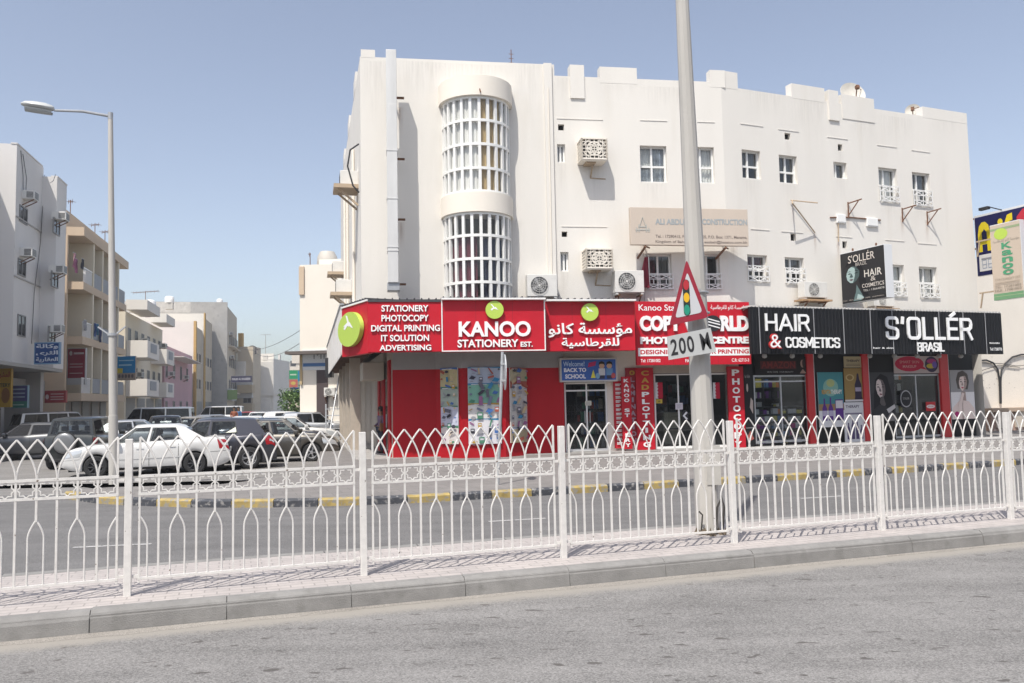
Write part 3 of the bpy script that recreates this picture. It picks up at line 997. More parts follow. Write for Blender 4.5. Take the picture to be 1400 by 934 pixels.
# ---------------------------------------------------------------- printed panels (flat things: posters, sign faces)
def pcol(c, rough=.45):
    return mat('print_%02x%02x%02x' % tuple(int(255 * max(0, min(1, x)) ** (1 / 2.2)) for x in c), c, .6, spec=.18)
class Art:
    """A flat printed panel of real thickness; shapes in 0..1 coordinates, each a film a millimetre proud of the last."""
    def __init__(self, W, H, base, thick=.02, y=0.0):
        self.W, self.H, self.y = W, H, y
        self.mb, self.ms = MB(), []
        self._c(base)
        self.mb.box(-W / 2, W / 2, y, y + thick, 0, H)
        self.k = 1
    def _c(self, c):
        m_ = c if isinstance(c, bpy.types.Material) else pcol(c)
        if m_ not in self.ms: self.ms.append(m_)
        self.mb.cur = self.ms.index(m_)
    def p(self, x, z): return (-self.W / 2 + x * self.W, self.y - .0012 * self.k, z * self.H)
    def poly(self, c, pts):
        self._c(c)
        self.mb.add([self.p(*q) for q in pts], [tuple(range(len(pts)))]); self.k += 1
    def rect(self, c, x0, z0, x1, z1): self.poly(c, [(x0, z0), (x1, z0), (x1, z1), (x0, z1)])
    def ell(self, c, x, z, rx, rz, n=20, rot=0.0):
        asp = self.W / self.H
        pts = []
        for i in range(n):
            a, b = rx * math.cos(2 * math.pi * i / n), rz * math.sin(2 * math.pi * i / n)
            pts.append((x + a * math.cos(rot) - b * math.sin(rot), z + a * math.sin(rot) + b * math.cos(rot)))
        self.poly(c, pts)
    def text(self, c, s, x0, z0, x1, z1, bold=.02, depth=0.0):
        self._c(c)
        a, b = self.p(x0, z0), self.p(x1, z1)
        letters(self.mb, s, a[0], b[0], a[2], b[2], a[1] - depth, depth, bold); self.k += 1
    def build(self, name, parent=None, loc=None, rotz=0.0):
        return self.mb.build(name, self.ms, parent, loc, rotz)
def panel(f, px, d, base, thick=.03):
    """Art laid on frame f at distance d, over the photo rectangle px; returns art and its place"""
    a, b, c, e = f.r(*px, d)
    return Art(b - a, e - c, base, thick), f.P((a + b) / 2, c, d)

# ---------------------------------------------------------------- ground floor under the corner building
shops = thing('shop_row', 'ground floor row of shop fronts with red and black panels beneath the cream building', 'shop front', tuple(bld.location))
SA, SB = local(FA, shops), local(FB, shops)
FLZ = .15
soL = Vector(shops.location)
def onA(name, mb, m_, smooth=None): return mb.build(name, m_, shops, loc=FA.o - soL, rotz=FA.a, smooth=smooth)
def onB(name, mb, m_, smooth=None): return mb.build(name, m_, shops, loc=FB.o - soL, rotz=FB.a, smooth=smooth)
# floor step, soffit band, back of the shops
uE = FA.U(537, 560, .25)
# red bay window of the stationery shop
dB, dF = .25, .86
bay_pts = [(uE, dB), (FA.U(596, 560, dB), dB), (FA.U(632, 560, dF), dF), (FA.U(691, 560, dF), dF), (FA.U(722, 560, dB + .02), dB + .02), (FA.U(771.5, 560, dB), dB)]
def bay_wall(z0, z1, grow=0.0):
    mb = MB()
    for i in range(len(bay_pts) - 1):
        (a, da), (b, db) = bay_pts[i], bay_pts[i + 1]
        mb.quad((a, -da - grow, z0), (b, -db - grow, z0), (b, -db - grow, z1), (a, -da - grow, z1))
    n = len(bay_pts)
    mb.add([(a, -da - grow, z1) for a, da in bay_pts] + [(bay_pts[-1][0], 1, z1), (bay_pts[0][0], 1, z1)], [tuple(range(n + 2))])
    mb.add([(a, -da - grow, z0) for a, da in bay_pts] + [(bay_pts[-1][0], 1, z0), (bay_pts[0][0], 1, z0)], [tuple(range(n + 1, -1, -1))])
    mb.quad((bay_pts[-1][0], -bay_pts[-1][1] - grow, z0), (bay_pts[-1][0], .3, z0), (bay_pts[-1][0], .3, z1), (bay_pts[-1][0], -bay_pts[-1][1] - grow, z1))
    mb.quad((bay_pts[0][0], .3, z0), (bay_pts[0][0], -bay_pts[0][1] - grow, z0), (bay_pts[0][0], -bay_pts[0][1] - grow, z1), (bay_pts[0][0], .3, z1))
    return mb
zr = FA.Z(660, 503, dF)
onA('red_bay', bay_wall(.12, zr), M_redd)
onA('lintel_band', bay_wall(zr, 3.3, .012), mat('grey_lintel_paint', (.30, .29, .285), .7, var=.06))
# posters on the bay
random.seed(11)
PAL = [(.16, .18, .26), (.06, .14, .36), (.04, .20, .36), (.36, .10, .07), (.46, .28, .06), (.08, .22, .14), (.03, .03, .04), (.28, .12, .24), (.12, .12, .15), (.5, .4, .25), (.3, .3, .32), (.05, .05, .07)]
def stationery_poster(W, H, bands, n):
    a = Art(W, H, (.66, .64, .60), .03)
    for z0, z1, c in bands:
        a.rect(c, .0, z0, 1, z1)
        if random.random() < .8:
            c2 = random.choice(PAL[1:6]); s = random.uniform(.06, .16) * (z1 - z0)
            a.poly(c2, [(0, z1 - s), (.4, z1 - s * .3), (1, z1 - s), (1, z1), (0, z1)])
            a.rect((.6, .6, .62), .1, z1 - s * .8, random.uniform(.4, .7), z1 - s * .45)
    k = W / H
    cols = max(3, int(W / .21)); rows = int(H / .21)
    for i in range(cols):
        for j in range(rows):
            x, z = (i + .5 + random.uniform(-.28, .28)) / cols, (j + .5 + random.uniform(-.25, .25)) / rows
            r = min(random.uniform(.34, .58) / cols, x - .02, .98 - x)
            c = random.choice(PAL); t = random.random()
            if t < .45:
                q = random.uniform(0, 3.1); hh = r * random.uniform(.2, .5); ca, sa = math.cos(q), math.sin(q)
                a.poly(c, [(min(.98, max(.02, x + ca * dx - sa * dz)), min(.99, max(.01, z + (sa * dx + ca * dz) * k))) for dx, dz in ((-r, -hh), (r, -hh), (r, hh), (-r, hh))])
            elif t < .65:
                a.rect(c, x - r * .6, z - r * .7 * k, x + r * .6, z + r * .7 * k); a.rect((.55, .55, .58), x - r * .4, z, x + r * .4, z + r * .4 * k)
            elif t < .8: a.ell(c, x, z, r * .7, r * .5 * k, 12)
            else: a.poly(c, [(x - r, z - r * .3 * k), (x - r * .3, z + r * .6 * k), (x + r, z + r * .2 * k), (x + r * .3, z - r * .5 * k)])
            a.rect((.22, .22, .26), x - r * .7, z - r * 1.05 * k, x + r * random.uniform(.1, .8), z - r * .92 * k)
    return a
PB = [((603, 503, 626.5, 607), 1, 2, [(0, .24, (.62, .58, .56)), (.24, .5, (.5, .52, .62)), (.5, .75, (.35, .42, .36)), (.75, 1, (.5, .44, .25))], 70),
      ((640, 502, 685, 607), 2, 3, [(0, .33, (.66, .65, .68)), (.33, .53, (.66, .64, .62)), (.53, .79, (.2, .42, .32)), (.79, 1, (.4, .46, .55))], 130),
      ((697.5, 503, 720, 605), 3, 4, [(0, .2, (.4, .34, .22)), (.2, .82, (.52, .5, .48)), (.82, 1, (.46, .42, .28))], 80)]
PBL = ['tall stationery catalogue poster on the left slanted face of the red bay', 'wide stationery catalogue poster on the middle face of the red bay', 'beige stationery catalogue poster on the right slanted face of the red bay']
for (px, i, j, bands, n), lab in zip(PB, PBL):
    (ua, da), (ub, db) = bay_pts[i], bay_pts[j]
    pa, pb = FA.P(ua, 0, da), FA.P(ub, 0, db)
    ff = Frame(pa.x, pa.y, math.atan2(pb.y - pa.y, pb.x - pa.x))
    L_ = (pb - pa).length
    u0, u1, z0, z1 = ff.r(*px, .05)
    u0, u1 = max(.06, u0), min(L_ - .05, u1)
    art = stationery_poster(u1 - u0, z1 - z0, bands, n)
    o = art.build('poster', None, ff.P((u0 + u1) / 2, z0, .06), ff.a)
    tag(o, lab, 'poster', 'stationery posters on the red bay')
# walls between the shop openings (frame A)
uK0, uK1 = FA.U(771.5, 560, 0), FA.U(830.5, 560, 0)
uP1 = FA.U(894, 560, 0)
uCd1 = FA.U(998, 560, 0)
zSh = FA.Z(930, 511)
mb = MB(); mb.box(uK1, uP1, 0, .3, .12, 3.36); mb.box(uK0 - .3, uK1, 0, .3, FA.Z(800, 520), 3.36)
mb.box(uP1, uCd1, .02, .3, zSh + .25, 3.36); mb.box(uCd1, FA.U(1012, 560, 0), 0, .3, .12, 3.36)
onA('shop_wall', mb, M_wall2)
mb = MB()
for i in range(7):
    z = zSh + .02 + i * .035
    mb.box(uP1, uCd1, -.03 + .012 * (i % 2), .02, z, z + .033)
onA('roller_shutter_box', mb, mat('cream_shutter', (.48, .43, .36), .5, var=.1))
def glazed(f, u0, u1, z0, z1, mull, name='shop_door', frame_m=M_alu, d=-.08, trans=(), fw=.045, handle=None, onX=None):
    mb = MB()
    mb.box(u0, u0 + fw, d, d + .06, z0, z1); mb.box(u1 - fw, u1, d, d + .06, z0, z1)
    mb.box(u0 + fw, u1 - fw, d, d + .06, z1 - fw, z1); mb.box(u0 + fw, u1 - fw, d, d + .06, z0, z0 + fw * 1.6)
    for q in mull: mb.box(u0 + (u1 - u0) * q - fw / 2, u0 + (u1 - u0) * q + fw / 2, d + .003, d + .057, z0 + fw * 1.6, z1 - fw)
    for q in trans: mb.box(u0 + fw, u1 - fw, d - .003, d + .063, q - fw / 2, q + fw / 2)
    o = onX(name, mb, frame_m)
    g = MB(); g.box(u0 + fw, u1 - fw, d + .025, d + .033, z0 + fw, z1 - fw)
    g.build('glass_pane', M_glass, o)
    for hx, hz in handle or ():
        h = MB(); h.tube([(u0 + (u1 - u0) * hx, d - .05, hz - .18), (u0 + (u1 - u0) * hx, d - .05, hz + .18)], .014)
        h.build('door_handle', M_galv, o)
    return o
zFl = .17
glazed(FA, uK0 + .01, uK1 - .01, zFl, FA.Z(800, 523), (.52,), trans=(FA.Z(800, 534),), handle=((.46, 1.2), (.58, 1.2)), onX=onA, d=-.02)
glazed(FA, uP1 + .02, uCd1 - .02, zFl, zSh, (.32, .66), trans=(), handle=((.6, 1.2), (.70, 1.2)), onX=onA, d=-.02)
# rooms
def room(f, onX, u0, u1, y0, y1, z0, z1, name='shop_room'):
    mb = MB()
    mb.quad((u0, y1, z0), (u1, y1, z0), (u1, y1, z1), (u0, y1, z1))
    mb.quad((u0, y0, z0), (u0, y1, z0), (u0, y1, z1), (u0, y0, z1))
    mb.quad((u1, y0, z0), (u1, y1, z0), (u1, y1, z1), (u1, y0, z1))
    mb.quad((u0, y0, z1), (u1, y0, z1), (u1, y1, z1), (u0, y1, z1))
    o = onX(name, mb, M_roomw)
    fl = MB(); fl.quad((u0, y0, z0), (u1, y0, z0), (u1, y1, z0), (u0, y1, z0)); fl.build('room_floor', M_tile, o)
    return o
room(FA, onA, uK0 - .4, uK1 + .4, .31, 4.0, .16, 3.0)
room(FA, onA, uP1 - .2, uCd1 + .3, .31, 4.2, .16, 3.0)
mb = MB(); mb.box(uE, FB.u.x * 0 + uC, -.35, .3, .0, .16); onA('door_step', mb, mat('step_concrete', (.36, .345, .325), .8, var=.12))
random.seed(5)
SHELFM = mat('dark_shelf', (.10, .10, .10), .6)
def shelves(f, label, u0, u1, y, z0, z1, rows, cols, pal, fill=.95):
    t = thing('display_shelf', label, 'shelf', f.P((u0 + u1) / 2, z0, -y), f.a)
    W, H = u1 - u0, z1 - z0
    mb = MB()
    for i in range(rows + 1): mb.box(-W / 2, W / 2, 0, .32, H * i / rows, H * i / rows + .025)
    for x in (-W / 2, -W / 2 + W / 3, W / 2 - W / 3, W / 2 - .025): mb.box(x, x + .025, .004, .316, .025, H)
    mb.box(-W / 2, W / 2, .32, .34, 0, H + .025)
    mb.build('shelf_rack', SHELFM, t)
    for i in range(rows):
        mb = MB(); ms = []
        x = -W / 2 + .04
        hh = H / rows
        while x < W / 2 - .1:
            bw = random.uniform(.08, .24)
            c = pcol(random.choice(pal))
            if c not in ms: ms.append(c)
            mb.cur = ms.index(c)
            if random.random() < fill: mb.box(x, min(x + bw, W / 2 - .04), random.uniform(.02, .08), .3, H * i / rows + .026, H * i / rows + hh * random.uniform(.45, .88))
            x += bw + .012
        tag(mb.build('goods_row', ms, t), kind='stuff')
    return t
SP = [(.5, .5, .5), (.1, .2, .45), (.45, .08, .07), (.55, .5, .42), (.06, .06, .07), (.12, .3, .2), (.6, .6, .62)]
shelves(FA, 'shelf of paper goods inside the stationery shop glass door', uK0 + .6, uK1 + .2, 1.0, .2, 2.2, 5, 4, SP)
shelves(FA, 'shelf of files at the back of the copy shop', uP1, uCd1, 3.4, .2, 2.3, 5, 5, SP, .8)
# copy shop inside: counter, strip lamp, paper notices and flag stickers on the glass
t = thing('copy_counter', 'dark service counter inside the copy shop behind its glass doors', 'counter', FA.P(uP1 + 1.2, .16, -1.7), FA.a)
mb = MB(); mb.bbox(-1.0, 1.0, 0, .5, .05, 1.0, .01); mb.build('counter_body', mat('counter_laminate', (.06, .055, .05), .4), t)
mb = MB(); mb.bbox(-1.05, 1.05, -.05, .55, 1.0, 1.05, .01); mb.build('counter_top', mat('counter_top', (.4, .38, .35), .3), t)
t = thing('copier', 'beige photocopier standing on the copy shop floor behind the glass', 'copier', FA.P(FA.U(919, 560, -1.0), .16, -1.0), FA.a)
mb = MB(); mb.bbox(-.3, .3, 0, .6, .08, .95, .03); mb.build('copier_body', mat('copier_shell', (.50, .45, .33), .5), t)
mb = MB(); mb.bbox(-.32, .32, -.02, .6, .95, 1.1, .03); mb.build('copier_lid', mat('copier_lid', (.42, .38, .28), .5), t)
mb = MB(); mb.box(-.25, .25, -.16, 0, .55, .6); mb.build('paper_tray', M_black, t)
lampm = mat('lit_tube', (.8, .9, 1), .5)
lampm.node_tree.nodes['Principled BSDF'].inputs['Emission Color'].default_value = (.7, .85, 1, 1)
lampm.node_tree.nodes['Principled BSDF'].inputs['Emission Strength'].default_value = 1.6
t = thing('tube_lamp', 'lit twin tube lamp on the copy shop ceiling behind the glass', 'lamp', FA.P(FA.U(923, 517, -1.6), 2.78, -1.6), FA.a)
mb = MB(); mb.box(-.75, .75, -.08, .08, .06, .12); mb.build('lamp_housing', M_white, t)
for y in (-.05, .05):
    mb = MB(); mb.tube([(-.7, y, .04), (.7, y, .04)], .02); mb.build('lamp_tube', lampm, t)
def sticker(name, label, cat, px, base, fn, f=FA, d=.045, group=None):
    a, loc = panel(f, px, d, base, .004)
    fn(a)
    return tag(a.build(name, None, loc, f.a), label, cat, group)
def flag(a):
    for i in range(5): a.poly((.42, .015, .04), [(.42, i / 5), (.30, i / 5 + .1), (.42, i / 5 + .2)])
    a.rect((.42, .015, .04), .42, 0, 1, 1)
for px, lab in (((895.5, 523, 906, 545), 'red and white serrated flag sticker at the left end of the copy shop glass'), ((975, 523, 984, 545), 'red and white serrated flag sticker right of the big pole on the copy shop glass')):
    sticker('flag_sticker', lab, 'flag', px, (.6, .6, .6), flag)
def notice(a):
    for i in range(4): a.rect((.2, .2, .22), .15, .2 + i * .17, .85, .25 + i * .17)
sticker('paper_notice', 'square white paper notice taped on the copy shop glass door', 'notice', (923.5, 551, 933.5, 560), (.62, .58, .64), notice)
sticker('paper_notice', 'small yellow card taped to the copy shop glass beneath a flag', 'notice', (897, 546, 905.5, 551.5), (.5, .36, .06), lambda a: a.rect((.2, .15, .02), .3, .3, .7, .7))
sticker('paper_notice', 'small white card on the stationery shop glass door', 'notice', (800, 548, 808.5, 554.5), (.6, .58, .5), notice)
def chev(a):
    a.poly((.7, .7, .72), [(.1, .5), (.7, .95), (.9, .8), (.45, .5), (.9, .2), (.7, .05)])
sticker('push_sticker', 'white arrow shaped sticker on the copy shop glass door', 'sticker', (932.5, 562, 941, 575), (.03, .03, .035), chev)
# vertical word signs
def vsign(f, px, d, base, chars, colr, label, name='vertical_sign', xc=.5, wf=.5, thick=.08, low=None):
    a, loc = panel(f, px, d, base, thick)
    o = thing(name, label, 'sign', loc, f.a)
    a.build('sign_panel', o)
    segs = {}
    n = len(chars); st = a.H * .96 / n
    for i, ch in enumerate(chars):
        if ch == ' ': continue
        c = colr(i) if callable(colr) else colr
        mb = segs.setdefault(c.name, (MB(), c))[0]
        w = a.W * wf * (.35 if ch == 'I' else 1)
        z = a.H * .98 - (i + 1) * st
        x = -a.W / 2 + a.W * xc
        letters(mb, ch, x - w / 2, x + w / 2, z + st * .14, z + st * .84, -.022, .02, .035)
    for mb, c in segs.values(): mb.build('lettering', c, o)
    return o
Zc = lambda px: px
M_rd2 = mat('dark_red_sign_film', (.34, .008, .020), .45, var=.06, scale=2)
a, loc = panel(FA, (840.5, 521, 852, 613), .12, (.5, .02, .035), .12)
for i in range(15):
    z = .965 - i * .062
    a.rect((.72, .7, .68), .15, z - .022, .15 + random.uniform(.55, .8), z - .004)
    a.rect((.72, .7, .68), .15, z - .04, .15 + random.uniform(.4, .8), z - .027)
tag(a.build('service_list_sign', None, loc, FA.a), 'narrow red panel of small white service lines right of the stationery shop door', 'sign')
vsign(FA, (851, 515, 863.5, 614), .30, M_red, 'KANOO ST IONERY'.replace('IONERY', '  ERY'), M_letter, 'slim bright red standing pillar sign lettered KANOO in front of the lamination sign', xc=.5, wf=.55)
vsign(FA, (856.5, 503, 871, 609), .06, M_rd2, '0LAMINATION', lambda i: M_gold if i == 0 else mat('mauve_letter', (.42, .30, .36), .5), 'dark red vertical sign reading LAMINATION beside the copy shop', xc=.6, wf=.5)
vsign(FA, (870.5, 503, 894.5, 615), .14, M_red, 'CADPLOTTING', lambda i: M_gold if i < 3 else M_letter, 'broad red vertical sign reading CAD PLOTTING left of the copy shop doors', xc=.52, wf=.42)
fpx = (996.5, 501, 1018, 616)
vsign(FA, fpx, .14, M_red, 'PHOTOCOPY', M_letter, 'red vertical sign reading PHOTOCOPY right of the copy shop doors', xc=.5, wf=.46)
# BACK TO SCHOOL light box over the stationery door
a, loc = panel(FA, (765.5, 489.5, 844, 522), .42, (.52, .5, .47), .40)
o = thing('light_box_sign', 'blue BACK TO SCHOOL box sign above the stationery shop door', 'sign', loc, FA.a)
a.build('box_casing', o)
b = Art(a.W * .94, a.H * .86, (.05, .13, .42), .012, -.012)
b.text((.55, .7, .85), 'Welcome!', .03, .68, .42, .92, .005)
b.text((.8, .82, .85), 'BACK TO', .04, .4, .45, .6, .04)
b.text((.8, .82, .85), 'SCHOOL', .06, .08, .44, .30, .04)
b.poly((.45, .03, .12), [(.48, .62), (.62, .7), (.64, .92), (.5, .84)])
for x in (.74, .88):
    b.ell((.55, .36, .24), x, .68, .05, .13); b.poly((.03, .025, .02), [(x - .06, .7), (x - .05, .86), (x, .92), (x + .05, .86), (x + .06, .7), (x + .03, .78), (x - .03, .78)])
    b.rect((.6, .6, .6) if x < .8 else (.15, .3, .5), x - .06, .22, x + .06, .56); b.rect((.05, .05, .08), x - .05, .05, x + .05, .22)
b.poly((.75, .7, .1), [(.53, .1), (.58, .5), (.62, .1)]); b.ell((.5, .1, .1), .95, .2, .04, .14); b.ell((.2, .4, .6), .66, .2, .04, .14)
b.build('box_face', o, (0, 0, a.H * .07))

# ---------------------------------------------------------------- frame B shop fronts
M_blk2 = mat('black_gloss_panel', (.008, .008, .009), .45, spec=.2)
uB1 = FB.U(1334, 545, .05)
mb = MB()
zB = 3.36
def bx(px0, px1, y0, y1, d0=0.0, d1=.12):
    u0, u1, z0, z1 = FB.r(px0, y0, px1, y1, d0)
    return u0, u1, z0, z1
zTop = 3.36
u1030, u1105 = FB.U(1031, 550), FB.U(1105, 550)
u1116, u1181 = FB.U(1116, 550), FB.U(1181, 550)
u1222, u1288 = FB.U(1222, 550), FB.U(1287, 550)
for q in ((.0, u1030), (u1105, u1116), (u1181, u1222), (u1288, uB1)): mb.box(q[0], q[1], 0, .25, .12, zTop)
mb.box(u1030, u1105, .01, .25, FB.Z(1068, 513), zTop); mb.box(u1116, u1181, .01, .25, .12, zTop); mb.box(u1222, u1288, .01, .25, FB.Z(1255, 511.5), zTop)
onB('shop_panel', mb, M_blk2)
mb = MB(); mb.box(-.3, uB1, -.30, .3, 0, .15); onB('door_step', mb, MATS['step_concrete'])
zf = .19
glazed(FB, u1030 + .01, u1105 - .01, FB.Z(1068, 605), FB.Z(1068, 513), (.5,), 'shop_window', M_galv, trans=(FB.Z(1068, 521.5),), onX=onB, d=0)
glazed(FB, u1222 + .02, u1288 - .02, zf, FB.Z(1255, 512), (.48,), 'shop_door', M_galv, handle=((.44, 1.2),), onX=onB, d=0)
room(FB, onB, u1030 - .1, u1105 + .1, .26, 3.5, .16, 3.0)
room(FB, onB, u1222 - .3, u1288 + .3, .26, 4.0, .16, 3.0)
CP = [(.24, .07, .36), (.7, .68, .72), (.6, .12, .3), (.7, .6, .15), (.1, .08, .12), (.75, .25, .08), (.8, .8, .82), (.16, .3, .55), (.8, .78, .8), (.06, .06, .07)]
shelves(FB, 'low display of hair products filling the bottom of the cosmetics shop window', u1030 + .05, u1105 - .1, .12, .18, 1.35, 5, 6, CP)
shelves(FB, 'tall dark wall shelf at the back of the hair cosmetics shop', u1030, u1105, 1.3, .18, 2.7, 7, 6, CP, .9)
shelves(FB, 'shelf of bottles at the back of the second cosmetics shop behind its glass door', u1222 + .9, u1288, 1.6, .18, 2.6, 6, 6, CP, .9)
mb = MB()
for px in ((1104.5, 1113.5), (1180.5, 1188.5), (1287, 1298)):
    a_, b_ = FB.U(px[0], 550, .06), FB.U(px[1], 550, .06)
    c = MB(); c.bbox(a_, b_, -.10, 0, .15, 3.2, .006)
    o = onB('red_pillar', c, mat('red_pillar_gloss', (.50, .015, .02), .3))
    c = MB(); c.box(b_ + .003, b_ + .05, -.07, 0, .15, 3.2); c.build('edge_strip', M_galv, o)
# posters on the black panels
def poster(name, label, px, d, base, fn, f=FB, cat='poster', group=None):
    a, loc = panel(f, px, d, base, .02)
    fn(a)
    return tag(a.build(name, None, loc, f.a), label, cat, group)
def face(a, x, z, w_, h, skin, shade, hair, lips, tilt=0.0):
    """three-quarter portrait: lit side, shaded side, features"""
    def q(c, pts): a.poly(c, [(x + (px_ * w_ + tilt * pz_ * w_), z + pz_ * h) for px_, pz_ in pts])
    q(shade, [(-.42, .25), (-.44, -.05), (-.36, -.4), (-.12, -.78), (.08, -.84), (.3, -.62), (.48, -.2), (.5, .3), (.34, .75), (0, .92), (-.3, .7)])
    q(skin, [(-.42, .25), (-.44, -.05), (-.40, -.2), (-.36, -.45), (-.14, -.78), (.04, -.82), (.10, -.6), (.16, -.2), (.2, .3), (.12, .72), (-.1, .86), (-.3, .68)])
    q([c * .35 for c in shade], [(-.36, .16), (-.2, .24), (-.06, .16), (-.2, .10)]); q([c * .35 for c in shade], [(.1, .16), (.26, .24), (.42, .16), (.26, .10)])
    q([c * .4 for c in hair], [(-.4, .36), (-.22, .44), (-.06, .36), (-.22, .38)]); q([c * .4 for c in hair], [(.08, .36), (.26, .44), (.44, .34), (.26, .38)])
    q(shade, [(-.08, .2), (-.2, -.2), (-.02, -.26), (.06, -.2), (.0, .0)])
    q(lips, [(-.22, -.46), (-.1, -.40), (.12, -.46), (-.04, -.58)])
def fan(a):
    bk = (.012, .012, .014)
    a.poly((.05, .05, .055), [(0, .55), (1, .8), (1, 1), (0, 1)])
    a.poly(bk, [(.1, .0), (.14, .5), (.22, .85), (.45, .97), (.72, .9), (.85, .6), (.95, .2), (.9, 0)])
    face(a, .42, .66, .40, .23, (.66, .57, .55), (.15, .12, .12), bk, (.22, .07, .08), -.10)
    a.poly((.10, .09, .09), [(.36, .38), (.40, .5), (.52, .5), (.6, .34), (.5, .25)]); a.poly((.03, .03, .034), [(0, 0), (.05, .22), (.34, .34), (.6, .3), (.9, .2), (1, 0)])
    a.poly((.52, .50, .50), [(.62, .24), (.95, .34), (1, .27), (.7, .16)]); a.poly((.2, .19, .19), [(.62, .06), (.8, .2), (1, .08), (1, 0), (.7, 0)])
def fan2(a):
    a.rect((.80, .77, .76), 0, 0, 1, .55); a.rect((.33, .32, .32), 0, .55, 1, 1)
    sk, sh = (.80, .66, .60), (.42, .31, .27)
    a.poly((.10, .085, .075), [(.3, .62), (.24, .8), (.34, .95), (.55, .99), (.74, .92), (.8, .76), (.72, .6)])
    a.poly(sh, [(.42, .36), (.44, .56), (.62, .56), (.64, .36)]); a.poly(sk, [(0, 0), (.06, .24), (.3, .36), (.5, .38), (.74, .36), (.96, .22), (1, 0)])
    face(a, .52, .73, .36, .19, sk, sh, (.10, .085, .075), (.5, .05, .10), .03)
    a.poly((.10, .085, .075), [(.3, .8), (.36, .93), (.6, .97), (.76, .88), (.6, .88), (.42, .86)])
    a.poly(sk, [(.22, .0), (.3, .34), (.46, .54), (.56, .52), (.5, .44), (.44, .3), (.42, 0)]); a.poly(sh, [(.42, .0), (.44, .3), (.5, .43), (.47, .28), (.47, 0)])
    a.ell((.45, .03, .18), .2, .10, .10, .06)
poster('fashion_poster', 'dark photo poster of a long haired woman beside the second cosmetics shop door', (1190, 509, 1223.5, 576), .05, (.04, .04, .045), fan)
poster('fashion_poster', 'pale poster of a bare shouldered woman at the right end of the black shops', (1300, 506, 1332, 573), .05, (.22, .215, .215), fan2)
def teal(a):
    a.rect((.06, .24, .27), 0, .30, 1, 1); a.ell((.22, .42, .36), .5, .72, .3, .16); a.ell((.4, .45, .2), .5, .8, .16, .07)
    a.rect((.30, .20, .10), 0, .28, 1, .42); a.rect((.66, .66, .68), 0, 0, 1, .3)
    a.text((.55, .3, .05), 'REVITA', .14, .6, .5, .68, .03); a.text((.75, .75, .7), 'THERAPY', .5, .6, .94, .68, .03)
    for x, h in ((.22, .52), (.46, .54)):
        a.poly((.10, .03, .22), [(x - .09, .12), (x + .09, .12), (x + .09, .34), (x + .03, .42), (x + .025, h), (x - .025, h), (x - .03, .42), (x - .09, .34)])
        a.rect((.45, .4, .55), x - .08, .2, x + .08, .3)
    a.rect((.10, .03, .22), .64, .14, .96, .5); a.rect((.6, .58, .62), .66, .34, .94, .48); a.rect((.05, .02, .1), .66, .12, .94, .16)
poster('product_poster', 'teal and white poster with purple bottles between the two cosmetics shops', (1119, 509, 1153.5, 584), .05, (.6, .6, .62), teal)
def gold(a):
    a.rect((.30, .2, .07), 0, .0, 1, .42 + .58); a.ell((.5, .38, .18), .3, .72, .22, .1); a.ell((.25, .16, .05), .3, .72, .15, .07)
    a.poly((.03, .02, .045), [(.5, .06), (.94, .06), (.9, .14), (.9, .5), (.8, .66), (.76, .84), (.68, .84), (.64, .66), (.54, .5), (.54, .14)])
    a.rect((.35, .3, .4), .56, .3, .88, .42); a.rect((.62, .6, .62), 0, 0, 1, .055)
poster('product_poster', 'gold poster with one dark bottle beside the red pillar', (1154.5, 503.5, 1180, 549), .05, (.3, .2, .07), gold)
def th(a):
    a.text((.05, .04, .05), 'THERAPY', .12, .5, .9, .72, .03)
    for i in range(2): a.rect((.1, .08, .08), .1, .15 + i * .13, .9, .19 + i * .13)
poster('product_poster', 'beige strip poster reading THERAPY above the gold poster', (1154, 487.5, 1178, 502.5), .05, (.42, .36, .22), th)
def wh(a):
    a.text((.12, .1, .14), 'THERAPY', .1, .86, .8, .93, .03)
    for x, h in ((.2, .5), (.42, .58), (.64, .52), (.84, .44)):
        a.poly((.08, .06, .14), [(x - .08, .1), (x + .08, .1), (x + .08, h - .15), (x + .03, h - .08), (x + .03, h), (x - .03, h), (x - .03, h - .08), (x - .08, h - .15)])
    a.rect((.2, .18, .25), .05, .7, .9, .74)
poster('product_poster', 'white poster with a row of dark bottles under the gold poster', (1154.5, 550, 1181.5, 606), .05, (.62, .62, .64), wh)
def salon(a):
    a.rect((.08, .02, .022), .1, .3, .78, .75); a.text((.20, .03, .03), 'AMAZON', .12, .34, .76, .72, .02)
    a.text((.4, .4, .4), 'SKIN CARE  HAIR BEAUTY', .22, .1, .72, .18, .0)
    a.ell((.35, .24, .2), .9, .6, .04, .22); a.ell((.04, .03, .03), .93, .62, .035, .26); a.poly((.35, .24, .2), [(.84, .05), (.9, .3), (.97, .05)])
poster('header_poster', 'dark header panel with faint red lettering above the hair cosmetics window', (1032, 487.5, 1104, 512), .05, (.015, .013, .013), salon)
def bubble(a):
    a.ell((.45, .02, .06), .32, .55, .3, .44); a.poly((.45, .02, .06), [(.5, .3), (.68, .2), (.55, .55)])
    a.text((.6, .3, .3), 'SMART SKIN', .12, .58, .52, .74, .0); a.text((.6, .3, .3), 'MAKEUP', .18, .32, .46, .48, .02)
    a.ell((.05, .04, .08), .78, .52, .14, .46); a.ell((.4, .05, .2), .78, .7, .10, .14); a.ell((.5, .4, .05), .76, .42, .09, .14); a.ell((.15, .1, .4), .84, .5, .05, .2)
poster('header_poster', 'header panel with a red speech bubble above the second cosmetics shop door', (1222, 487, 1287.5, 510.5), .05, (.45, .38, .37), bubble)
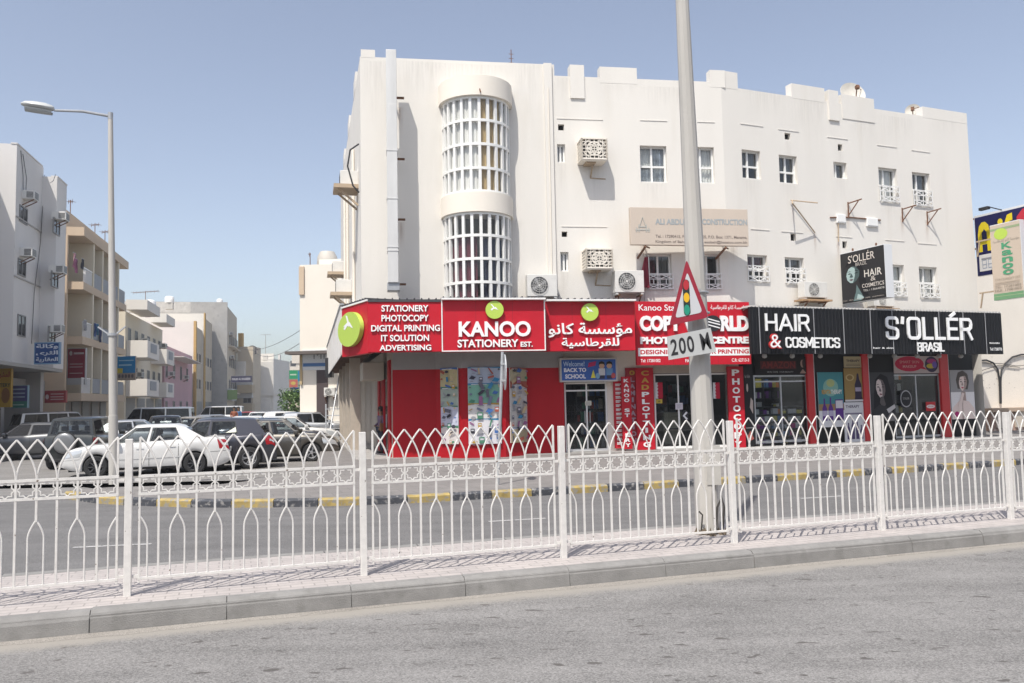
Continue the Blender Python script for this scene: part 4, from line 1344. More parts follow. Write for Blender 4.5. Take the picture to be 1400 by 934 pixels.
def nar(a):
    a.ell((.5, .42, .38), .35, .74, .10, .05); a.poly((.5, .42, .38), [(.55, .5), (.9, .42), (.95, .58), (.7, .62)]); a.rect((.35, .35, .35), .02, .25, .98, .258)
    a.poly((.4, .12, .1), [(.1, .14), (.5, .22), (.9, .12), (.5, .1)]); a.text((.4, .4, .4), 'hair & skin', .1, .86, .7, .9, .0)
poster('narrow_poster', 'narrow black poster with a pale figure between the PHOTOCOPY sign and the shop window', (1018.5, 501, 1030.5, 614), .05, (.018, .018, .02), nar)
# stickers on the second shop's door
def ring(a):
    a.ell((.35, .35, .36), .5, .5, .5, .5, 32); a.ell((.02, .02, .022), .5, .5, .43, .43, 32); a.text((.4, .4, .4), "S'OLLER", .22, .46, .78, .58, .0)
a, loc = panel(FB, (1231, 533.5, 1246.5, 557), .05, (.02, .02, .022), .004)
ring(a); tag(a.build('round_logo_sticker', None, loc, FB.a), 'round dark logo sticker on the second cosmetics shop door', 'sticker')
a, loc = panel(FB, (1266, 549.5, 1279, 562), .05, (.5, .03, .035), .004)
a.ell((.7, .68, .66), .5, .5, .44, .2); a.text((.4, .02, .03), 'STOP', .2, .43, .8, .57, .02)
tag(a.build('red_round_sticker', None, loc, FB.a), 'small red sticker with a white oval on the second shop door', 'sticker')

# ---------------------------------------------------------------- fascias and their lettering
dS, dK, dA = 1.70, 1.80, 1.52
def fascia(f, px, d, label, depth=.25, m_=M_red, name='shop_fascia', extra=True):
    u0, u1, z0, z1 = f.r(*px, d)
    o = thing(name, label, 'sign', f.P((u0 + u1) / 2, z0, d), f.a)
    W, H = u1 - u0, z1 - z0
    mb = MB(); mb.box(-W / 2, W / 2, 0, depth, 0, H); mb.build('sign_panel', m_, o)
    if m_ is M_red and W > 2:
        for q in (-.5 + random.uniform(.28, .36), -.5 + random.uniform(.64, .72)):
            mb = MB(); mb.box(W * q - .004, W * q + .004, -.0015, 0, .01, H - .01); mb.build('panel_joint', mat('joint_dark_red', (.22, .004, .01), .6), o)
    return o, W, H, u0, z0
def put(o, f, d, u0, W, z0, items, m_, depth=.05, bold=.03, name='lettering', yoff=-.052):
    mb = MB()
    for s, px in items:
        a, b, c, e = f.r(*px, d)
        letters(mb, s, a - u0 - W / 2, b - u0 - W / 2, c - z0, e - z0, yoff, depth, bold)
    return mb.build(name, m_, o)
def logo(o, f, d, u0, W, z0, cx, cy, rpx, rx=None):
    a, b, c, e = f.r(cx - rpx, cy - rpx, cx + rpx, cy + rpx, d)
    x, z, r_ = (a + b) / 2 - u0 - W / 2, (c + e) / 2 - z0, (e - c) / 2
    mb = MB(); mb.disc(x, z, r_, r_, -.11, -.02, 36); q = mb.build('logo_disc', M_lime, o, smooth=30)
    mb = MB()
    y = -.113
    for pts in ([(-.45, .62), (-.30, .62), (.05, .22), (-.05, .12)], [(-.5, .05), (-.1, .28), (.48, -.02), (.1, .06), (-.15, .12)], [(-.45, -.02), (-.1, .3), (0, .22), (-.3, -.08)], [(.1, .32), (.3, .1), (.2, .08), (0, .26)]):
        mb.add([(x + px_ * r_, y - .001 * len(mb.f), z + pz_ * r_) for px_, pz_ in pts], [tuple(range(len(pts)))])
    mb.build('logo_mark', M_letter, q)
    return q
def toprail(o, W, H, m_=M_white, teeth=True, x0=None, x1=None, y=-.03):
    mb = MB(); mb.box(-W / 2, W / 2, y, .02, H + .002, H + .05)
    mb.build('top_rail', m_, o)
    if teeth:
        mb = MB()
        k = -W / 2 + .05
        mb.box(-W / 2, W / 2, .0, 1.2, H + .052, H + .075)
        while k < W / 2:
            mb.box(k, k + .035, -.015, 1.2, H + .075, H + .11); k += .2
        mb.build('roof_sheet', mat('dark_roof_sheet', (.06, .06, .065), .5), o)
# services fascia
o, W, H, u0, z0 = fascia(FA, (503, 413, 603.2, 481), dS, 'red fascia listing stationery photocopy printing services in white letters', .3)
put(o, FA, dS, u0, W, z0, (('STATIONERY', (521.5, 417.5, 585.5, 426.3)), ('PHOTOCOPY', (521.5, 430.8, 586, 439.6)), ('DIGITAL PRINTING', (507.5, 444.5, 601.5, 453.2)), ('IT SOLUTION', (521, 458, 586.5, 466.7)), ('ADVERTISING', (519, 471.7, 589.5, 480.2 - .7))), M_letter, .04, .022)
toprail(o, W, H, mat('dark_roof_sheet', (.06, .06, .065), .5))
ST_o = o
# the chamfered end with the large logo
pS = FA.P(FA.U(503, 450, dS), 0, dS)
q467 = atz(467.5, 450, 24.0)
FC = Frame(q467.x, q467.y, math.atan2(pS.y - q467.y, pS.x - q467.x))
o, W, H, u0, z0 = fascia(FC, (467.5, 417, 502.8, 485.5), 0, 'red end panel of the fascia with one large oval lime green logo', .2)
a, b, c, e = FC.r(467.8, 427, 499, 474, 0)
x, z, rx, rz = (a + b) / 2 - u0 - W / 2, (c + e) / 2 - z0, (b - a) / 2, (e - c) / 2
mb = MB(); mb.disc(x, z, rx * .98, rz, -.14, -.02, 40); qd = mb.build('logo_disc', M_lime, o, smooth=30)
mb = MB()
for pts in ([(-.25, .85), (-.1, .8), (.12, .2), (0, .15)], [(-.5, .2), (-.1, .42), (.42, .02), (.1, .16), (-.15, .22)], [(-.45, .08), (-.1, .42), (0, .32), (-.3, .0)], [(.1, .42), (.4, .02), (.25, .06), (0, .36)]):
    mb.add([(x + p_[0] * rx, -.143 - .001 * len(mb.f), z + p_[1] * rz) for p_ in pts], [tuple(range(len(pts)))])
mb.build('logo_mark', M_letter, qd)
toprail(o, W, H, M_white)
# KANOO fascia
o, W, H, u0, z0 = fascia(FA, (603.6, 410.5, 745.5, 480.2), dK, 'large red fascia reading KANOO STATIONERY in white beneath a round lime logo', .35)
put(o, FA, dK, u0, W, z0, (('KANOO', (627, 439.5, 725.2, 460.5)),), M_letter, .05, .030, yoff=-.054)
put(o, FA, dK, u0, W, z0, (('STATIONERY', (625.3, 464.3, 708.5, 475)), ('EST.', (711.5, 467.3, 728, 474.3))), M_letter, .04, .022)
logo(o, FA, dK, u0, W, z0, 675.6, 424.2, 12.2)
mb = MB()
for q in ((-W / 2, -W / 2 + .03, 0, H), (W / 2 - .03, W / 2, 0, H), (-W / 2 + .03, W / 2 - .03, 0, .03)): mb.box(q[0], q[1], -.02, -.001, q[2], q[3])
mb.build('edge_trim', M_white, o)
toprail(o, W, H, M_white, y=-.16)
# Arabic fascia
o, W, H, u0, z0 = fascia(FA, (746.5, 412.6, 868, 479.5), dA, 'red fascia with two lines of white Arabic lettering beneath a round lime logo', .35)
put(o, FA, dA, u0, W, z0, ((arabic('مؤسسة كانو'), (749, 441.5, 863.5, 461.5)), (arabic('للقرطاسية'), (767.5, 462, 846, 476.8))), M_letter, .05, .016, yoff=-.054)
logo(o, FA, dA, u0, W, z0, 805.3, 427.3, 11.9)
toprail(o, W, H, M_white, y=-.2)
# copy shop board
pc0 = FA.P(FA.U(868.8, 455, 1.05), 0, 1.05)
FCW = Frame(pc0.x, pc0.y, R(12))
o, W, H, u0, z0 = fascia(FCW, (869.5, 412.6, 1025.5, 498.6), 0, 'tall red board reading COPY WORLD PHOTOCOPY CENTRE partly behind the big pole', .10, name='shop_board')
put(o, FCW, 0, u0, W, z0, (('Kanoo Stationery', (873, 416.5, 957, 427.5)), (arabic('مؤسسة كانو للقرطاسية'), (971.5, 417, 1020.5, 424.5))), M_letter, .002, .006, yoff=-.004)
put(o, FCW, 0, u0, W, z0, (('COPY W', (874, 432, 957, 453)), ('RLD', (984, 432, 1023, 453))), M_letter, .06, .05, yoff=-.065)
a, b, c, e = FCW.r(962, 431.5, 984.5, 453.5, 0)
x, z, r1, r2 = (a + b) / 2 - u0 - W / 2, (c + e) / 2 - z0, (b - a) / 2, (e - c) / 2
mb = MB(); mb.disc(x, z, r1, r2, -.085, -.01, 28); g_ = mb.build('globe_letter', M_black, o, smooth=30)
mb = MB()
for k in (-.35, .05, .4):
    mb.add([(x + r1 * .95 * t_ * math.sqrt(max(.1, 1 - k * k)), -.088, z + r2 * (k - .25 * t_ + .07 * s_)) for s_ in (1, -1) for t_ in ((-.9, -.3, .3, .9) if s_ > 0 else (.9, .3, -.3, -.9))], [tuple(range(8))])
mb.build('globe_band', M_letter, g_)
put(o, FCW, 0, u0, W, z0, (('PHOTOCOPY CENTRE', (875, 460.5, 1023, 470.3)),), M_letter, .03, .05, yoff=-.034)
a, b, c, e = FCW.r(872, 475.5, 1026, 486.5, 0)
mb = MB(); mb.box(a - u0 - W / 2 + .01, b - u0 - W / 2 - .02, -.008, -.002, c - z0, e - z0); wb = mb.build('white_band', M_letter, o)
mb = MB()
for s_, px in (('DESIGNING & COLOUR PRINTING', (875.5, 478, 1023.5, 484)),):
    a, b, c, e = FCW.r(*px, 0); letters(mb, s_, a - u0 - W / 2, b - u0 - W / 2, c - z0, e - z0, -.011, 0, .03)
mb.build('band_lettering', M_red, wb)
put(o, FCW, 0, u0, W, z0, (('Tel: 17281002', (876, 491, 903, 495.3)), ('FAX: 17281003', (937, 491, 968, 495.3)), ('C.R: 62713-3', (1000.5, 490, 1024, 494.6))), M_letter, .001, .012, yoff=-.003)
# black corrugated fascia over the cosmetics shops
FH = Frame(7.07, 24.3, math.atan(.374))
o, W, H, u0, z0 = fascia(FH, (1026.5, 424, 1370, 484), 0, 'long black corrugated sheet fascia reading HAIR COSMETICS and S’OLLÉR BRASIL', .10, M_black_sign)
z0 = FH.Z(1200, 484); H = FH.Z(1200, 424.3) - z0
mb = MB()
k = -W / 2 + .06
i = 0
while k < W / 2:
    mb.add([(k, -.001, .0), (k + .025, -.022, 0), (k + .055, -.022, 0), (k + .08, -.001, 0), (k, -.001, H), (k + .025, -.022, H), (k + .055, -.022, H), (k + .08, -.001, H)], [(0, 1, 5, 4), (1, 2, 6, 5), (2, 3, 7, 6), (0, 4, 7, 3)])
    k += .135
mb.build('corrugation', M_black_sign, o)
mb = MB(); k = -W / 2 + .03
mb.box(-W / 2, W / 2, .0, .9, H + .001, H + .02); mb.box(-W / 2 + .6, W / 2, .101, 1.2, .1, .13)
while k < W / 2:
    mb.box(k, k + .05, -.03, .9, H + .02, H + .06); k += .135
mb.build('top_flashing', mat('pale_flashing', (.55, .54, .52), .5), o)
for px in (1038, 1112.5, 1153, 1190, 1220, 1252, 1284, 1317, 1347):
    u = FH.U(px, 455) - u0 - W / 2
    mb = MB(); mb.box(u - .012, u + .012, -.03, -.0225, .0, H); mb.build('sheet_joint', mat('bright_seam', (.34, .34, .35), .4), o)
def hl(px): 
    a, b, c, e = FH.r(*px, 0)
    return a - u0 - W / 2, b - u0 - W / 2, c - z0, e - z0
mb = MB(); a, b, c, e = hl((1045, 429.5, 1105, 453)); strokes(mb, 'HAIR', a, b, c, e, -.062, .04, .072); mb.build('lettering', M_letter, o)
mb = MB(); a, b, c, e = hl((1073, 461.5, 1147, 475.8)); strokes(mb, 'COSMETICS', a, b, c, e, -.056, .034, .048); mb.build('lettering', M_letter, o)
mb = MB(); a, b, c, e = hl((1049.5, 456.5, 1066.5, 477)); letters(mb, '&', a, b, c, e, -.09, .06, .03); am = mb.build('ampersand', mat('red_letter', (.55, .03, .03), .4), o)
mb = MB(); letters(mb, '&', a + .025, b - .03, c + .03, e - .03, -.094, 0, .0); mb.build('ampersand_face', M_letter, am)
mb = MB(); a, b, c, e = hl((1209.5, 434, 1327.5, 464.8)); strokes(mb, "S'OLLÉR", a, b, c, e, -.062, .04, .10, gap=.3); mb.build('lettering', M_letter, o)
mb = MB(); a, b, c, e = hl((1253, 468.5, 1289.5, 480.8)); strokes(mb, 'BRASIL', a, b, c, e, -.056, .034, .046); mb.build('lettering', M_letter, o)
mb = MB()
for s_, px in (('MANAMA', (1352, 468, 1366, 470.5)), ('Tel:17280778', (1352.5, 475.5, 1369, 479.5)), ('hair & skin', (1193, 474.6, 1221, 477))):
    a, b, c, e = hl(px); letters(mb, s_, a, b, c, e, -.026, 0, .015)
mb.build('small_lettering', M_letter, o)
for px in (1050.5, 1088.5, 1127, 1195, 1229, 1260, 1290, 1320):
    u, z = FH.U(px, 486) - u0 - W / 2, -.001
    mb = MB(); mb.lathe([(0.0, -.13), (.06, -.11), (.08, -.06), (.06, 0), (0, 0)], 14, Matrix.Translation((u, .18, 0)))
    mb.build('spot_lamp', mat('lamp_shell', (.30, .29, .27), .4), o, smooth=40)
# soffits: the underside between fascia and wall
mb = MB()
poly = [(FA.U(503, 470, dS), -dS + .3), (FA.U(745, 470, dK), -dK + .3), (FA.U(868, 470, dA), -dA + .3), (FA.U(868, 470, dA), .1), (FA.U(503, 470, dS), .1)]
mb.slab(poly, 3.30, 3.34); onA('canopy_soffit', mb, mat('soffit_board', (.34, .33, .32), .8))
mb = MB(); mb.slab([(FA.U(868, 470, dA), -.8), (uC + .4, -.8), (uC + .4, .1), (FA.U(868, 470, dA), .1)], 3.37, 3.4); onA('canopy_soffit', mb, MATS['soffit_board'])

for u0_, u1_, lab in ((u1030, u1105, 'lit tube lamp inside the hair cosmetics shop window'), (u1222, u1288, 'lit tube lamp inside the second cosmetics shop')):
    t = thing('tube_lamp', lab, 'lamp', FB.P((u0_ + u1_) / 2, 2.62, -.8), FB.a)
    L__ = (u1_ - u0_) / 2 - .15
    mb = MB(); mb.box(-L__, L__, -.06, .06, .04, .1); mb.build('lamp_housing', M_white, t)
    lm = mat('shop_tube_light', (.9, .92, 1), .5)
    pb_n = lm.node_tree.nodes['Principled BSDF']; pb_n.inputs['Emission Color'].default_value = (.95, .97, 1, 1); pb_n.inputs['Emission Strength'].default_value = 9
    mb = MB(); mb.tube([(-L__ + .03, 0, .015), (L__ - .03, 0, .015)], .02); mb.build('lamp_tube', lm, t)
# ---------------------------------------------------------------- air conditioners on the cream building
M_ac = mat('ac_white_shell', (.66, .645, .61), .5, var=.06, scale=5)
M_acd = mat('ac_fan_dark', (.07, .07, .072), .5)
def condenser(label, f, px, d=.06, shelf=None, group='outdoor condenser units on the cream building'):
    u0, u1, z0, z1 = f.r(*px, d + .3)
    W, H = u1 - u0, z1 - z0
    o = thing('ac_condenser', label, 'air conditioner', f.P((u0 + u1) / 2, z0, d), f.a, group)
    mb = MB(); mb.bbox(-W / 2, W / 2, -.34, -.02, 0, H, .012); mb.box(-W / 2 + .02, -W / 2 + .1, -.32, -.04, -.06, 0); mb.box(W / 2 - .1, W / 2 - .02, -.32, -.04, -.06, 0)
    mb.box(W * .30, W * .46, -.3425, -.341, H * .82, H * .88)
    mb.build('casing', M_ac, o)
    r = min(W * .32, H * .40); cx, cz = -W * .10, H * .5
    mb = MB(); mb.disc(cx, cz, r, r, -.345, -.341, 32); mb.build('fan_opening', M_acd, o)
    mb = MB()
    for k in range(4):
        a = k * math.pi / 2 + .4
        mb.add([(cx + rr * math.cos(a + da), -.350 - .004 * (da > 0), cz + rr * math.sin(a + da)) for rr, da in ((.12 * r, -.5), (.9 * r, -.12), (.92 * r, .42), (.12 * r, .5))], [(0, 1, 2, 3)])
    mb.build('fan_blades', mat('fan_blade_grey', (.30, .30, .30), .4), o)
    mb = MB()
    for q in (.3, .52, .74, 1.0):
        mb.tube([(cx + r * q * math.cos(t * .2618), -.365, cz + r * q * math.sin(t * .2618)) for t in range(24)], .006, 4, closed=True)
    for k in range(12):
        a = k * math.pi / 6
        mb.bar((cx + .1 * r * math.cos(a), -.366, cz + .1 * r * math.sin(a)), (cx + r * math.cos(a), -.366, cz + r * math.sin(a)), .006)
    mb.disc(cx, cz, .12 * r, .12 * r, -.372, -.36, 14)
    mb.build('fan_guard', M_ac, o)
    if shelf == 'wood':
        mb = MB(); mb.box(-W / 2 - .12, W / 2 + .12, -.42, .04, -.12, -.061); mb.build('support_board', mat('weathered_wood', (.36, .23, .13), .8, var=.25, scale=7, streak=True), o)
        for x in (-W * .4, W * .4):
            mb = MB(); mb.bar((x, .0, -.14), (x, -.42, -.14), .04); mb.bar((x, .05, -.5), (x, -.36, -.15), .035); mb.build('support_bracket', M_rust, o)
    elif shelf == 'steel':
        for x in (-W * .38, W * .38):
            mb = MB(); mb.bar((x, .06, -.09), (x, -.4, -.09), .045); mb.bar((x, .06, -.45), (x, -.33, -.1), .035); mb.build('support_bracket', M_rust, o)
    mb = MB(); mb.tube([(W / 2 - .002, -.1, H * .2), (W / 2 + .06, -.08, H * .18), (W / 2 + .1, -.02, H * .05), (W / 2 + .11, .0, -.3)], .022, 6)
    mb.build('refrigerant_hose', mat('hose_insulation', (.45, .44, .42), .8), o)
    return o
condenser('white condenser unit on the canopy just right of the round stair bay', FA, (720.5, 375.5, 761.5, 405.5), .1)
condenser('white condenser unit on steel brackets above the left edge of the copy shop board', FA, (840.5, 370, 880, 400), .12, 'steel')
condenser('white condenser unit on a wooden shelf above the HAIR lettering', FB, (1099, 385.5, 1130, 407), .1, 'wood')
condenser('white condenser unit half hidden under the black S’OLLÉR light box', FB, (1194, 405, 1222, 419), .1, 'wood')
def cage(label, px):
    u0, u1, z0, z1 = FA.r(*px, .55)
    W, H = u1 - u0, z1 - z0
    o = thing('ac_cage', label, 'grille box', FA.P((u0 + u1) / 2, z0, 0), FA.a, 'patterned air conditioner cages')
    mb = MB(); mb.box(-W / 2, W / 2, -.55, 0, -.05, .0); mb.build('cage_tray', M_wall2, o)
    mb = MB(); mb.box(-W / 2, W / 2, -.55, 0, H, H + .04); mb.build('cage_lid', M_wall2, o)
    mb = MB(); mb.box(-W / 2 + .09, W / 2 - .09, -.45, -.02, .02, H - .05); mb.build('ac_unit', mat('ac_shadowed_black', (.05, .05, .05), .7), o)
    mb = MB()
    def lat(pts):  # maps 0..1 face coordinates to the front face
        return lambda x, z: (-W / 2 + W * x, -.55, H * z)
    b = .022
    def face(A, B, side):
        A, B = Vector(A), Vector(B)
        g = lambda x, z: A.lerp(B, x) + Vector((0, 0, H * z))
        n = 6 if not side else 4
        upv = (0, 0, 1)
        for i in range(n + 1): mb.bar(g(i / n, 0), g(i / n, 1), b if i % n else .045)
        for j in range(7):
            mb.bar(g(0, j / 6), g(1, j / 6), b if j % 6 else .045)
        if not side:
            c = [(.5 + .3 * math.cos(k * math.pi / 4), .5 + .34 * math.sin(k * math.pi / 4)) for k in range(8)]
            for k in range(8):
                mb.bar(g(*c[k]), g(*c[(k + 1) % 8]), .03); mb.bar(g(*c[k]), g(*c[(k + 3) % 8]), .026)
            for k in range(4):
                x, z = (.08, .08) if k == 0 else (.92, .08) if k == 1 else (.92, .92) if k == 2 else (.08, .92)
                mb.bar(g(x, .5 + (z - .5) * .5), g(.5 + (x - .5) * .5, z), .026)
    face((-W / 2, -.55, 0), (W / 2, -.55, 0), False)
    face((-W / 2, -.01, 0), (-W / 2, -.55, 0), True)
    face((W / 2, -.55, 0), (W / 2, -.01, 0), True)
    mb.build('lattice', M_wall2, o)
    mb = MB(); mb.box(-W * .3, W * .1, -.4, 0, -.09, -.051); mb.bar((0, 0, -.42), (0, -.3, -.08), .04)
    mb.tube([(-.02, -.01, -.45), (.45, -.01, -.47), (.47, -.01, -.47)], .018, 6)
    mb.build('cage_bracket', M_brkt, o)
    return o
cage('cream patterned lattice box around an air conditioner on the top floor', (795.5, 189.5, 829.5, 217))
cage('cream patterned lattice box around an air conditioner on the middle floor', (802, 340.5, 837, 366))

# ---------------------------------------------------------------- boards on the cream building
dB_ = .75
u0, u1, z0, z1 = FA.r(861.5, 284.8, 1023.5, 335.5, dB_)
W, H = u1 - u0, z1 - z0
o = thing('construction_board', 'wide faded beige signboard of a construction company under the top floor windows', 'sign', FA.P((u0 + u1) / 2, z0, dB_), FA.a + R(1))
mb = MB(); mb.bbox(-W / 2, W / 2, 0, .14, 0, H, .008); mb.build('board', mat('faded_beige_board', (.55, .465, .385), .6, var=.04, scale=1.2, streak=True), o)
def q_(px):
    a, b, c, e = FA.r(*px, dB_); return a - u0 - W / 2, b - u0 - W / 2, c - z0, e - z0
mb = MB()
for s_, px in (('ALI ABDUL', (895.5, 299.5, 940, 307.5)), ('CONSTRUCTION', (960, 299.5, 1022, 307.5)), ):
    letters(mb, s_, *q_(px), -.006, .004, .035)
letters(mb, 'LAH', *q_((941.5, 299.5, 958, 307.5)), -.006, .004, .035)
mb.build('company_lettering', mat('faded_blue_grey', (.33, .36, .37), .6), o)
mb = MB()
for s_, px in (('Tel. : 17290415, Fax : 17291505, P.O. Box: 1371, Manama,', (896, 321.8, 1022, 326.4)), ('Kingdom of Bahrain, email: asobah@batelco.com.bh', (896, 329, 1022, 333.6))):
    letters(mb, s_, *q_(px), -.005, .003, .012)
mb.build('contact_lettering', mat('brown_grey_print', (.20, .16, .14), .6), o)
mb = MB()
a, b, c, e = q_((868, 297, 888, 317.5))
for i, (x0, x1) in enumerate(((.28, .5), (.5, .72))): mb.bar((a + (b - a) * x0, -.005 - .001 * i, c + (e - c) * .35), (a + (b - a) * .5, -.005 - .001 * i, e), .02) if i == 0 else mb.bar((a + (b - a) * .5, -.006, e), (a + (b - a) * .72, -.006, c + (e - c) * .35), .02)
for x, zz in ((.08, .28), (.25, .5), (.75, .5), (.92, .28)): mb.box(a + (b - a) * (x - .04), a + (b - a) * (x + .04), -.008, -.002, c, c + (e - c) * zz)
mb.box(a, b, -.010, -.003, c + (e - c) * .1, c + (e - c) * .18); mb.box(a + (b - a) * .2, b - (b - a) * .2, -.0105, -.0035, c + (e - c) * .3, c + (e - c) * .38)
mb.build('company_emblem', mat('faded_emblem', (.42, .41, .37), .6), o)
for x in (-W * .38, W * .30):
    mb = MB(); mb.bar((x, .0, -.05), (x - .02, .72, -.28), .05); mb.bar((x, .02, -.04), (x + .3, .5, .0), .035); mb.build('board_bracket', M_rust, o)
    mb = MB(); mb.bar((x, .1, H * .7), (x, .76, H * .7), .04); mb.build('board_bracket', M_rust, o)
# boards that stand out at right angles from the wall
def project(f, px_wall, y_wall, out0):
    u = f.U(px_wall, y_wall)
    p = f.P(u, 0, out0)
    return Frame(p.x, p.y, f.a - math.pi / 2), u       # x runs out from the wall, face looks left
FS, uS = project(FB, 1146, 380, .08)
u0, u1, z0, z1 = FS.U(1150, 380), FS.U(1210.5, 370), FS.Z(1180, 411.5), FS.Z(1180, 340)
W, H = u1 - u0, z1 - z0
o = thing('hanging_light_box', 'black projecting light box with a woman’s face reading S’OLLÉR BRAZIL', 'sign', FS.P((u0 + u1) / 2, z0), FS.a)
mb = MB(); mb.bbox(-W / 2, W / 2, 0.0, .32, 0, H, .006); mb.build('box_casing', mat('white_box_casing', (.66, .67, .68), .45), o)
a = Art(W * .985, H * .985, (.028, .027, .028), .006, -.007)
face(a, .27, .54, .33, .19, (.36, .47, .46), (.07, .105, .105), (.02, .02, .02), (.10, .05, .06), .05)
a.poly((.012, .012, .014), [(.10, .72), (.2, .76), (.34, .72), (.44, .6), (.42, .4), (.50, .1), (.62, .1), (.56, .5), (.48, .72), (.34, .8), (.16, .78)])
a.poly((.12, .18, .18), [(.27, .02), (.34, .2), (.36, .34), (.44, .2), (.52, .06), (.46, .02)])
a.poly((.36, .47, .46), [(.35, .05), (.38, .15), (.46, .12), (.52, .06), (.44, .03)])
a.text((.68, .62, .56), "S'OLLÉR", .19, .78, .80, .965, .0)
a.text((.5, .46, .42), 'BRAZIL', .36, .70, .62, .765, .0)
a.text((.7, .66, .6), 'HAIR', .55, .45, .94, .59, .005)
a.text((.6, .55, .5), '&', .69, .36, .80, .45, .0)
a.text((.65, .6, .55), 'COSMETICS', .49, .25, .98, .325, .005)
a.text((.5, .48, .45), 'TEL : 13664878', .51, .175, .98, .215, .01)
a.text((.45, .4, .35), 'hair  skin  makeup  nails  cosmetics', .04, .035, .96, .065, .0)
a.build('printed_face', o)
mb = MB()
for z in (H * .15, H * .75): mb.bar((-W / 2 - .12, .16, z), (-W / 2 + .05, .16, z), .05)
for x in (-.25 * W, .28 * W): mb.lathe([(0, 0), (.03, 0), (.03, .1), (0, .12)], 8, Matrix.Translation((x, .1, H)))
mb.build('wall_bracket', M_rust, o)
# green and beige KANOO board
FG, uG = project(FB, 1333, 360, .08)
u0, u1, z0, z1 = FG.U(1356, 360), FG.U(1397.5, 355), FG.Z(1377, 409), FG.Z(1377, 303.5)
W, H = u1 - u0, z1 - z0
o = thing('hanging_board', 'tall beige projecting board reading Kanoo in green letters below a lime disc', 'sign', FG.P((u0 + u1) / 2, z0), FG.a)
mb = MB(); mb.bbox(-W / 2, W / 2, 0, .22, 0, H, .006); mb.build('box_casing', MATS['white_box_casing'], o)
a = Art(W * .985, H * .99, (.56, .47, .38), .006, -.007)
a.rect((.16, .32, .17), .0, .0, 1, .085); a.rect((.34, .44, .25), .0, .045, 1, .052); a.rect((.30, .38, .22), 0, .925, 1, .955)
a.ell((.46, .62, .10), .36, .87, .23, .075, 30)
a.text((.3, .27, .22), arabic('مؤسسة كانو للقرطاسية'), .08, .755, .95, .80, .0)
for ch, z in zip('Kanoo', (.665, .575, .485, .40, .32)): a.text((.08, .32, .17), ch, .36, z, .72, z + (.085 if ch == 'K' else .07), .03)
a.text((.36, .30, .24), 'STATIONERY EST.', .08, .255, .95, .285, .0)
for z in (.225, .205): a.rect((.42, .35, .28), .08, z, .9, z + .008)
a.text((.26, .22, .18), 'TEL: 17281002', .06, .155, .94, .185, .005); a.text((.26, .22, .18), 'FAX: 17281003', .06, .11, .94, .14, .005)
a.build('printed_face', o)
mb = MB()
for z in (H * .13, H * .83): mb.bar((-W / 2 - .62, .1, z), (-W / 2 + .05, .1, z), .05); mb.bar((-W / 2 - .62, .1, z - .55), (-W / 2 - .5, .1, z), .04)
mb.build('wall_bracket', M_brkt, o)
# navy hoarding behind it
FN, uN = project(FB, 1338, 340, .0)
FN = Frame(FN.o.x + FB.u.x * .55, FN.o.y + FB.u.y * .55, FN.a)
u0 = FN.U(1334, 340); z0, z1 = FN.Z(1337, 378), FN.Z(1337, 294.5)
W, H = 3.6, z1 - z0
o = thing('hoarding', 'large navy projecting hoarding with a big yellow A and a small spotlight', 'billboard', FN.P(u0 + W / 2, z0), FN.a)
mb = MB(); mb.bbox(-W / 2, W / 2, 0, .18, 0, H, .006); mb.build('board_frame', MATS['white_box_casing'], o)
a = Art(W - .06, H - .08, (.012, .012, .075), .006, -.007)
a.W, a.H
X = lambda m_: m_ / (W - .06)
yl = (.70, .55, .02)
a.poly(yl, [(X(.10), .40), (X(.10), .70), (X(.16), .84), (X(.28), .90), (X(.42), .90), (X(.54), .84), (X(.60), .70), (X(.60), .40), (X(.46), .40), (X(.46), .52), (X(.26), .52), (X(.26), .40)])
a.poly((.012, .012, .075), [(X(.26), .60), (X(.26), .72), (X(.36), .78), (X(.46), .72), (X(.46), .60)])
a.ell(yl, X(1.02), .84, X(.10), .055); a.rect(yl, X(.94), .4, X(1.10), .74)
a.poly(yl, [(X(1.2), .4), (X(1.2), .82), (X(1.3), .93), (X(1.5), .95), (X(1.5), .83), (X(1.38), .82), (X(1.36), .72), (X(1.5), .72), (X(1.5), .62), (X(1.36), .62), (X(1.36), .4)])
a.poly((.5, .03, .05), [(X(1.68), .6), (X(1.66), .86), (X(1.9), .97), (X(3.3), .97), (X(3.3), .6)])
a.rect((.68, .67, .66), X(.10), .07, X(1.0), .35)
for i in range(3):
    for j in range(2):
        if i == 1: continue
        a.rect((.32, .36, .44), X(.22 + .24 * j), .11 + i * .03, X(.40 + .24 * j), .20 + i * .03); a.rect((.68, .67, .66), X(.245 + .24 * j), .125 + i * .03, X(.375 + .24 * j), .185 + i * .03)
a.rect((.3, .3, .34), X(.2), .27, X(.66), .29); a.ell((.12, .14, .3), X(.78), .17, X(.06), .05)
a.build('printed_face', o)
mb = MB(); mb.bar((-W / 2 + 1.15, -.02, H - .02), (-W / 2 + .95, -.45, H + .12), .03); mb.box(-W / 2 + .6, -W / 2 + .95, -.5, -.34, H + .04, H + .14)
mb.build('spotlight', M_black, o)
mb = MB()
for z in (H * .96, H * .46): mb.bar((-W / 2 - .5, .1, z), (-W / 2 + .25, .1, z + .02), .06); mb.bar((-W / 2 - .42, .1, z - .3), (-W / 2 - .2, .1, z), .04)
mb.build('wall_bracket', M_rust, o)
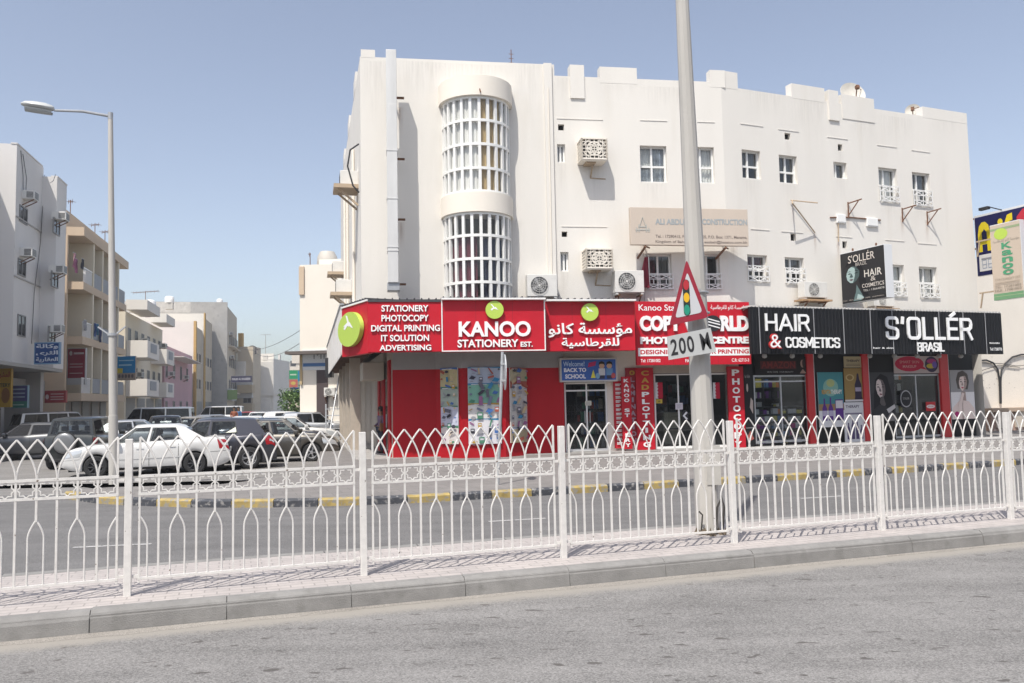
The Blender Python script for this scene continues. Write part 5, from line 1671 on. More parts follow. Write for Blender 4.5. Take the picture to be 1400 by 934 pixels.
# empty rusty brackets left on the wall
def wbracket(label, px, L_=.5, h=.42, m_=M_rust):
    x, y = px
    u, z = FB.hit(x, y)
    o = thing('wall_bracket', label, 'bracket', FB.P(u, z), FB.a, 'empty rusty brackets on the cream wall')
    mb = MB(); mb.bar((0, 0, 0), (.12, -L_, .05), .035); mb.build('bracket_arm', m_, o)
    mb = MB(); mb.bar((0, 0, -h), (.10, -L_ * .75, .02), .028); mb.bar((0, -.01, -h - .03), (0, -.01, .05), .035); mb.build('bracket_brace', m_, o)
wbracket('rusty bracket nearest the cable clips under the small window', (1159, 278.5))
wbracket('left of the pair of empty rusty brackets under the tall grilled windows', (1233, 286.5))
wbracket('right of the pair of empty rusty brackets under the tall grilled windows', (1267, 291))
def rod(name, label, pts, r=.02, m_=M_brkt, f=FB, cat='rod'):
    mb = MB(); mb.tube([f.P(*f.hit(x, y, d), d) for x, y, d in pts], r, 6)
    return tag(mb.build(name, m_, smooth=40), label, cat)
rod('diagonal_strut', 'thin bare steel strut standing off the wall right of the long beige board', [(1083, 274, .05), (1083.5, 278, .5), (1114, 318, .05)], .022)
rod('horizontal_rod', 'short bare rod above the diagonal strut on the wall', [(1081, 274, .06), (1118, 277.5, .5)], .02)
rod('wall_conduit', 'thin level conduit with two white boxes below the small square window', [(1135, 297.5, .03), (1160, 297, .03), (1204, 301, .03)], .022, M_rust)
rod('drain_pipe', 'short rusty vertical pipe dropping from the level conduit', [(1146, 300, .04), (1146.5, 331, .04)], .02, M_brkt)
for px, lab in (((1144, 293, 1156, 305), 'square white junction box at the left of the level conduit'), ((1185, 298, 1200, 310), 'square white junction box at the right of the level conduit')):
    u0, u1, z0, z1 = FB.r(*px, .05)
    o = thing('junction_box', lab, 'junction box', FB.P((u0 + u1) / 2, z0), FB.a)
    mb = MB(); mb.bbox((u0 - u1) / 2, (u1 - u0) / 2, -.07, 0, 0, z1 - z0, .01); mb.build('box_body', M_white, o)
    mb = MB(); mb.bbox((u0 - u1) / 2 + .02, (u1 - u0) / 2 - .02, -.085, -.07, .03, z1 - z0 - .03, .005); mb.build('box_lid', M_alu, o)
rod('floor_conduit', 'thin vertical conduit down the wall beside the round stair bay', [(749.5, 120, .09), (753, 280, .09), (755, 398, .09)], .016, M_wall2, FA)
rod('rain_spout', 'short dark spout poking from the cap of the round stair bay', [(655, 119, 1.05), (657, 126, 1.2)], .02, M_rust, FA)
# red and white flag hung at the first floor window
u0, z1 = FA.hit(884.5, 352, .1)
o = thing('hanging_flag', 'furled dark red and white flag hanging left of the middle floor grilled window', 'flag', FA.P(u0, z1 - .95, .1), FA.a)
mb = MB()
vs = []
for j in range(10):
    z = .95 * j / 9
    for i in range(9):
        x = (-.30 + .05 * i) * (1.0 - .75 * j / 9) - .02
        vs.append((x, -.06 + .05 * math.sin(i * 1.7 + j * .3) * (1 - j / 12), z))
mb.add(vs, [(j * 9 + i, j * 9 + i + 1, (j + 1) * 9 + i + 1, (j + 1) * 9 + i) for j in range(9) for i in range(8)])
mb.build('flag_cloth', mat('maroon_flag', (.22, .02, .04), .8), o, smooth=60)
mb = MB(); mb.tube([(.05, -.04, -.05), (.02, -.1, 1.0)], .014, 6); mb.build('flag_staff', M_white, o)
# dishes and masts on the roof
def dish(label, f, px, py, d, R_, face, tiltz=R(35), m_=None):
    u, z = f.hit(px, py, d)
    o = thing('satellite_dish', label, 'satellite dish', f.P(u, z - R_ * 1.15, d), face)
    T = Matrix.Translation((0, 0, R_ * 1.15)) @ Matrix.Rotation(math.pi / 2 - tiltz, 4, 'X')
    mb = MB(); mb.lathe([(R_ * t, .28 * R_ * t * t) for t in (0.001, .25, .5, .75, 1.0)] + [(R_ * .985, .285 * R_ + .02)] + [(R_ * t, .28 * R_ * t * t + .015) for t in (.75, .5, .25, .001)], 28, T @ Matrix.Rotation(0, 4, 'X'))
    mb.build('dish_reflector', m_ or mat('dish_weathered', (.52, .49, .43), .6, var=.15, scale=6), o, smooth=50)
    mb = MB(); mb.tube([T @ Vector((0, -R_ * .9, .25 * R_)), T @ Vector((0, 0, R_ * .9))], .02, 6); mb.tube([T @ Vector((R_ * .8, .4 * R_, .25 * R_)), T @ Vector((0, 0, R_ * .9))], .012, 6)
    mb.box(-.06, .06, -.06, .06, -.06, .06, T @ Matrix.Translation((0, 0, R_ * .95)))
    mb.build('feed_arm', M_rust, o)
    mb = MB(); mb.tube([(0, .1, -1.0), (0, .1, R_ * 1.0)], .04, 8); mb.build('dish_mast', M_galv, o)
    return o
dish('large weathered satellite dish behind the battlement on the cream roof', FB, 1163.5, 131, -.9, .47, FB.a - R(14), R(20), mat('dish_tan', (.58, .55, .49), .6, var=.12, scale=5))
dish('smaller tilted satellite dish at the right of the cream roof', FB, 1248, 153, -1.0, .27, FB.a - R(50), R(8), mat('dish_tan', (.42, .38, .31), .7))
u, z = FA.hit(699, 86, -2)
o = thing('roof_antenna', 'small thin antenna on the cream roof right of the round bay', 'antenna', FA.P(u, z - 1.2, -2), FA.a)
mb = MB(); mb.tube([(0, 0, 0), (0, 0, 1.65)], .015, 6); mb.build('mast', M_rust, o)
mb = MB()
for k, zz in enumerate((1.2, 1.35, 1.5)): mb.bar((-.08, 0, zz), (.08, 0, zz), .014)
mb.build('antenna_element', M_rust, o)
# things fixed along the side street wall (seen edge on at the left corner)
def sp(px, z, out):
    """point on the side street wall at photo x px"""
    c0 = FA.P(uL, 0); r_ = ray(px, 400)
    n_ = Vector((-STREET.y, STREET.x, 0)); t = (c0 - Vector((0, 0, CAMZ))).dot(n_) / r_.dot(n_)
    p = Vector((0, 0, CAMZ)) + r_ * t
    return Vector((p.x, p.y, 0)) + n_ * out
nW = Vector((-STREET.y, STREET.x, 0))
aW = math.atan2(nW.x, -nW.y)
for i, (t_, z, lab) in enumerate(((1.6, 8.4, 'tan window ledge with an air conditioner, upper of those on the side street wall'), (5.8, 5.6, 'tan window ledge with an air conditioner, lowest on the side street wall'), (10.0, 7.0, 'tan window ledge with an air conditioner, farthest on the side street wall'))):
    p = FA.P(uL, 0) + STREET * t_
    o = thing('window_ledge', lab, 'ledge', (p.x, p.y, z), aW)
    mb = MB(); mb.box(-.5, .5, -.75, 0, 0, .12); mb.build('ledge_slab', mat('tan_ledge', (.44, .34, .24), .8, var=.1), o)
    for x in (-.3, .3): mb = MB(); mb.bar((x, 0, -.5), (x, -.6, 0), .06); mb.build('ledge_bracket', MATS['tan_ledge'], o)
    mb = MB(); mb.bbox(-.35, .35, -.55, 0, .13, .58, .015); a_ = mb.build('ac_body', M_ac, o)
    mb = MB()
    for k in range(6): mb.box(-.30, .30, -.558, -.551, .18 + k * .06, .21 + k * .06)
    mb.build('ac_louvre', M_acd, a_)
mb = MB(); p = FA.P(uL, 0) + STREET * .5
mb.tube([p + nW * .02 + Vector((0, 0, 9.6)), p + nW * .28 + Vector((0, 0, 9.4)), p + nW * .36 + Vector((0, 0, 8.9)), p + nW * .2 + Vector((0, 0, 8.3)), p + nW * .02 + Vector((0, 0, 8.1))], .025, 6)
tag(mb.build('looped_cable', M_black, smooth=40), 'black looped cable bulging from the left edge of the cream building', 'cable')
mb = MB()
for t_ in (3.0, 7.2, 9.5):
    p = FA.P(uL, 0) + STREET * t_ + nW * .06
    mb = MB(); mb.tube([p + Vector((0, 0, 3.4)), p + Vector((0, 0, 10.2))], .05, 8)
    mb.build('rain_pipe', M_wall2, bld, loc=-Vector(bld.location), smooth=40)
# canopy along the side street: corrugated fascia and rusty underside
cp0 = Vector((q467.x, q467.y, 0)); cp1 = cp0 + STREET * 18.5
zt0, zb0 = FC.Z(468, 417), FC.Z(468, 485)
o = thing('side_canopy', 'corrugated metal canopy running along the side street wall with a rusty underside', 'canopy', cp0, math.atan2(STREET.y, STREET.x))
mb = MB()
L_ = 18.5; n_ = int(L_ / .1)
vs = []
for i in range(n_ + 1):
    x = L_ * i / n_
    y = .03 * (1 if (i // 2) % 2 else 0)
    vs += [(x, y, zb0), (x, y, zt0)]
mb.add(vs, [(2 * i, 2 * i + 2, 2 * i + 3, 2 * i + 1) for i in range(n_)])
mb.build('canopy_fascia', mat('white_corrugated', (.72, .70, .67), .5, var=.12, scale=3, streak=True, col2=(.34, .20, .13), thr=.60, soft=.1), o)
mb = MB(); mb.box(.05, L_, -1.0, -.02, zb0 + .25, zb0 + .29)
for i in range(28): mb.box(.1 + i * .66, .16 + i * .66, -1.0, -.03, zb0 + .12, zb0 + .249)
mb.build('canopy_soffit', mat('rusty_soffit', (.20, .13, .10), .8, var=.35, scale=6), o)
mb = MB(); mb.box(-.02, L_, -.06, .06, zt0 + .001, zt0 + .05); mb.box(0, L_, -.7, -.06, zt0 - .05, zt0 - .01); mb.build('canopy_roof', M_grey, o)
mb = MB(); mb.tube([(13.2, .1, 0.02), (14.6, -.5, zb0 + .2)], .035, 8); mb.build('canopy_prop', M_galv, o, smooth=40)
# ground floor wall along the side street, set back under the upper floors
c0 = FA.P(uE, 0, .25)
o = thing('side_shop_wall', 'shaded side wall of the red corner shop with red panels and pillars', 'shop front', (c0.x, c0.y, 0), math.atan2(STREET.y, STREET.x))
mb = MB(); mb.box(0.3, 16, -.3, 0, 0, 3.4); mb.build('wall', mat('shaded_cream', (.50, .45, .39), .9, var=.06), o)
mb = MB(); mb.box(0.02, 16, -.35, 1.05, .0, .15); mb.build('walkway_step', MATS['step_concrete'], o)
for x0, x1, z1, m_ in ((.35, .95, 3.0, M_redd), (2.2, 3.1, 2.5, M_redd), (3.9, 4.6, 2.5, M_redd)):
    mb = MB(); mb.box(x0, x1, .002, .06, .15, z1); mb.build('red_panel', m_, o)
for x0, x1 in ((1.0, 2.1), (3.2, 3.8)):
    mb = MB(); mb.box(x0, x1, .002, .03, .15, 2.4); d_o = mb.build('door', mat('dark_door_glass', (.02, .02, .022), .15), o)
    mb = MB(); mb.tube([(x0 + .15, .08, 1.0), (x0 + .15, .08, 1.4)], .015); mb.build('handle', M_galv, d_o)
for x in (.5, 4.9, 8.0, 11.0, 14.5):
    mb = MB(); mb.box(x, x + .35, .62, .97, .15, 3.45); mb.build('pillar', mat('tan_pillar', (.46, .40, .33), .85, var=.08), o) if x > 1 else None
mb = MB(); mb.bbox(1.6, 3.0, .1, .75, 2.45, 3.0, .02); mb.build('box_housing', mat('beige_housing', (.44, .40, .33), .7), o)

# rain and rust stains on the cream wall: thin films whose own pattern fades out downwards
def stain_mat(name, c, strength):
    mt = bpy.data.materials.new(name); mt.use_nodes = True
    n, l = mt.node_tree.nodes, mt.node_tree.links
    b = n['Principled BSDF']; b.inputs['Base Color'].default_value = (*c, 1); b.inputs['Roughness'].default_value = .9; b.inputs['Specular IOR Level'].default_value = .1
    tc = n.new('ShaderNodeTexCoord'); mp = n.new('ShaderNodeMapping'); mp.inputs['Scale'].default_value = (9, 1, .7)
    l.new(tc.outputs['Object'], mp.inputs['Vector'])
    nz = n.new('ShaderNodeTexNoise'); nz.inputs['Scale'].default_value = 1.5; nz.inputs['Detail'].default_value = 4; l.new(mp.outputs['Vector'], nz.inputs['Vector'])
    sx = n.new('ShaderNodeSeparateXYZ'); l.new(tc.outputs['Generated'], sx.inputs[0])
    def M_(op, a, c_):
        q = n.new('ShaderNodeMath'); q.operation = op
        for i, v in enumerate((a, c_)):
            if isinstance(v, (int, float)): q.inputs[i].default_value = v
            else: l.new(v, q.inputs[i])
        return q.outputs[0]
    edge = M_('MULTIPLY', M_('MULTIPLY', sx.outputs['X'], M_('SUBTRACT', 1.0, sx.outputs['X'])), 4.0)
    g = M_('MULTIPLY', M_('POWER', sx.outputs['Z'], 1.4), edge)
    rp = n.new('ShaderNodeValToRGB'); rp.color_ramp.elements[0].position = .40; rp.color_ramp.elements[1].position = .70; l.new(nz.outputs['Fac'], rp.inputs['Fac'])
    a = M_('MULTIPLY', M_('MULTIPLY', rp.outputs['Color'], g), strength)
    l.new(a, b.inputs['Alpha'])
    return mt
ST_d = stain_mat('rain_stain', (.34, .30, .25), .13)
ST_r = stain_mat('rust_stain', (.34, .17, .08), .45)
random.seed(31)
def stain(f, px, y, w_, h, m_):
    u, z = f.hit(px, y)
    mb = MB(); mb.add([(-w_ / 2, 0, -h), (w_ / 2, 0, -h), (w_ / 2, 0, 0), (-w_ / 2, 0, 0)], [(0, 1, 2, 3)])
    mb.build('wall_stain', m_, bld, loc=f.P(u, z, .003) - Vector(bld.location), rotz=f.a)
for px, y, w_, h in ((813, 222, .8, 2.2), (820, 370, .8, 1.1), (893, 251, 1.0, .9), (901, 397, .9, .5), (768, 224, .4, 1.4), (771, 372, .35, 1.0), (845, 100, 2.0, 1.0), (910, 119, 1.8, .9), (640, 88, 3.6, 1.3), (572, 84, 1.6, 1.6), (770, 106, .6, .9), (725, 88, 1.2, 2.0), (700, 300, .8, 2.2), (515, 84, 1.0, 2.6)):
    stain(FA, px, y, w_, h, ST_d)
for px, y, w_, h in ((1027, 246, .8, .9), (1077, 252, .8, 1.0), (1150, 245, .7, .8), (1215, 279, .9, .8), (1260, 284, .9, .8), (1036, 387, .9, .7), (1086, 390, .9, .6), (1045, 123, 2.2, 1.1), (1105, 135, 1.8, 1.6), (1225, 160, 1.8, 1.2), (1290, 153, 2.0, 1.3), (1177, 150, 1.4, 1.5), (1077, 193, .3, .9), (1149, 208, .3, .8)):
    stain(FB, px, y, w_, h, ST_d)
for px, y, w_, h in ((1159, 287, .22, 1.0), (1233, 296, .22, .9), (1267, 301, .22, .9), (1114, 318, .15, .9), (1084, 275, .15, .8), (1146, 332, .2, .8)):
    stain(FB, px, y, w_, h, ST_r)
for px, y, w_, h in ((880, 336, .3, .6), (1003, 336, .3, .6), (547, 147, .2, .9), (549, 304, .2, .9)):
    stain(FA, px, y, w_, h, ST_r)
# ---------------------------------------------------------------- median railing
PS = (fb - fa).length / 4.0                  # post spacing from the photograph
PH, ZM = 1.30, .172
fence = thing('median_railing', 'white steel railing of pointed arches and a band of stars along the median', 'railing', (fa.x, fa.y, ZM), FM.a)
def post_mesh():
    mb = MB(); mb.bbox(-.029, .029, -.029, .029, -.01, PH, .004)
    return mb
def panel_mesh():
    mb = MB()
    n = 12
    x0, x1 = .085, PS - .085
    st = (x1 - x0) / n
    X = [x0 + st * i for i in range(n + 1)]
    zb, z1, z2, zs, zt = .135, .835, .985, 1.03, 1.315
    for z, h in ((zb, .02), (z1, .022), (z2, .022)): mb.box(x0 - .01, x1 + .01, -.011, .011, z - h / 2, z + h / 2)
    for z in (zb + .02, z2 - .03):
        mb.box(.034, x0, -.008, .008, z - .012, z + .012); mb.box(x1, PS - .034, -.008, .008, z - .012, z + .012)
    w_ = .0085
    def arc(pts, r=.0075): mb.tube(pts, r, 6)
    for i, x in enumerate(X):
        end = i in (0, n)
        if end:
            mb.box(x - w_, x + w_, -w_, w_, .10, zt - .005)
            sg = 1 if i == 0 else -1
            arc([(x + sg * (.002 + .062 * (math.sin(t * math.pi / 2))), 0, .655 - .15 * t) for t in [k / 6 for k in range(7)]] + [(x + sg * .064, 0, zb)])
        elif i % 2:
            mb.box(x - w_, x + w_, -w_, w_, zb + .01, zs)
        else:
            mb.box(x - w_, x + w_, -w_, w_, .65, zs)
            for sg in (1, -1):
                arc([(x + sg * (.002 + .056 * math.sin(t * math.pi / 2)), 0.0 + .0008 * sg, .66 - .15 * t) for t in [k / 6 for k in range(7)]] + [(x + sg * .058, .0008 * sg, zb)])
    # interlaced pointed arches: each bar sends a limb to the tips above its neighbours
    for i, x in enumerate(X):
        for sg in (1, -1):
            j = i + sg
            if not 0 <= j <= n: continue
            pts = []
            for k in range(10):
                t = k / 9
                pts.append((x + sg * st * t ** 1.95, .004 * sg, zs - .05 + (zt - zs + .05) * t))
            arc(pts, .0078)
    # star band
    for i in range(n):
        cx, cz = (X[i] + X[i + 1]) / 2, (z1 + z2) / 2
        pts = []
        for k in range(16):
            r_ = .066 if k % 2 == 0 else .050
            a = k * math.pi / 8
            pts.append((cx + r_ * math.cos(a), 0, cz + r_ * math.sin(a)))
        mb.tube(pts, .0075, 4, closed=True)
    return mb
random.seed(2)
post0 = post_mesh().build('post', M_fence, fence)
panel0 = panel_mesh().build('railing_panel', M_fence, fence, smooth=40)
first = True
for i in range(-3, 9):
    if i != 0:
        c = post0.copy(); C.objects.link(c); c.parent = fence; c.location = (PS * i, 0, random.uniform(-.008, .004))
        c.rotation_euler = (random.uniform(-.008, .008), random.uniform(-.006, .006), 0)
    if i < 8 and i != 0:
        c = panel0.copy(); C.objects.link(c); c.parent = fence; c.location = (PS * i, 0, random.uniform(-.006, .004))
        c.rotation_euler = (random.uniform(-.006, .006), 0, random.uniform(-.004, .004))

# ---------------------------------------------------------------- big pole on the median with its two traffic signs
pb = gp(968, 727, .172)
pt_ = atz(932.5, -2, pb.y - .05)
ax = pt_ - pb
pole = thing('lighting_column', 'thick pale tapering column on the median carrying the traffic signs', 'pole', pb, 0)
mb = MB()
ptop = ax * 1.35
r0, r1 = .138, .078
mb.tube([(0, 0, 0), ax * .12, ax * .12 + Vector((0, 0, .001)), ax * .5, ax, ptop], [r0, r0 - .004, r0 - .004, .112, r1, .066], 12)
mb.build('shaft', M_conc, pole, smooth=25)
mb = MB(); mb.box(-.02, .14, -.145, -.12, .55, 1.0); mb.build('access_door', mat('pole_door', (.44, .425, .395), .8, var=.1), pole)
mb = MB(); mb.tube([(.12, -.17, 0), (.15, -.19, .3), (.13, -.18, .42), (.07, -.19, .30), (.04, -.2, .0)], .014, 6); mb.tube([(-.12, -.17, .0), (-.10, -.19, .22), (-.14, -.2, .26)], .01, 6)
mb.build('cable_loop', mat('dark_cable', (.05, .045, .04), .8), pole, smooth=40)
mb = MB()
for k in range(46):
    a = random.uniform(0, 6.28); r_ = random.uniform(.10, .24); x, y = r_ * math.cos(a), r_ * math.sin(a) - .06
    s = random.uniform(.015, .05); h = random.uniform(.01, .10) * (1.2 - r_ * 3)
    mb.add([(x - s, y - s * .7, -.005), (x + s, y - s * .5, -.005), (x + s * .6, y + s, -.005), (x + .2 * s, y, max(.012, h))], [(0, 1, 3), (1, 2, 3), (2, 0, 3), (0, 2, 1)])
mb.build('rubble', mat('earth_rubble', (.13, .10, .07), .95, var=.4, scale=25), pole)
# warning sign: a triangle turned a little to its left
yS = pb.y - .26
A_, B_, D_ = atz(938.8, 354.5, yS), atz(915, 445.5, yS + .02), atz(969, 434, yS - .02)
ctr = (A_ + B_ + D_) / 3
sg = thing('warning_sign', 'red bordered triangular warning sign showing a traffic light, on the thick pole', 'road sign', ctr, 0)
def rnd_tri(mb, pts, y, k, yb=None):
    """triangle with small rounded corners around the centre, scaled by k"""
    P_ = [(p - ctr) * k for p in pts]
    out = []
    for i in range(3):
        a, b, c = P_[i - 1], P_[i], P_[(i + 1) % 3]
        d0, d1 = (a - b).normalized(), (c - b).normalized()
        r_ = .045
        for t in (0, .33, .67, 1):
            q = b + d0 * r_ * (1 - t) ** 2 + d1 * r_ * t ** 2
            out.append(q)
    n = len(out)
    v = [Vector((p.x, p.y + y, p.z)) for p in out]
    if yb is None: mb.add(v, [tuple(range(n))])
    else:
        v += [Vector((p.x, p.y + yb, p.z)) for p in out]
        mb.add(v, [tuple(range(n)), tuple(range(2 * n - 1, n - 1, -1))] + [(i, n + i, n + (i + 1) % n, (i + 1) % n) for i in range(n)])
mb = MB(); rnd_tri(mb, (A_, B_, D_), .0, 1, .012); mb.build('red_border', mat('sign_red', (.27, .012, .03), .5), sg)
ctr_in = ctr
mb = MB(); rnd_tri(mb, (A_, B_, D_), -.003, .70); mb.build('white_field', mat('sign_white', (.50, .51, .525), .5), sg)
tdir = (A_ - (B_ + D_) / 2).normalized(); tdir = Vector((-.035, 0, 1)).normalized(); xdir = Vector((1, 0, .0))
cc = atz(938.2, 407, yS) - ctr
def sd_(mb, cx, cz, rx, rz, y, n=24): mb.add([Vector((cx + rx * math.cos(2 * math.pi * k / n), y, cz + rz * math.sin(2 * math.pi * k / n))) for k in range(n)], [tuple(range(n))])
mb = MB()
px_m = yS / 1120
pts = []
for k in range(12): a = math.pi * k / 11; pts.append((4.6 * math.cos(a), 20.5 + 4.6 * math.sin(a)))
for k in range(12): a = math.pi + math.pi * k / 11; pts.append((4.6 * math.cos(a) + .6, -20 + 4.6 * math.sin(a)))
mb.add([Vector((cc.x + x * px_m, -.006, cc.z + z * px_m)) for x, z in pts], [tuple(range(24))]); sb = mb.build('signal_symbol', mat('sign_dark_green', (.02, .035, .03), .4), sg)
for z, col, nm in ((17.5, (.42, .03, .04), 'red'), (0, (.72, .42, .02), 'amber'), (-17, (.02, .26, .17), 'green')):
    mb = MB(); sd_(mb, cc.x + .2 * px_m, cc.z + z * px_m, 4.0 * px_m, 7.2 * px_m if nm != 'amber' else 6.8 * px_m, -.009); mb.build('signal_lens', mat('lens_' + nm, col, .4), sb)
mb = MB()
for z in (-.12, .12):
    mb.box(-.12, .16, .03, .06, z - .02, z + .02)
    mb.tube([(pb.x - ctr.x - .145 * math.cos(t_) + (ax.x / ax.z) * (ctr.z + z), pb.y - ctr.y - .145 * math.sin(t_), z) for t_ in [k * math.pi / 8 for k in range(17)]], .012, 6)
mb.build('fixing_clamp', M_galv, sg)
# 200 M plate
q = [atz(*p, yS) for p in ((914.2, 492.3), (979.5, 481.2), (971.5, 448), (912, 460.3))]
c4 = sum(q, Vector()) / 4
pl = thing('distance_plate', 'tilted white plate reading 200 M beneath the triangular sign', 'road sign', c4, 0)
mb = MB(); v = [p - c4 for p in q]
mb.add(v + [p + Vector((0, .012, 0)) for p in v], [(0, 1, 2, 3), (7, 6, 5, 4), (0, 4, 5, 1), (1, 5, 6, 2), (2, 6, 7, 3), (3, 7, 4, 0)]); mb.build('plate', mat('plate_white', (.44, .45, .445), .5, var=.06), pl)
def bil(s, t): return (v[0] * (1 - s) * (1 - t) + v[1] * s * (1 - t) + v[2] * s * t + v[3] * (1 - s) * t)
mb = MB()
for body, s0, s1 in (('2', .06, .21), ('0', .24, .39), ('0', .42, .57), ('M', .72, .92)):
    vs_, fs_ = text_mesh(body, .018)
    ax_, bx_ = min(p[0] for p in vs_), max(p[0] for p in vs_); az, bz = min(p[1] for p in vs_), max(p[1] for p in vs_)
    mb.add([bil(s0 + (s1 - s0) * (p[0] - ax_) / (bx_ - ax_), .16 + .68 * (p[1] - az) / (bz - az)) + Vector((0, -.003, 0)) for p in vs_], fs_)
mb.build('plate_lettering', M_black, pl)
mb = MB(); mb.box(-.05, .2, .02, .06, -.02, .02); mb.tube([(pb.x - c4.x - .15 * math.cos(t_) + (ax.x / ax.z) * c4.z, pb.y - c4.y - .15 * math.sin(t_), 0) for t_ in [k * math.pi / 8 for k in range(17)]], .012, 6); mb.build('fixing_clamp', M_galv, pl)

# ---------------------------------------------------------------- street lamp on the left corner
lb = gp(155.5, 662, .12)
lt = atz(151, 156, lb.y)
lamp = thing('street_lamp', 'slender grey street lamp with one long left arm at the corner of the side street', 'street lamp', lb, 0)
ax = lt - lb
mb = MB(); mb.tube([(0, 0, 0), ax * .18, ax * .18 + Vector((0, 0, .002)), ax * .5, ax], [.10, .098, .088, .072, .05], 12); mb.build('pole', M_conc, lamp, smooth=30)
arm1 = atz(74, 151, lb.y - .35) - lb
mb = MB(); mb.tube([ax - Vector((0, 0, .05)), ax.lerp(arm1, .5) + Vector((0, 0, .02)), arm1], [.032, .03, .026], 8); mb.tube([ax - Vector((0, 0, .12)), ax + Vector((0, 0, .03))], .055, 10); mb.build('arm', M_grey, lamp, smooth=40)
hd = (arm1 - ax).normalized(); hd.z = .03; hd.normalize()
end = atz(29, 144, lb.y - .55) - lb
mb = MB()
ln = (end - arm1)
rings = []
vs = []
prof = ((0, .05, .045), (.06, .09, .07), (.3, .13, .10), (.6, .135, .10), (.88, .11, .075), (1.0, .05, .03))
sdv = ln.cross(Vector((0, 0, 1))).normalized()
for t, wd_, ht in prof:
    c_ = arm1 + ln * t + Vector((0, 0, .03))
    for k in range(10):
        a = 2 * math.pi * k / 10
        zz = math.sin(a) * ht
        if zz < 0: zz *= .7
        vs.append(c_ + sdv * math.cos(a) * wd_ + Vector((0, 0, zz)))
n_ = 10
mb.add(vs, [(i * n_ + k, i * n_ + (k + 1) % n_, (i + 1) * n_ + (k + 1) % n_, (i + 1) * n_ + k) for i in range(5) for k in range(n_)] + [tuple(range(n_)), tuple(5 * n_ + k for k in range(n_))])
hdo = mb.build('lamp_head', mat('lamp_head_grey', (.50, .51, .50), .4), lamp, smooth=50)
mb = MB(); vs = []
for t, wd_, ht in prof[1:5]:
    c_ = arm1 + ln * t + Vector((0, 0, -.035))
    for k in range(7):
        a = math.pi + math.pi * k / 6
        vs.append(c_ + sdv * math.cos(a) * wd_ * .8 + Vector((0, 0, math.sin(a) * .085)))
mb.add(vs, [(i * 7 + k, i * 7 + k + 1, (i + 1) * 7 + k + 1, (i + 1) * 7 + k) for i in range(3) for k in range(6)]); mb.build('lamp_lens', mat('lamp_lens_grey', (.40, .42, .42), .2), hdo, smooth=50)
zb_ = FM.Z(155, 458) if False else (atz(154, 457.5, lb.y) - lb).z
mb = MB()
c_ = ax * (zb_ / ax.z)
for sx in (-1, 1): mb.bar(c_ + Vector((sx * .07, 0, 0)), c_ + Vector((sx * .30, -.03, .17)), .028)
mb.lathe([(.085, -.03), (.1, -.03), (.1, .03), (.085, .03)], 14, Matrix.Translation(c_)); mb.build('flag_bracket', M_galv, lamp)
# ---------------------------------------------------------------- thin post with a round sign seen from its edge
sb_ = gp(680.7, 663, .125)
stp = atz(687, 481, sb_.y)
o = thing('edge_on_sign', 'thin grey post with a round road sign seen almost edge on, before the red shop', 'road sign', sb_, 0)
ax = stp - sb_
mb = MB(); mb.tube([(0, 0, 0), ax], .03, 10); mb.build('post', M_galv, o, smooth=40)
cz = atz(687, 509, sb_.y) - sb_
Tm = Matrix.Translation(cz + Vector((.045, -.01, 0))) @ Matrix.Rotation(R(-84), 4, 'Z')
mb = MB(); mb.disc(0, 0, .30, .345, -.008, .008, 32); mb.v = [tuple(Tm @ Vector(p)) for p in mb.v]; mb.build('sign_disc', mat('sign_back', (.55, .56, .57), .4, .3), o)
mb = MB(); 
for z in (-.16, .16): mb.box(-.035, .05, -.04, .04, z - .02, z + .02)
mb.v = [tuple(Vector(p) + cz) for p in mb.v]; mb.build('fixing_clamp', M_galv, o)
# ---------------------------------------------------------------- cars
M_tyre = mat('tyre_rubber', (.022, .022, .023), .85, var=.2, scale=12)
M_rim = mat('alloy_rim', (.55, .56, .58), .3, .7)
M_rimd = mat('steel_rim_dark', (.10, .10, .105), .5, .4)
M_cglass = glass('car_glass', (.72, .76, .76), .10, (.02, .022, .024))
M_cdark = glass('dark_car_glass', (.10, .11, .11), .55, (.012, .013, .014))
M_trim = mat('car_black_trim', (.018, .018, .019), .55)
M_seat = mat('car_seat_cloth', (.05, .05, .055), .9)
M_headl = mat('headlight_lens', (.55, .57, .58), .08, .3)
M_taill = mat('taillight_red', (.34, .01, .015), .15, coat=.5)
M_plate = mat('number_plate', (.68, .68, .66), .5)
def lerp(a, b, t): return a + (b - a) * t
def curve(pts, x):
    if x <= pts[0][0]: return pts[0][1]
    for (a, b), (c, d) in zip(pts, pts[1:]):
        if x <= c:
            t = (x - a) / (c - a)
            return b + (d - b) * t
    return pts[-1][1]
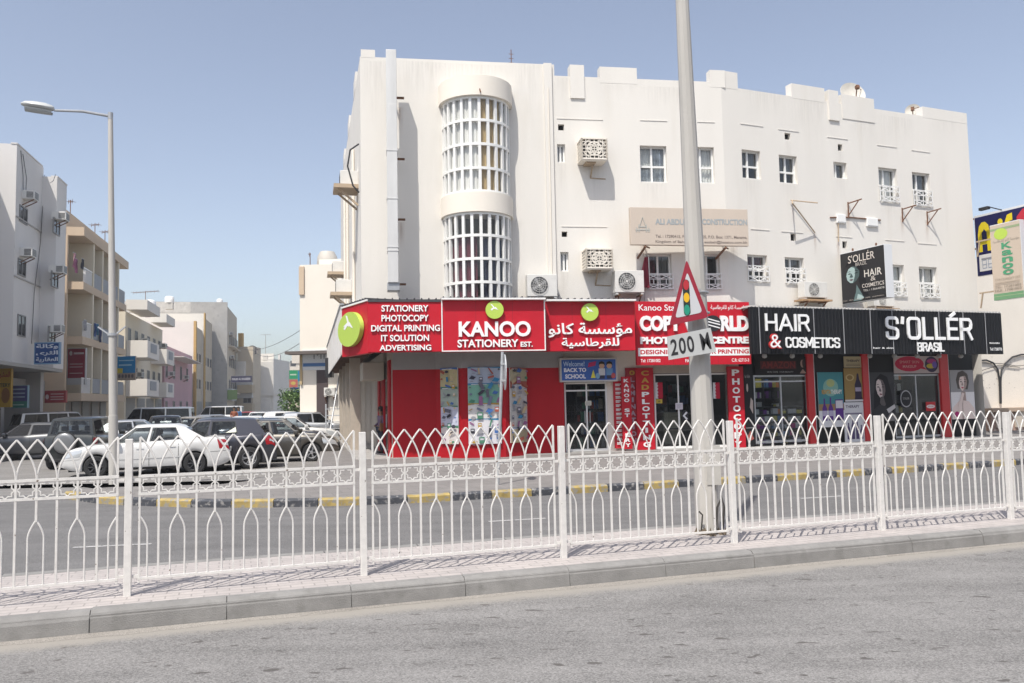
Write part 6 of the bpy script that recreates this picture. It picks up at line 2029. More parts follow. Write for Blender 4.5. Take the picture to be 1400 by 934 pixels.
# side outline (top of the lower body), greenhouse belt and roof x stations, all from the tail (-) to the nose (+)
KINDS = {
    'sedan': dict(L=4.5, W=1.75, H=1.46, wb=2.6, r=.31, xf=1.33, top=[(-2.25, .80), (-2.22, .95), (-2.14, 1.04), (-1.75, 1.055), (-1.2, 1.0), (0, .94), (.95, .93), (1.5, .895), (1.9, .83), (2.12, .76), (2.21, .68), (2.25, .58)],
                  belt=[1.12, .98, .0, -.95, -1.55, -1.72], roof=[.42, .34, -.1, -.75, -.98, -1.02], tumble=.70),
    'hatch': dict(L=4.1, W=1.77, H=1.58, wb=2.53, r=.34, xf=1.28, top=[(-2.05, .62), (-2.02, .95), (-1.9, 1.08), (-1.2, 1.06), (0, 1.01), (.85, .99), (1.35, .96), (1.8, .88), (1.98, .74), (2.05, .55)],
                  belt=[1.05, .9, -.05, -.95, -1.72, -1.88], roof=[.35, .28, -.12, -.85, -1.42, -1.5], tumble=.72),
    'suv': dict(L=4.75, W=1.88, H=1.86, wb=2.8, r=.38, xf=1.42, top=[(-2.37, .66), (-2.34, 1.0), (-2.25, 1.19), (-1.2, 1.18), (0, 1.15), (1.0, 1.14), (1.6, 1.12), (2.1, 1.06), (2.3, .92), (2.37, .66)],
                belt=[1.2, 1.05, .1, -.85, -2.1, -2.22], roof=[.62, .55, .05, -.85, -1.95, -2.03], tumble=.76),
    'small_suv': dict(L=3.9, W=1.66, H=1.70, wb=2.4, r=.35, xf=1.2, top=[(-1.95, .6), (-1.93, .95), (-1.86, 1.08), (-1.0, 1.07), (0, 1.04), (.8, 1.03), (1.3, 1.0), (1.75, .93), (1.9, .8), (1.95, .6)],
                      belt=[.98, .86, .02, -.8, -1.7, -1.82], roof=[.5, .42, .0, -.8, -1.58, -1.66], tumble=.77),
    'van': dict(L=4.85, W=1.7, H=1.98, wb=2.6, r=.33, xf=1.55, top=[(-2.42, .6), (-2.4, 1.0), (-2.34, 1.1), (-1.0, 1.1), (1.2, 1.08), (1.8, 1.06), (2.2, .98), (2.36, .8), (2.42, .55)],
                belt=[2.05, 1.85, .85, -.6, -2.15, -2.3], roof=[1.35, 1.25, .8, -.6, -2.08, -2.2], tumble=.84),
}
def make_car(kind, paint, label, loc, heading, group='cars parked along the side street', rim=None, glassm=None, cat='car', twotone=None, spare=False, plate=True):
    K = KINDS[kind]
    L, W, H, wb, wr, xf = K['L'], K['W'], K['H'], K['wb'], K['r'], K['xf']
    names = {'sedan': 'parked_sedan', 'hatch': 'parked_hatchback', 'suv': 'parked_suv', 'small_suv': 'parked_suv', 'van': 'parked_van'}
    car = thing(names[kind], label, cat, loc, heading, group)
    glassm = glassm or M_cglass
    hw = W / 2
    xr = xf - wb
    Ra = wr * 1.16
    zb = .20 if kind in ('sedan', 'hatch') else .26
    st = set()
    n = 34
    for i in range(n + 1): st.add(round(-L / 2 + L * i / n, 3))
    for xw in (xf, xr):
        for k in range(15): st.add(round(xw + Ra * 1.001 * math.cos(math.pi * k / 14), 3))
    for x, _ in K['top']: st.add(round(x, 3))
    st = sorted(x for x in st if -L / 2 <= x <= L / 2)
    FR = [0, .10, .28, .48, .66, .82, .93, 1.0]
    WF = [.93, .975, .995, 1.0, .995, .98, .955, .91]
    def zbot(x):
        z = zb + .10 * max(0, (abs(x) - (L / 2 - .5)) / .5) ** 2
        for xw in (xf, xr):
            d = abs(x - xw)
            if d < Ra: z = max(z, wr + math.sqrt(Ra * Ra - d * d))
        return z
    def plan(x):
        e = max(0, (abs(x) - (L / 2 - .75)) / .75)
        return 1 - (.17 if x > 0 else .10) * e ** 2.6
    KX = [.035, .008, .0, .0, .006, .016, .026, .034]
    def surf(x, f, side, out=0.0):
        """point on the side of the body"""
        i = 0
        while i < len(FR) - 2 and f > FR[i + 1]: i += 1
        t = (f - FR[i]) / (FR[i + 1] - FR[i])
        wf, kx = lerp(WF[i], WF[i + 1], t), lerp(KX[i], KX[i + 1], t)
        z0, z1 = zbot(x), curve(K['top'], x)
        z1 = max(z1, z0 + .05)
        return Vector((x * (1 - kx * (abs(x) / (L / 2)) ** 5) + (out * (1 if x > 0 else -1) * max(0, (abs(x) - L / 2 + .3) / .3)), side * (hw * wf * plan(x) + out), z0 + (z1 - z0) * f))
    mb = MB()
    rows = []
    for x in st:
        ring = [surf(x, f, -1) for f in FR]
        tp = surf(x, 1, -1)
        crown = .025
        for q in (.78, .42): ring.append(Vector((tp.x, tp.y * q, tp.z + crown * (1 - q * .6))))
        ring.append(Vector((tp.x, 0, tp.z + crown)))
        rows.append(ring + [Vector((p.x, -p.y, p.z)) for p in reversed(ring[:-1])])
    m_ = len(rows[0])
    vs = [p for r_ in rows for p in r_]
    fs = []
    for i in range(len(rows) - 1):
        for k in range(m_ - 1): fs.append((i * m_ + k, i * m_ + k + 1, (i + 1) * m_ + k + 1, (i + 1) * m_ + k))
    fs.append(tuple(range(m_))); fs.append(tuple((len(rows) - 1) * m_ + k for k in range(m_)))
    mb.add(vs, fs)
    body = mb.build('body', paint, car, smooth=38)
    # dark underside and wheel wells
    mb = MB(); mb.box(-L / 2 + .18, L / 2 - .2, -hw * .74, hw * .74, zb - .02, .62); mb.build('underbody', M_trim, car)
    # greenhouse
    bx, rx, tm = K['belt'], K['roof'], K['tumble']
    by = [0, .86, .915, .915, .86, 0]
    ry = [0, tm * .93, tm, tm, tm * .93, 0]
    zbelt = [curve(K['top'], x) - .012 for x in bx]
    zr = [H - .06, H - .075, H - .05, H - .055, H - .075, H - .06]
    if kind == 'sedan': zr = [H - .05, H - .065, H - .045, H - .06, H - .10, H - .085]
    Bp = [Vector((bx[i], -hw * by[i], zbelt[i])) for i in range(6)]
    Rp = [Vector((rx[i], -hw * ry[i], zr[i])) for i in range(6)]
    pm, gm, tmh = MB(), {}, MB()
    quarter = kind in ('suv', 'small_suv', 'van')
    for side in (1, -1):
        fl = lambda p: Vector((p.x, p.y * side, p.z))
        for i in range(5):
            a, b, c, d = fl(Bp[i]), fl(Bp[i + 1]), fl(Rp[i + 1]), fl(Rp[i])
            is_glass = i in (0, 1, 2, 4) or quarter
            if not is_glass:
                pm.quad(a, b, c, d); continue
            cen = i in (0, 4)
            W_ = (b - a).length
            def P_(s, t): return (a.lerp(b, s)).lerp(d.lerp(c, s), t)
            m1 = .055 / W_ if not cen else .07 / W_
            m2 = m1 + .022 / W_
            H_ = ((d - a).length)
            v1, v2 = .05 / H_, .07 / H_
            if cen:
                s0, s1 = (0, 1 - m1) if i == 0 else (m1, 1)
                s2, s3 = (0, 1 - m2) if i == 0 else (m2, 1)
            else: s0, s1, s2, s3 = m1 * .7, 1 - m1 * .7, m2 * .9, 1 - m2 * .9
            if i == 1: s0, s2 = m1 * 1.2, m2 * 1.2
            if i == 3: s1, s3 = 1 - m1 * 2.6, 1 - m2 * 2.3
            o_ = [P_(s0, v1), P_(s1, v1), P_(s1, 1 - v1), P_(s0, 1 - v1)]
            g_ = [P_(s2, v2), P_(s3, v2), P_(s3, 1 - v2), P_(s2, 1 - v2)]
            e_ = [a, b, c, d]
            for k in range(4):
                k2 = (k + 1) % 4
                if (e_[k] - o_[k]).length > 1e-5 or (e_[k2] - o_[k2]).length > 1e-5: pm.quad(e_[k], e_[k2], o_[k2], o_[k])
                if (o_[k] - g_[k]).length > 1e-5 or (o_[k2] - g_[k2]).length > 1e-5: tmh.quad(o_[k], o_[k2], g_[k2], g_[k])
            key = 'windscreen' if i == 0 else 'rear_window' if i == 4 else ('side_window', side, i)
            gm.setdefault(key, MB()).quad(*g_)
    ringv = [Vector((p.x, p.y, p.z)) for p in Rp] + [Vector((p.x, -p.y, p.z)) for p in reversed(Rp[1:-1])]
    ctr_ = Vector((sum(p.x for p in ringv) / len(ringv), 0, 0))
    in1 = [Vector((ctr_.x + (p.x - ctr_.x) * .93, p.y * .88, min(H - .012, p.z + .04))) for p in ringv]
    in2 = [Vector((ctr_.x + (p.x - ctr_.x) * .7, p.y * .5, H)) for p in ringv]
    nn = len(ringv)
    pm.add(ringv + in1 + in2, [(k, (k + 1) % nn, nn + (k + 1) % nn, nn + k) for k in range(nn)] + [(nn + k, nn + (k + 1) % nn, 2 * nn + (k + 1) % nn, 2 * nn + k) for k in range(nn)] + [tuple(2 * nn + k for k in range(nn))])
    pm.build('roof', twotone or paint, car, smooth=50)
    tmh.build('window_seal', M_trim, car)
    for k, g in gm.items():
        g.build(k if isinstance(k, str) else 'side_window', (M_cdark if quarter and not isinstance(k, str) and k[2] == 3 else glassm), car, smooth=40)
    # cabin
    mb = MB()
    for x in ((.05, -.85) if kind != 'van' else (.9, .0, -1.0)):
        for y in (-.36, .36):
            mb.bbox(x - .25, x + .25, y - .24, y + .24, .5, zbelt[2] - .2, .04); mb.bbox(x - .34, x - .2, y - .22, y + .22, .6, zbelt[2] + .18, .04); mb.bbox(x - .35, x - .25, y - .11, y + .11, zbelt[2] + .2, zbelt[2] + .36, .03)
    mb.box(bx[4] + .1, bx[0] - .25, -hw * .8, hw * .8, .35, .45)
    mb.build('seats', M_seat, car)
    # wheels
    rim = rim or M_rim
    for xw in (xf, xr):
        for side in (1, -1):
            T = Matrix.Translation((xw, side * (hw - .115), wr)) @ Matrix.Rotation(math.pi / 2 * -side, 4, 'X')
            mb = MB(); mb.lathe([(wr * .62, -.09), (wr * .9, -.10), (wr * .985, -.075), (wr, -.03), (wr, .03), (wr * .985, .075), (wr * .9, .10), (wr * .64, .095), (wr * .62, .06)], 28, T)
            wh = mb.build('wheel', M_tyre, car, smooth=45)
            mb = MB(); mb.lathe([(wr * .635, .095), (wr * .60, .085), (wr * .56, .05), (wr * .55, -.05)], 28, T); mb.lathe([(.001, .09), (.045, .088), (.06, .07)], 12, T)
            ns = 5 if rim is M_rim else 8
            for k in range(ns):
                a = 2 * math.pi * k / ns
                for da in ((-.16, .16) if rim is M_rim else (0,)):
                    p0 = Vector((.05 * math.cos(a), .05 * math.sin(a), .075)); p1 = Vector((wr * .6 * math.cos(a + da), wr * .6 * math.sin(a + da), .07))
                    mb.bar(T @ p0, T @ p1, .034 if rim is M_rim else .07, .02)
            mb.build('rim', rim, wh, smooth=40)
            mb = MB(); mb.lathe([(.001, .0), (wr * .56, .0)], 20, T); mb.build('brake_disc', M_trim, wh)
    # lamps hugging the corners
    def patch(name, x0, x1, f0, f1, m_, out=.006, nx=6, nf=3, slant=0.0, sides=(1, -1)):
        for side in sides:
            mb = MB(); vs = []
            for i in range(nx + 1):
                for j in range(nf + 1):
                    vs.append(surf(lerp(x0, x1, i / nx) + slant * (j / nf), lerp(f0, f1, j / nf), side, out))
            mb.add(vs, [(i * (nf + 1) + j, (i + 1) * (nf + 1) + j, (i + 1) * (nf + 1) + j + 1, i * (nf + 1) + j + 1) for i in range(nx) for j in range(nf)])
            mb.build(name, m_, car, smooth=50)
    e = L / 2
    patch('headlight', e - .52, e - .03, .62, .92, M_headl, slant=-.06)
    patch('taillight', -e + .02, -e + .30, .60, .92, M_taill, slant=.05); patch('tail_reflector', -e + .06, -e + .20, .72, .80, M_headl, .010, 3, 1)
    patch('sill_trim', xr + Ra + .03, xf - Ra - .03, .0, .085, M_trim, .008, 8, 1)
    # shut lines
    for x in (bx[1] - .02 if kind != 'van' else .95, (bx[2] + rx[2]) / 2, bx[3] + .12):
        patch('door_seam', x - .007, x + .007, .10, .99, M_trim, .0025, 1, 8)
    patch('door_handle', bx[2] + .10, bx[2] + .30, .80, .845, paint, .03, 2, 1)
    patch('door_handle', bx[3] + .20, bx[3] + .40, .80, .845, paint, .03, 2, 1)
    for side in (1, -1):
        mb = MB(); x = bx[1] - .18
        mb.bbox(x - .06, x + .10, side * (hw * .93), side * (hw * .93 + .20), zbelt[1] + .02, zbelt[1] + .17, .035); mb.build('door_mirror', paint, car, smooth=40)
    patch('bumper_seam', e - .62, e - .05, .50, .512, M_trim, .003, 5, 1); patch('bumper_seam', -e + .05, -e + .55, .50, .512, M_trim, .003, 5, 1)
    patch('side_moulding', xr + Ra + .06, xf - Ra - .06, .40, .44, paint, .012, 6, 1)
    # nose and tail
    cz0 = lambda f, x: surf(x, f, 1).z
    mb = MB(); yy = hw * plan(e) * .78
    mb.bbox(e - .06, e + .012, -yy, yy, .30, .42, .01); mb.bbox(e - .12, e - .004, -yy * .75, yy * .75, .5, .60, .01); mb.build('grille', M_trim, car)
    mb = MB(); mb.bbox(-e - .012, -e + .1, -yy, yy, .27, .36, .01); mb.build('rear_valance', M_trim, car)
    mb = MB(); mb.box(-e - .014, -e + .03, -.26, .26, .60 if kind == 'sedan' else .66, .72 if kind == 'sedan' else .78)
    if plate: mb.build('number_plate', M_plate, car)
    if spare:
        T = Matrix.Translation((-e - .02, .05, .86)) @ Matrix.Rotation(-math.pi / 2, 4, 'Y')
        mb = MB(); mb.lathe([(.001, .17), (.22, .168), (.30, .15), (.335, .11), (.34, .0), (.3, -.02)], 30, T); s_ = mb.build('spare_wheel_cover', mat('silver_spare_cover', (.22, .225, .23), .35, .4), car, smooth=40)
        mb = MB(); mb.lathe([(.345, .02), (.365, .05), (.365, .09), (.345, .10)], 30, T); mb.build('spare_tyre', M_tyre, s_, smooth=40)
    return car
def paint(name, c, metal=0.0, rough=.28):
    return mat('car_paint_' + name, c, rough, metal, coat=.8, var=.03, scale=2)
P_white = paint('white', (.64, .635, .62))
P_graph = paint('graphite', (.055, .055, .068), .5, .32)
P_bronze = paint('bronze_grey', (.125, .115, .10), .6, .34)
P_silver = paint('silver', (.46, .47, .48), .7, .32)
P_dsil = paint('dull_silver', (.10, .102, .106), .5, .35)
P_navy = paint('navy', (.02, .025, .045), .3, .25)
P_dgreen = paint('dark_green_grey', (.026, .03, .029), .4, .33)
P_black = paint('black', (.014, .014, .016), .2, .22)
P_beige = paint('champagne', (.38, .35, .30), .5, .35)
P_red = paint('red', (.30, .02, .02), .0, .3)
def car_at(kind, p, px, Z, hd, label, **kw):
    return make_car(kind, p, label, ((px - 700) / 1120 * Z, Z, -.205), R(hd), **kw)
car_at('sedan', P_white, 206, 24.4, 198, 'white sedan with steel wheels facing left, nearest the corner lamp', rim=M_rimd)
car_at('hatch', P_graph, 285, 25.9, 196, 'graphite compact crossover with alloy wheels behind the white sedan, showing its tail')
car_at('sedan', P_bronze, 374, 28.8, 10, 'bronze grey sedan facing right beside the shop corner')
car_at('sedan', P_navy, 374, 32.5, 13, 'dark navy sedan parked between the bronze grey sedan and the white sedan facing right')
car_at('sedan', P_white, 392, 36.5, 14, 'white sedan facing right whose bonnet sticks out beyond the navy sedan')
car_at('hatch', P_silver, 428, 42.5, 16, 'silver hatchback with dark windows parked farthest right before the white wall', glassm=M_cdark)
car_at('small_suv', P_dgreen, 122, 28.4, 99, 'dark green grey off-roader with a silver covered spare wheel on its tail', spare=True, rim=M_rimd)
car_at('sedan', P_dsil, 46, 33.0, 199, 'dull grey sedan facing left at the left picture edge', glassm=M_cdark)
car_at('suv', P_silver, 84, 41.0, 48, 'big silver off-roader with dark windows behind the dull grey sedan', glassm=M_cdark)
car_at('sedan', P_silver, 185, 35.5, 22, 'silver sedan half hidden behind the dark green off-roader')
car_at('hatch', P_black, 226, 38.0, 292, 'black hatchback facing the camera between the silver sedan and the white sedan')
car_at('van', P_silver, 214, 52.0, 196, 'silver minibus facing left beneath the balconies', cat='van', glassm=M_cdark)
car_at('sedan', P_beige, 262, 42.0, 250, 'champagne sedan just visible right of the silver minibus')
car_at('sedan', P_silver, 282, 50.0, 240, 'silver sedan far up the street beside the pillared beige building', glassm=M_cdark)
car_at('van', P_white, 300, 80.0, 192, 'white minibus far up the street before the grey concrete block', cat='van', glassm=M_cdark)
car_at('sedan', P_dgreen, 286, 38.5, 215, 'dark sedan roof between the champagne sedan and the graphite crossover')
car_at('sedan', P_white, 346, 40.0, 14, 'white sedan roof just above the graphite crossover')
car_at('sedan', P_white, 352, 66.0, 280, 'white sedan coming down the far end of the side street')
car_at('hatch', P_white, 396, 50.0, 14, 'white hatchback roof near the bush by the white wall', glassm=M_cdark)
car_at('sedan', P_red, 338, 72.0, 280, 'small red car at the far end of the side street')
# ---------------------------------------------------------------- buildings up the side street
WHm = mat('left_grey_render', (.66, .635, .61), .9, var=.07, scale=.5, streak=True, bump=.2, bscale=20)
BEm = mat('left_beige_render', (.56, .44, .32), .9, var=.06, scale=.6, bump=.2, bscale=20)
CRm = mat('left_cream_render', (.68, .61, .48), .9, var=.05, scale=.6)
CWm = mat('left_white_render', (.70, .66, .60), .9, var=.05, scale=.5, streak=True)
PKm = mat('left_pink_render', (.52, .33, .35), .9, var=.08, scale=.5, streak=True)
GCm = mat('bare_concrete_block', (.36, .35, .335), .95, var=.12, scale=.8, bump=.3, bscale=12, col2=(.30, .29, .28), thr=.6)
OCm = mat('ochre_pilaster', (.46, .30, .11), .85, var=.08)
TNm = mat('far_tan_render', (.52, .45, .35), .9, var=.06, scale=.5)
FWm = mat('far_white_render', (.66, .63, .58), .9, var=.05, scale=.4)
DGm = mat('dark_window_glass', (.03, .033, .036), .12)
GRm = mat('grey_balcony_panel', (.26, .27, .29), .6, var=.08)
SHm = mat('roller_shutter', (.27, .26, .24), .6, .2, var=.1)
def zat(px, y, Z): return atz(px, y, Z).z
def building(name, label, f, u0):
    p = f.P(u0, 0)
    return thing(name, label, 'building', (p.x, p.y, 0), f.a)
SPLIT = {'pier', 'door', 'cornice', 'parapet_cap', 'pilaster', 'end_wall', 'counter_front'}
def part(name, root, m_, *boxes, smooth=None):
    if name in SPLIT:
        for b in boxes[:-1]: part(name, root, m_, b, smooth=smooth) if len(boxes) > 1 else None
        boxes = boxes[-1:]
    mb = MB()
    for b in boxes: mb.box(*b)
    return mb.build(name, m_, root, smooth=smooth)
M_wfr = mat('dull_window_frame', (.22, .215, .21), .5)
def win(root, x, z, w_, h, y=0.0, bars=True, frame=M_wfr, glassm=DGm):
    o = part('window', root, frame, (x, x + w_, y - .05, y + .02, z, z + .06), (x, x + w_, y - .05, y + .02, z + h - .06, z + h), (x, x + .06, y - .05, y + .02, z + .06, z + h - .06), (x + w_ - .06, x + w_, y - .05, y + .02, z + .06, z + h - .06),
             *([(x + w_ / 2 - .03, x + w_ / 2 + .03, y - .045, y + .02, z + .06, z + h - .06)] if bars else []))
    part('pane', o, glassm, (x + .05, x + w_ - .05, y - .02, y + .015, z + .05, z + h - .05))
    return o
def shutter(root, x, w_, h, y=0.0, m_=SHm):
    mb = MB(); n = int(h / .12)
    for k in range(n): mb.box(x, x + w_, y - .03 - .012 * (k % 2), y + .02, .02 + k * h / n, .02 + (k + .97) * h / n)
    return mb.build('shutter', m_, root)
def wac(label, f, u, z, d, group='window air conditioners on the grey building', w_=.66):
    o = thing('window_ac', label, 'air conditioner', f.P(u, z, d), f.a, group)
    mb = MB(); mb.bbox(-w_ / 2, w_ / 2, -.55, .15, 0, .42, .015); mb.build('casing', M_ac, o)
    mb = MB()
    for k in range(6): mb.box(-w_ / 2 + .05, w_ / 2 - .05, -.557, -.551, .05 + k * .055, .085 + k * .055)
    for k in range(5): mb.box(-w_ / 2 - .004, -w_ / 2 + .003, -.5, -.2, .06 + k * .06, .10 + k * .06); mb.box(w_ / 2 - .003, w_ / 2 + .004, -.5, -.2, .06 + k * .06, .10 + k * .06)
    mb.build('louvre', M_acd, o)
    for q in (-.35, .35): mb = MB(); mb.bar((w_ * q, .1, -.35), (w_ * q, -.5, -.02), .04); mb.build('support_bracket', M_rust, o)
    return o
# --- B1: light grey flats at the left edge
U = lambda px, d=0.0: LP.U(px, 480, d)
u1, u2, u3, u4 = U(16.5), U(50), U(64, .7), U(87, .7)
zr1 = LP.Z(30, 203); zr2 = LP.Z(75, 239, .7)
zc = LP.Z(50, 503)
b1 = building('grey_flats', 'light grey rendered flats with stepped bays and window air conditioners at the left picture edge', LP, u1)
W1, W2a, W2b = u2 - u1, u3 - u1, u4 - u1
part('wall', b1, WHm, (0, W1 + .5, 0, 9, zc, zr1), (W1 + .3, W2b, -.7, 9, zc, zr2), (-12, 0.0, 1.6, 9, zc, zr1 + .25), (-12, W2b - .3, 2.2, 9, 0, zc))
part('cornice', b1, mat('grey_ledge', (.42, .40, .38), .9), *[(-.04, W1 + .3, -.05, .0, z - .06, z) for z in (LP.Z(30, 300), LP.Z(30, 381))])
part('parapet_cap', b1, WHm, (-.03, W1 + .3, -.03, .25, zr1, zr1 + .06), (W1 + .3, W2b + .03, -.73, -.4, zr2, zr2 + .06))
part('soffit', b1, mat('grey_soffit', (.36, .35, .33), .9), (-12, W2b, -.66, 2.2, zc - .16, zc - .002))
shutter(b1, -3.4, 3.0, 2.8, 1.55 + .6); shutter(b1, .2, 2.2, 2.7, 2.15)
part('pier', b1, mat('shop_pier', (.44, .42, .40), .85), (-.3, .15, 1.2, 2.2, 0, zc - .16), (2.5, 2.9, 1.2, 2.2, 0, zc - .16), (W2b - .6, W2b - .1, .2, 2.2, 0, zc - .16))
part('door', b1, M_trim, (3.2, 4.6, 2.12, 2.2, 0, 2.5), (5.2, 6.4, 2.12, 2.2, .9, 2.4))
part('shop_band', b1, mat('grey_band', (.30, .29, .28), .8), (3.0, W2b + 4, .9, 2.19, 2.55, 3.35))
for px, y0, y1, d in ((26, 283, 302, 0), (25.5, 357, 376, 0), (27, 430, 460, 0), (72.5, 303, 318, .7), (71.5, 376, 392, .7), (69, 455, 468, .7)):
    u = U(px, d) - u1; z0, z1 = LP.Z(px, y1, d), LP.Z(px, y0, d)
    win(b1, u - .45, z0, 1.1, max(.8, z1 - z0), -d)
for px, y, d, lab in ((28, 270, 0, 'top floor air conditioner on the nearer bay of the grey flats'), (26.5, 350, 0, 'middle floor air conditioner on the nearer bay of the grey flats'), (73, 299, .7, 'top floor air conditioner on the farther bay of the grey flats'), (71, 373, .7, 'middle floor air conditioner on the farther bay of the grey flats'), (69.5, 455, .7, 'lowest air conditioner on the farther bay of the grey flats')):
    wac(lab, LP, U(px, d), LP.Z(px, y, d), d)
# near end faces with their units
for y, lab in ((256, 'air conditioner cut by the left picture edge near the roof'), (345, 'air conditioner cut by the left picture edge on the middle floor')):
    p = atz(2, y, 36.6)
    wac(lab, LP, LP.U(1, y), p.z, -.9)
o = thing('roof_dome', 'white round tank dome on the roof at the left picture edge', 'water tank', LP.P(U(2) - .3, zr1 + .25, -3.5), LP.a)
c_ = atz(-1, 163, LP.P(U(2), 0, -3.5).y); rr = .33 * 1.0
rr = 8.6 / 1120 * LP.P(U(2), 0, -3.5).y
mb = MB(); mb.lathe([(rr * math.sin(math.pi * k / 12) + .001, rr - rr * math.cos(math.pi * k / 12)) for k in range(13)], 22, Matrix.Translation((0, 0, c_.z - rr - zr1 - .25)))
mb.build('tank_body', M_white, o, smooth=60)
mb = MB(); mb.tube([(0, 0, 0), (0, 0, c_.z - rr - zr1 - .2)], .08); mb.build('tank_stand', M_galv, o)
# signs on the grey flats
def shop_sign(name, label, px0, y0, px1, y1, Z, base, fn, face=None, thick=.15, cat='sign'):
    """flat sign facing down the street towards the camera"""
    a, b = atz(px0, (y0 + y1) / 2, Z), atz(px1, (y0 + y1) / 2, Z)
    z0, z1 = zat((px0 + px1) / 2, y1, Z), zat((px0 + px1) / 2, y0, Z)
    ang = face if face is not None else 0.0
    W = (b - a).length / max(.3, math.cos(ang))
    art = Art(W, z1 - z0, base, thick)
    fn(art)
    c = (a + b) / 2
    o = art.build(name, None, (c.x, c.y, z0), ang)
    return tag(o, label, cat, 'shop signs up the side street')
def s_blue(a):
    a.rect((.2, .35, .5), .02, .02, .98, .98); a.rect((.015, .06, .20), .04, .05, .96, .95)
    for i, s_ in enumerate(('وكالة', 'الثرى', 'العقارية')): a.text((.62, .66, .7), arabic(s_), .08, .68 - i * .3, .94, .92 - i * .3, .03)
o = shop_sign('projecting_sign', 'dark blue projecting sign with three lines of white Arabic', 46.5, 468, 81.5, 498, 40, (.2, .3, .42), s_blue)
def s_mar(a):
    a.rect((.22, .01, .03), .04, .18, .96, .98); a.ell((.55, .5, .5), .2, .86, .08, .06); a.rect((.5, .45, .45), .35, .83, .9, .88)
    for z in (.55, .47, .3): a.rect((.42, .3, .3), .15, z, .85, z + .025)
    for k in range(9): a.rect((.4, .4, .4), .05 + k * .1, .0, .055 + k * .1, .17)
shop_sign('projecting_sign', 'maroon projecting sign with small pale lettering on the beige balconies', 91.5, 476, 117, 526, 47, (.45, .45, .45), s_mar)
def s_lblue(a):
    a.rect((.02, .2, .42), 0, .3, 1, 1); a.rect((.3, .5, .6), .08, .8, .9, .84); a.rect((.3, .5, .6), .08, .6, .8, .66); a.rect((.55, .45, .05), .0, .3, .3, .5)
    for k in range(5): a.ell((.12, .1, .1), .12 + k * .18, .17, .07, .08)
shop_sign('projecting_sign', 'light blue and brown projecting sign beyond the slender lamp', 160.5, 487, 185, 520, 55, (.35, .28, .22), s_lblue)
def s_yel(a):
    a.rect((.50, .30, .03), 0, 0, 1, 1); a.ell((.28, .12, .03), .75, .3, .2, .2, rot=.5); a.ell((.30, .14, .04), .25, .25, .2, .2, rot=-.4); a.ell((.5, .3, .05), .45, .3, .13, .1)
    a.text((.35, .02, .02), arabic('المشويات'), .1, .74, .95, .92, .02); a.text((.06, .08, .02), 'CATTERY', .05, .52, .98, .62, .03)
shop_sign('shop_board', 'yellow food shop board at the left picture edge above the roller shutter', -14, 504, 15, 557, 37.6, (.4, .25, .05), s_yel)
def s_pur(a):
    a.rect((.06, .06, .17), .02, .3, .98, .98); a.rect((.04, .18, .14), .02, .02, .98, .3)
    for z in (.8, .62, .46): a.rect((.3, .36, .45), .1, z, .85, z + .06)
    a.rect((.3, .45, .4), .1, .12, .8, .17)
shop_sign('shop_board', 'purple and green shop board beside the yellow food shop board', 15.5, 527, 37.5, 558, 38.2, (.2, .3, .35), s_pur)
def s_red(a):
    a.rect((.26, .03, .03), .02, .05, .98, .95); a.ell((.5, .4, .38), .12, .5, .08, .2)
    for z in (.68, .45, .25): a.rect((.45, .3, .28), .28, z, .9, z + .08)
shop_sign('shop_board', 'faded red shop board between the grey flats and the beige balcony flats', 61, 534, 90, 551, 41, (.3, .08, .07), s_red)
# --- B2: beige flats with deep balconies
v0, v1 = U(88.5), U(172, .9)
b2 = building('beige_balcony_flats', 'beige flats with deep open balconies under a sloping-looking flat roof, washing on the rail', LP, v0)
L2 = v1 - v0
zroof, zpar = LP.Z(130, 330, .9), LP.Z(115, 305)
z3, z2 = LP.Z(125, 401, .9), LP.Z(110, 465, .9)
zR0 = LP.Z(97, 292, .4); 
fl = [LP.Z(112, 538, .9), LP.Z(112, 460, .9), LP.Z(112, 384.5, .9)]
ztop = LP.Z(100, 292, .9); zceil = LP.Z(112, 321, .9)
part('wall', b2, CRm, (0.02, L2, 1.1, 10, 0, ztop - .1))
part('end_wall', b2, BEm, (-.25, .0, -.1, 10, 0, zceil))
ztop = LP.Z(92.2, 288.3, 0)
part('roof', b2, BEm, (-.25, L2, -.02, 1.6, zceil, ztop))
part('roof_overhang', b2, BEm, (-.24, L2 + .3, -.95, -.021, zceil, zceil + .50))
for i, z in enumerate(fl):
    s_ = part('balcony', b2, BEm, (.0, L2, -.9, 1.1, z - .42, z + .02))
    n = 5
    for k in range(n):
        x0 = .3 + k * (L2 - .3) / n
        x1 = x0 + (L2 - .3) / n - .35
        mb = MB()
        if k == 0:
            j = x0
            while j < x1: mb.box(j, j + .035, -.84, -.80, z + .02, z + .85); j += .16
            mb.box(x0, x1, -.85, -.79, z + .85, z + .91); mb.build('balcony_rail', M_white, s_)
        else:
            mb.box(x0, x1, -.85, -.80, z + .05, z + .92); mb.build('balcony_panel', GRm, s_)
    for k in range(1, n):
        x0 = .3 + k * (L2 - .3) / n - .3
        part('pillar', b2, CRm, (x0, x0 + .28, -.88, 1.09, z + .02, z + 3.0 if i < 2 else zceil - .002))
    for k in range(n):
        x0 = .9 + k * (L2 - .3) / n
        win(b2, x0, z + .9, 1.0, 1.3, 1.1); part('door', b2, mat('balcony_door', (.22, .17, .12), .6), (x0 + 1.4, x0 + 2.2, 1.05, 1.09, z + .05, z + 2.1))
for k in range(5): shutter(b2, .5 + k * L2 / 5, L2 / 5 - .7, 2.6, .3)
part('ground_wall', b2, mat('ground_tan', (.34, .30, .26), .85, var=.1), (0, L2, .33, 1.1, 0, fl[0] - .42))
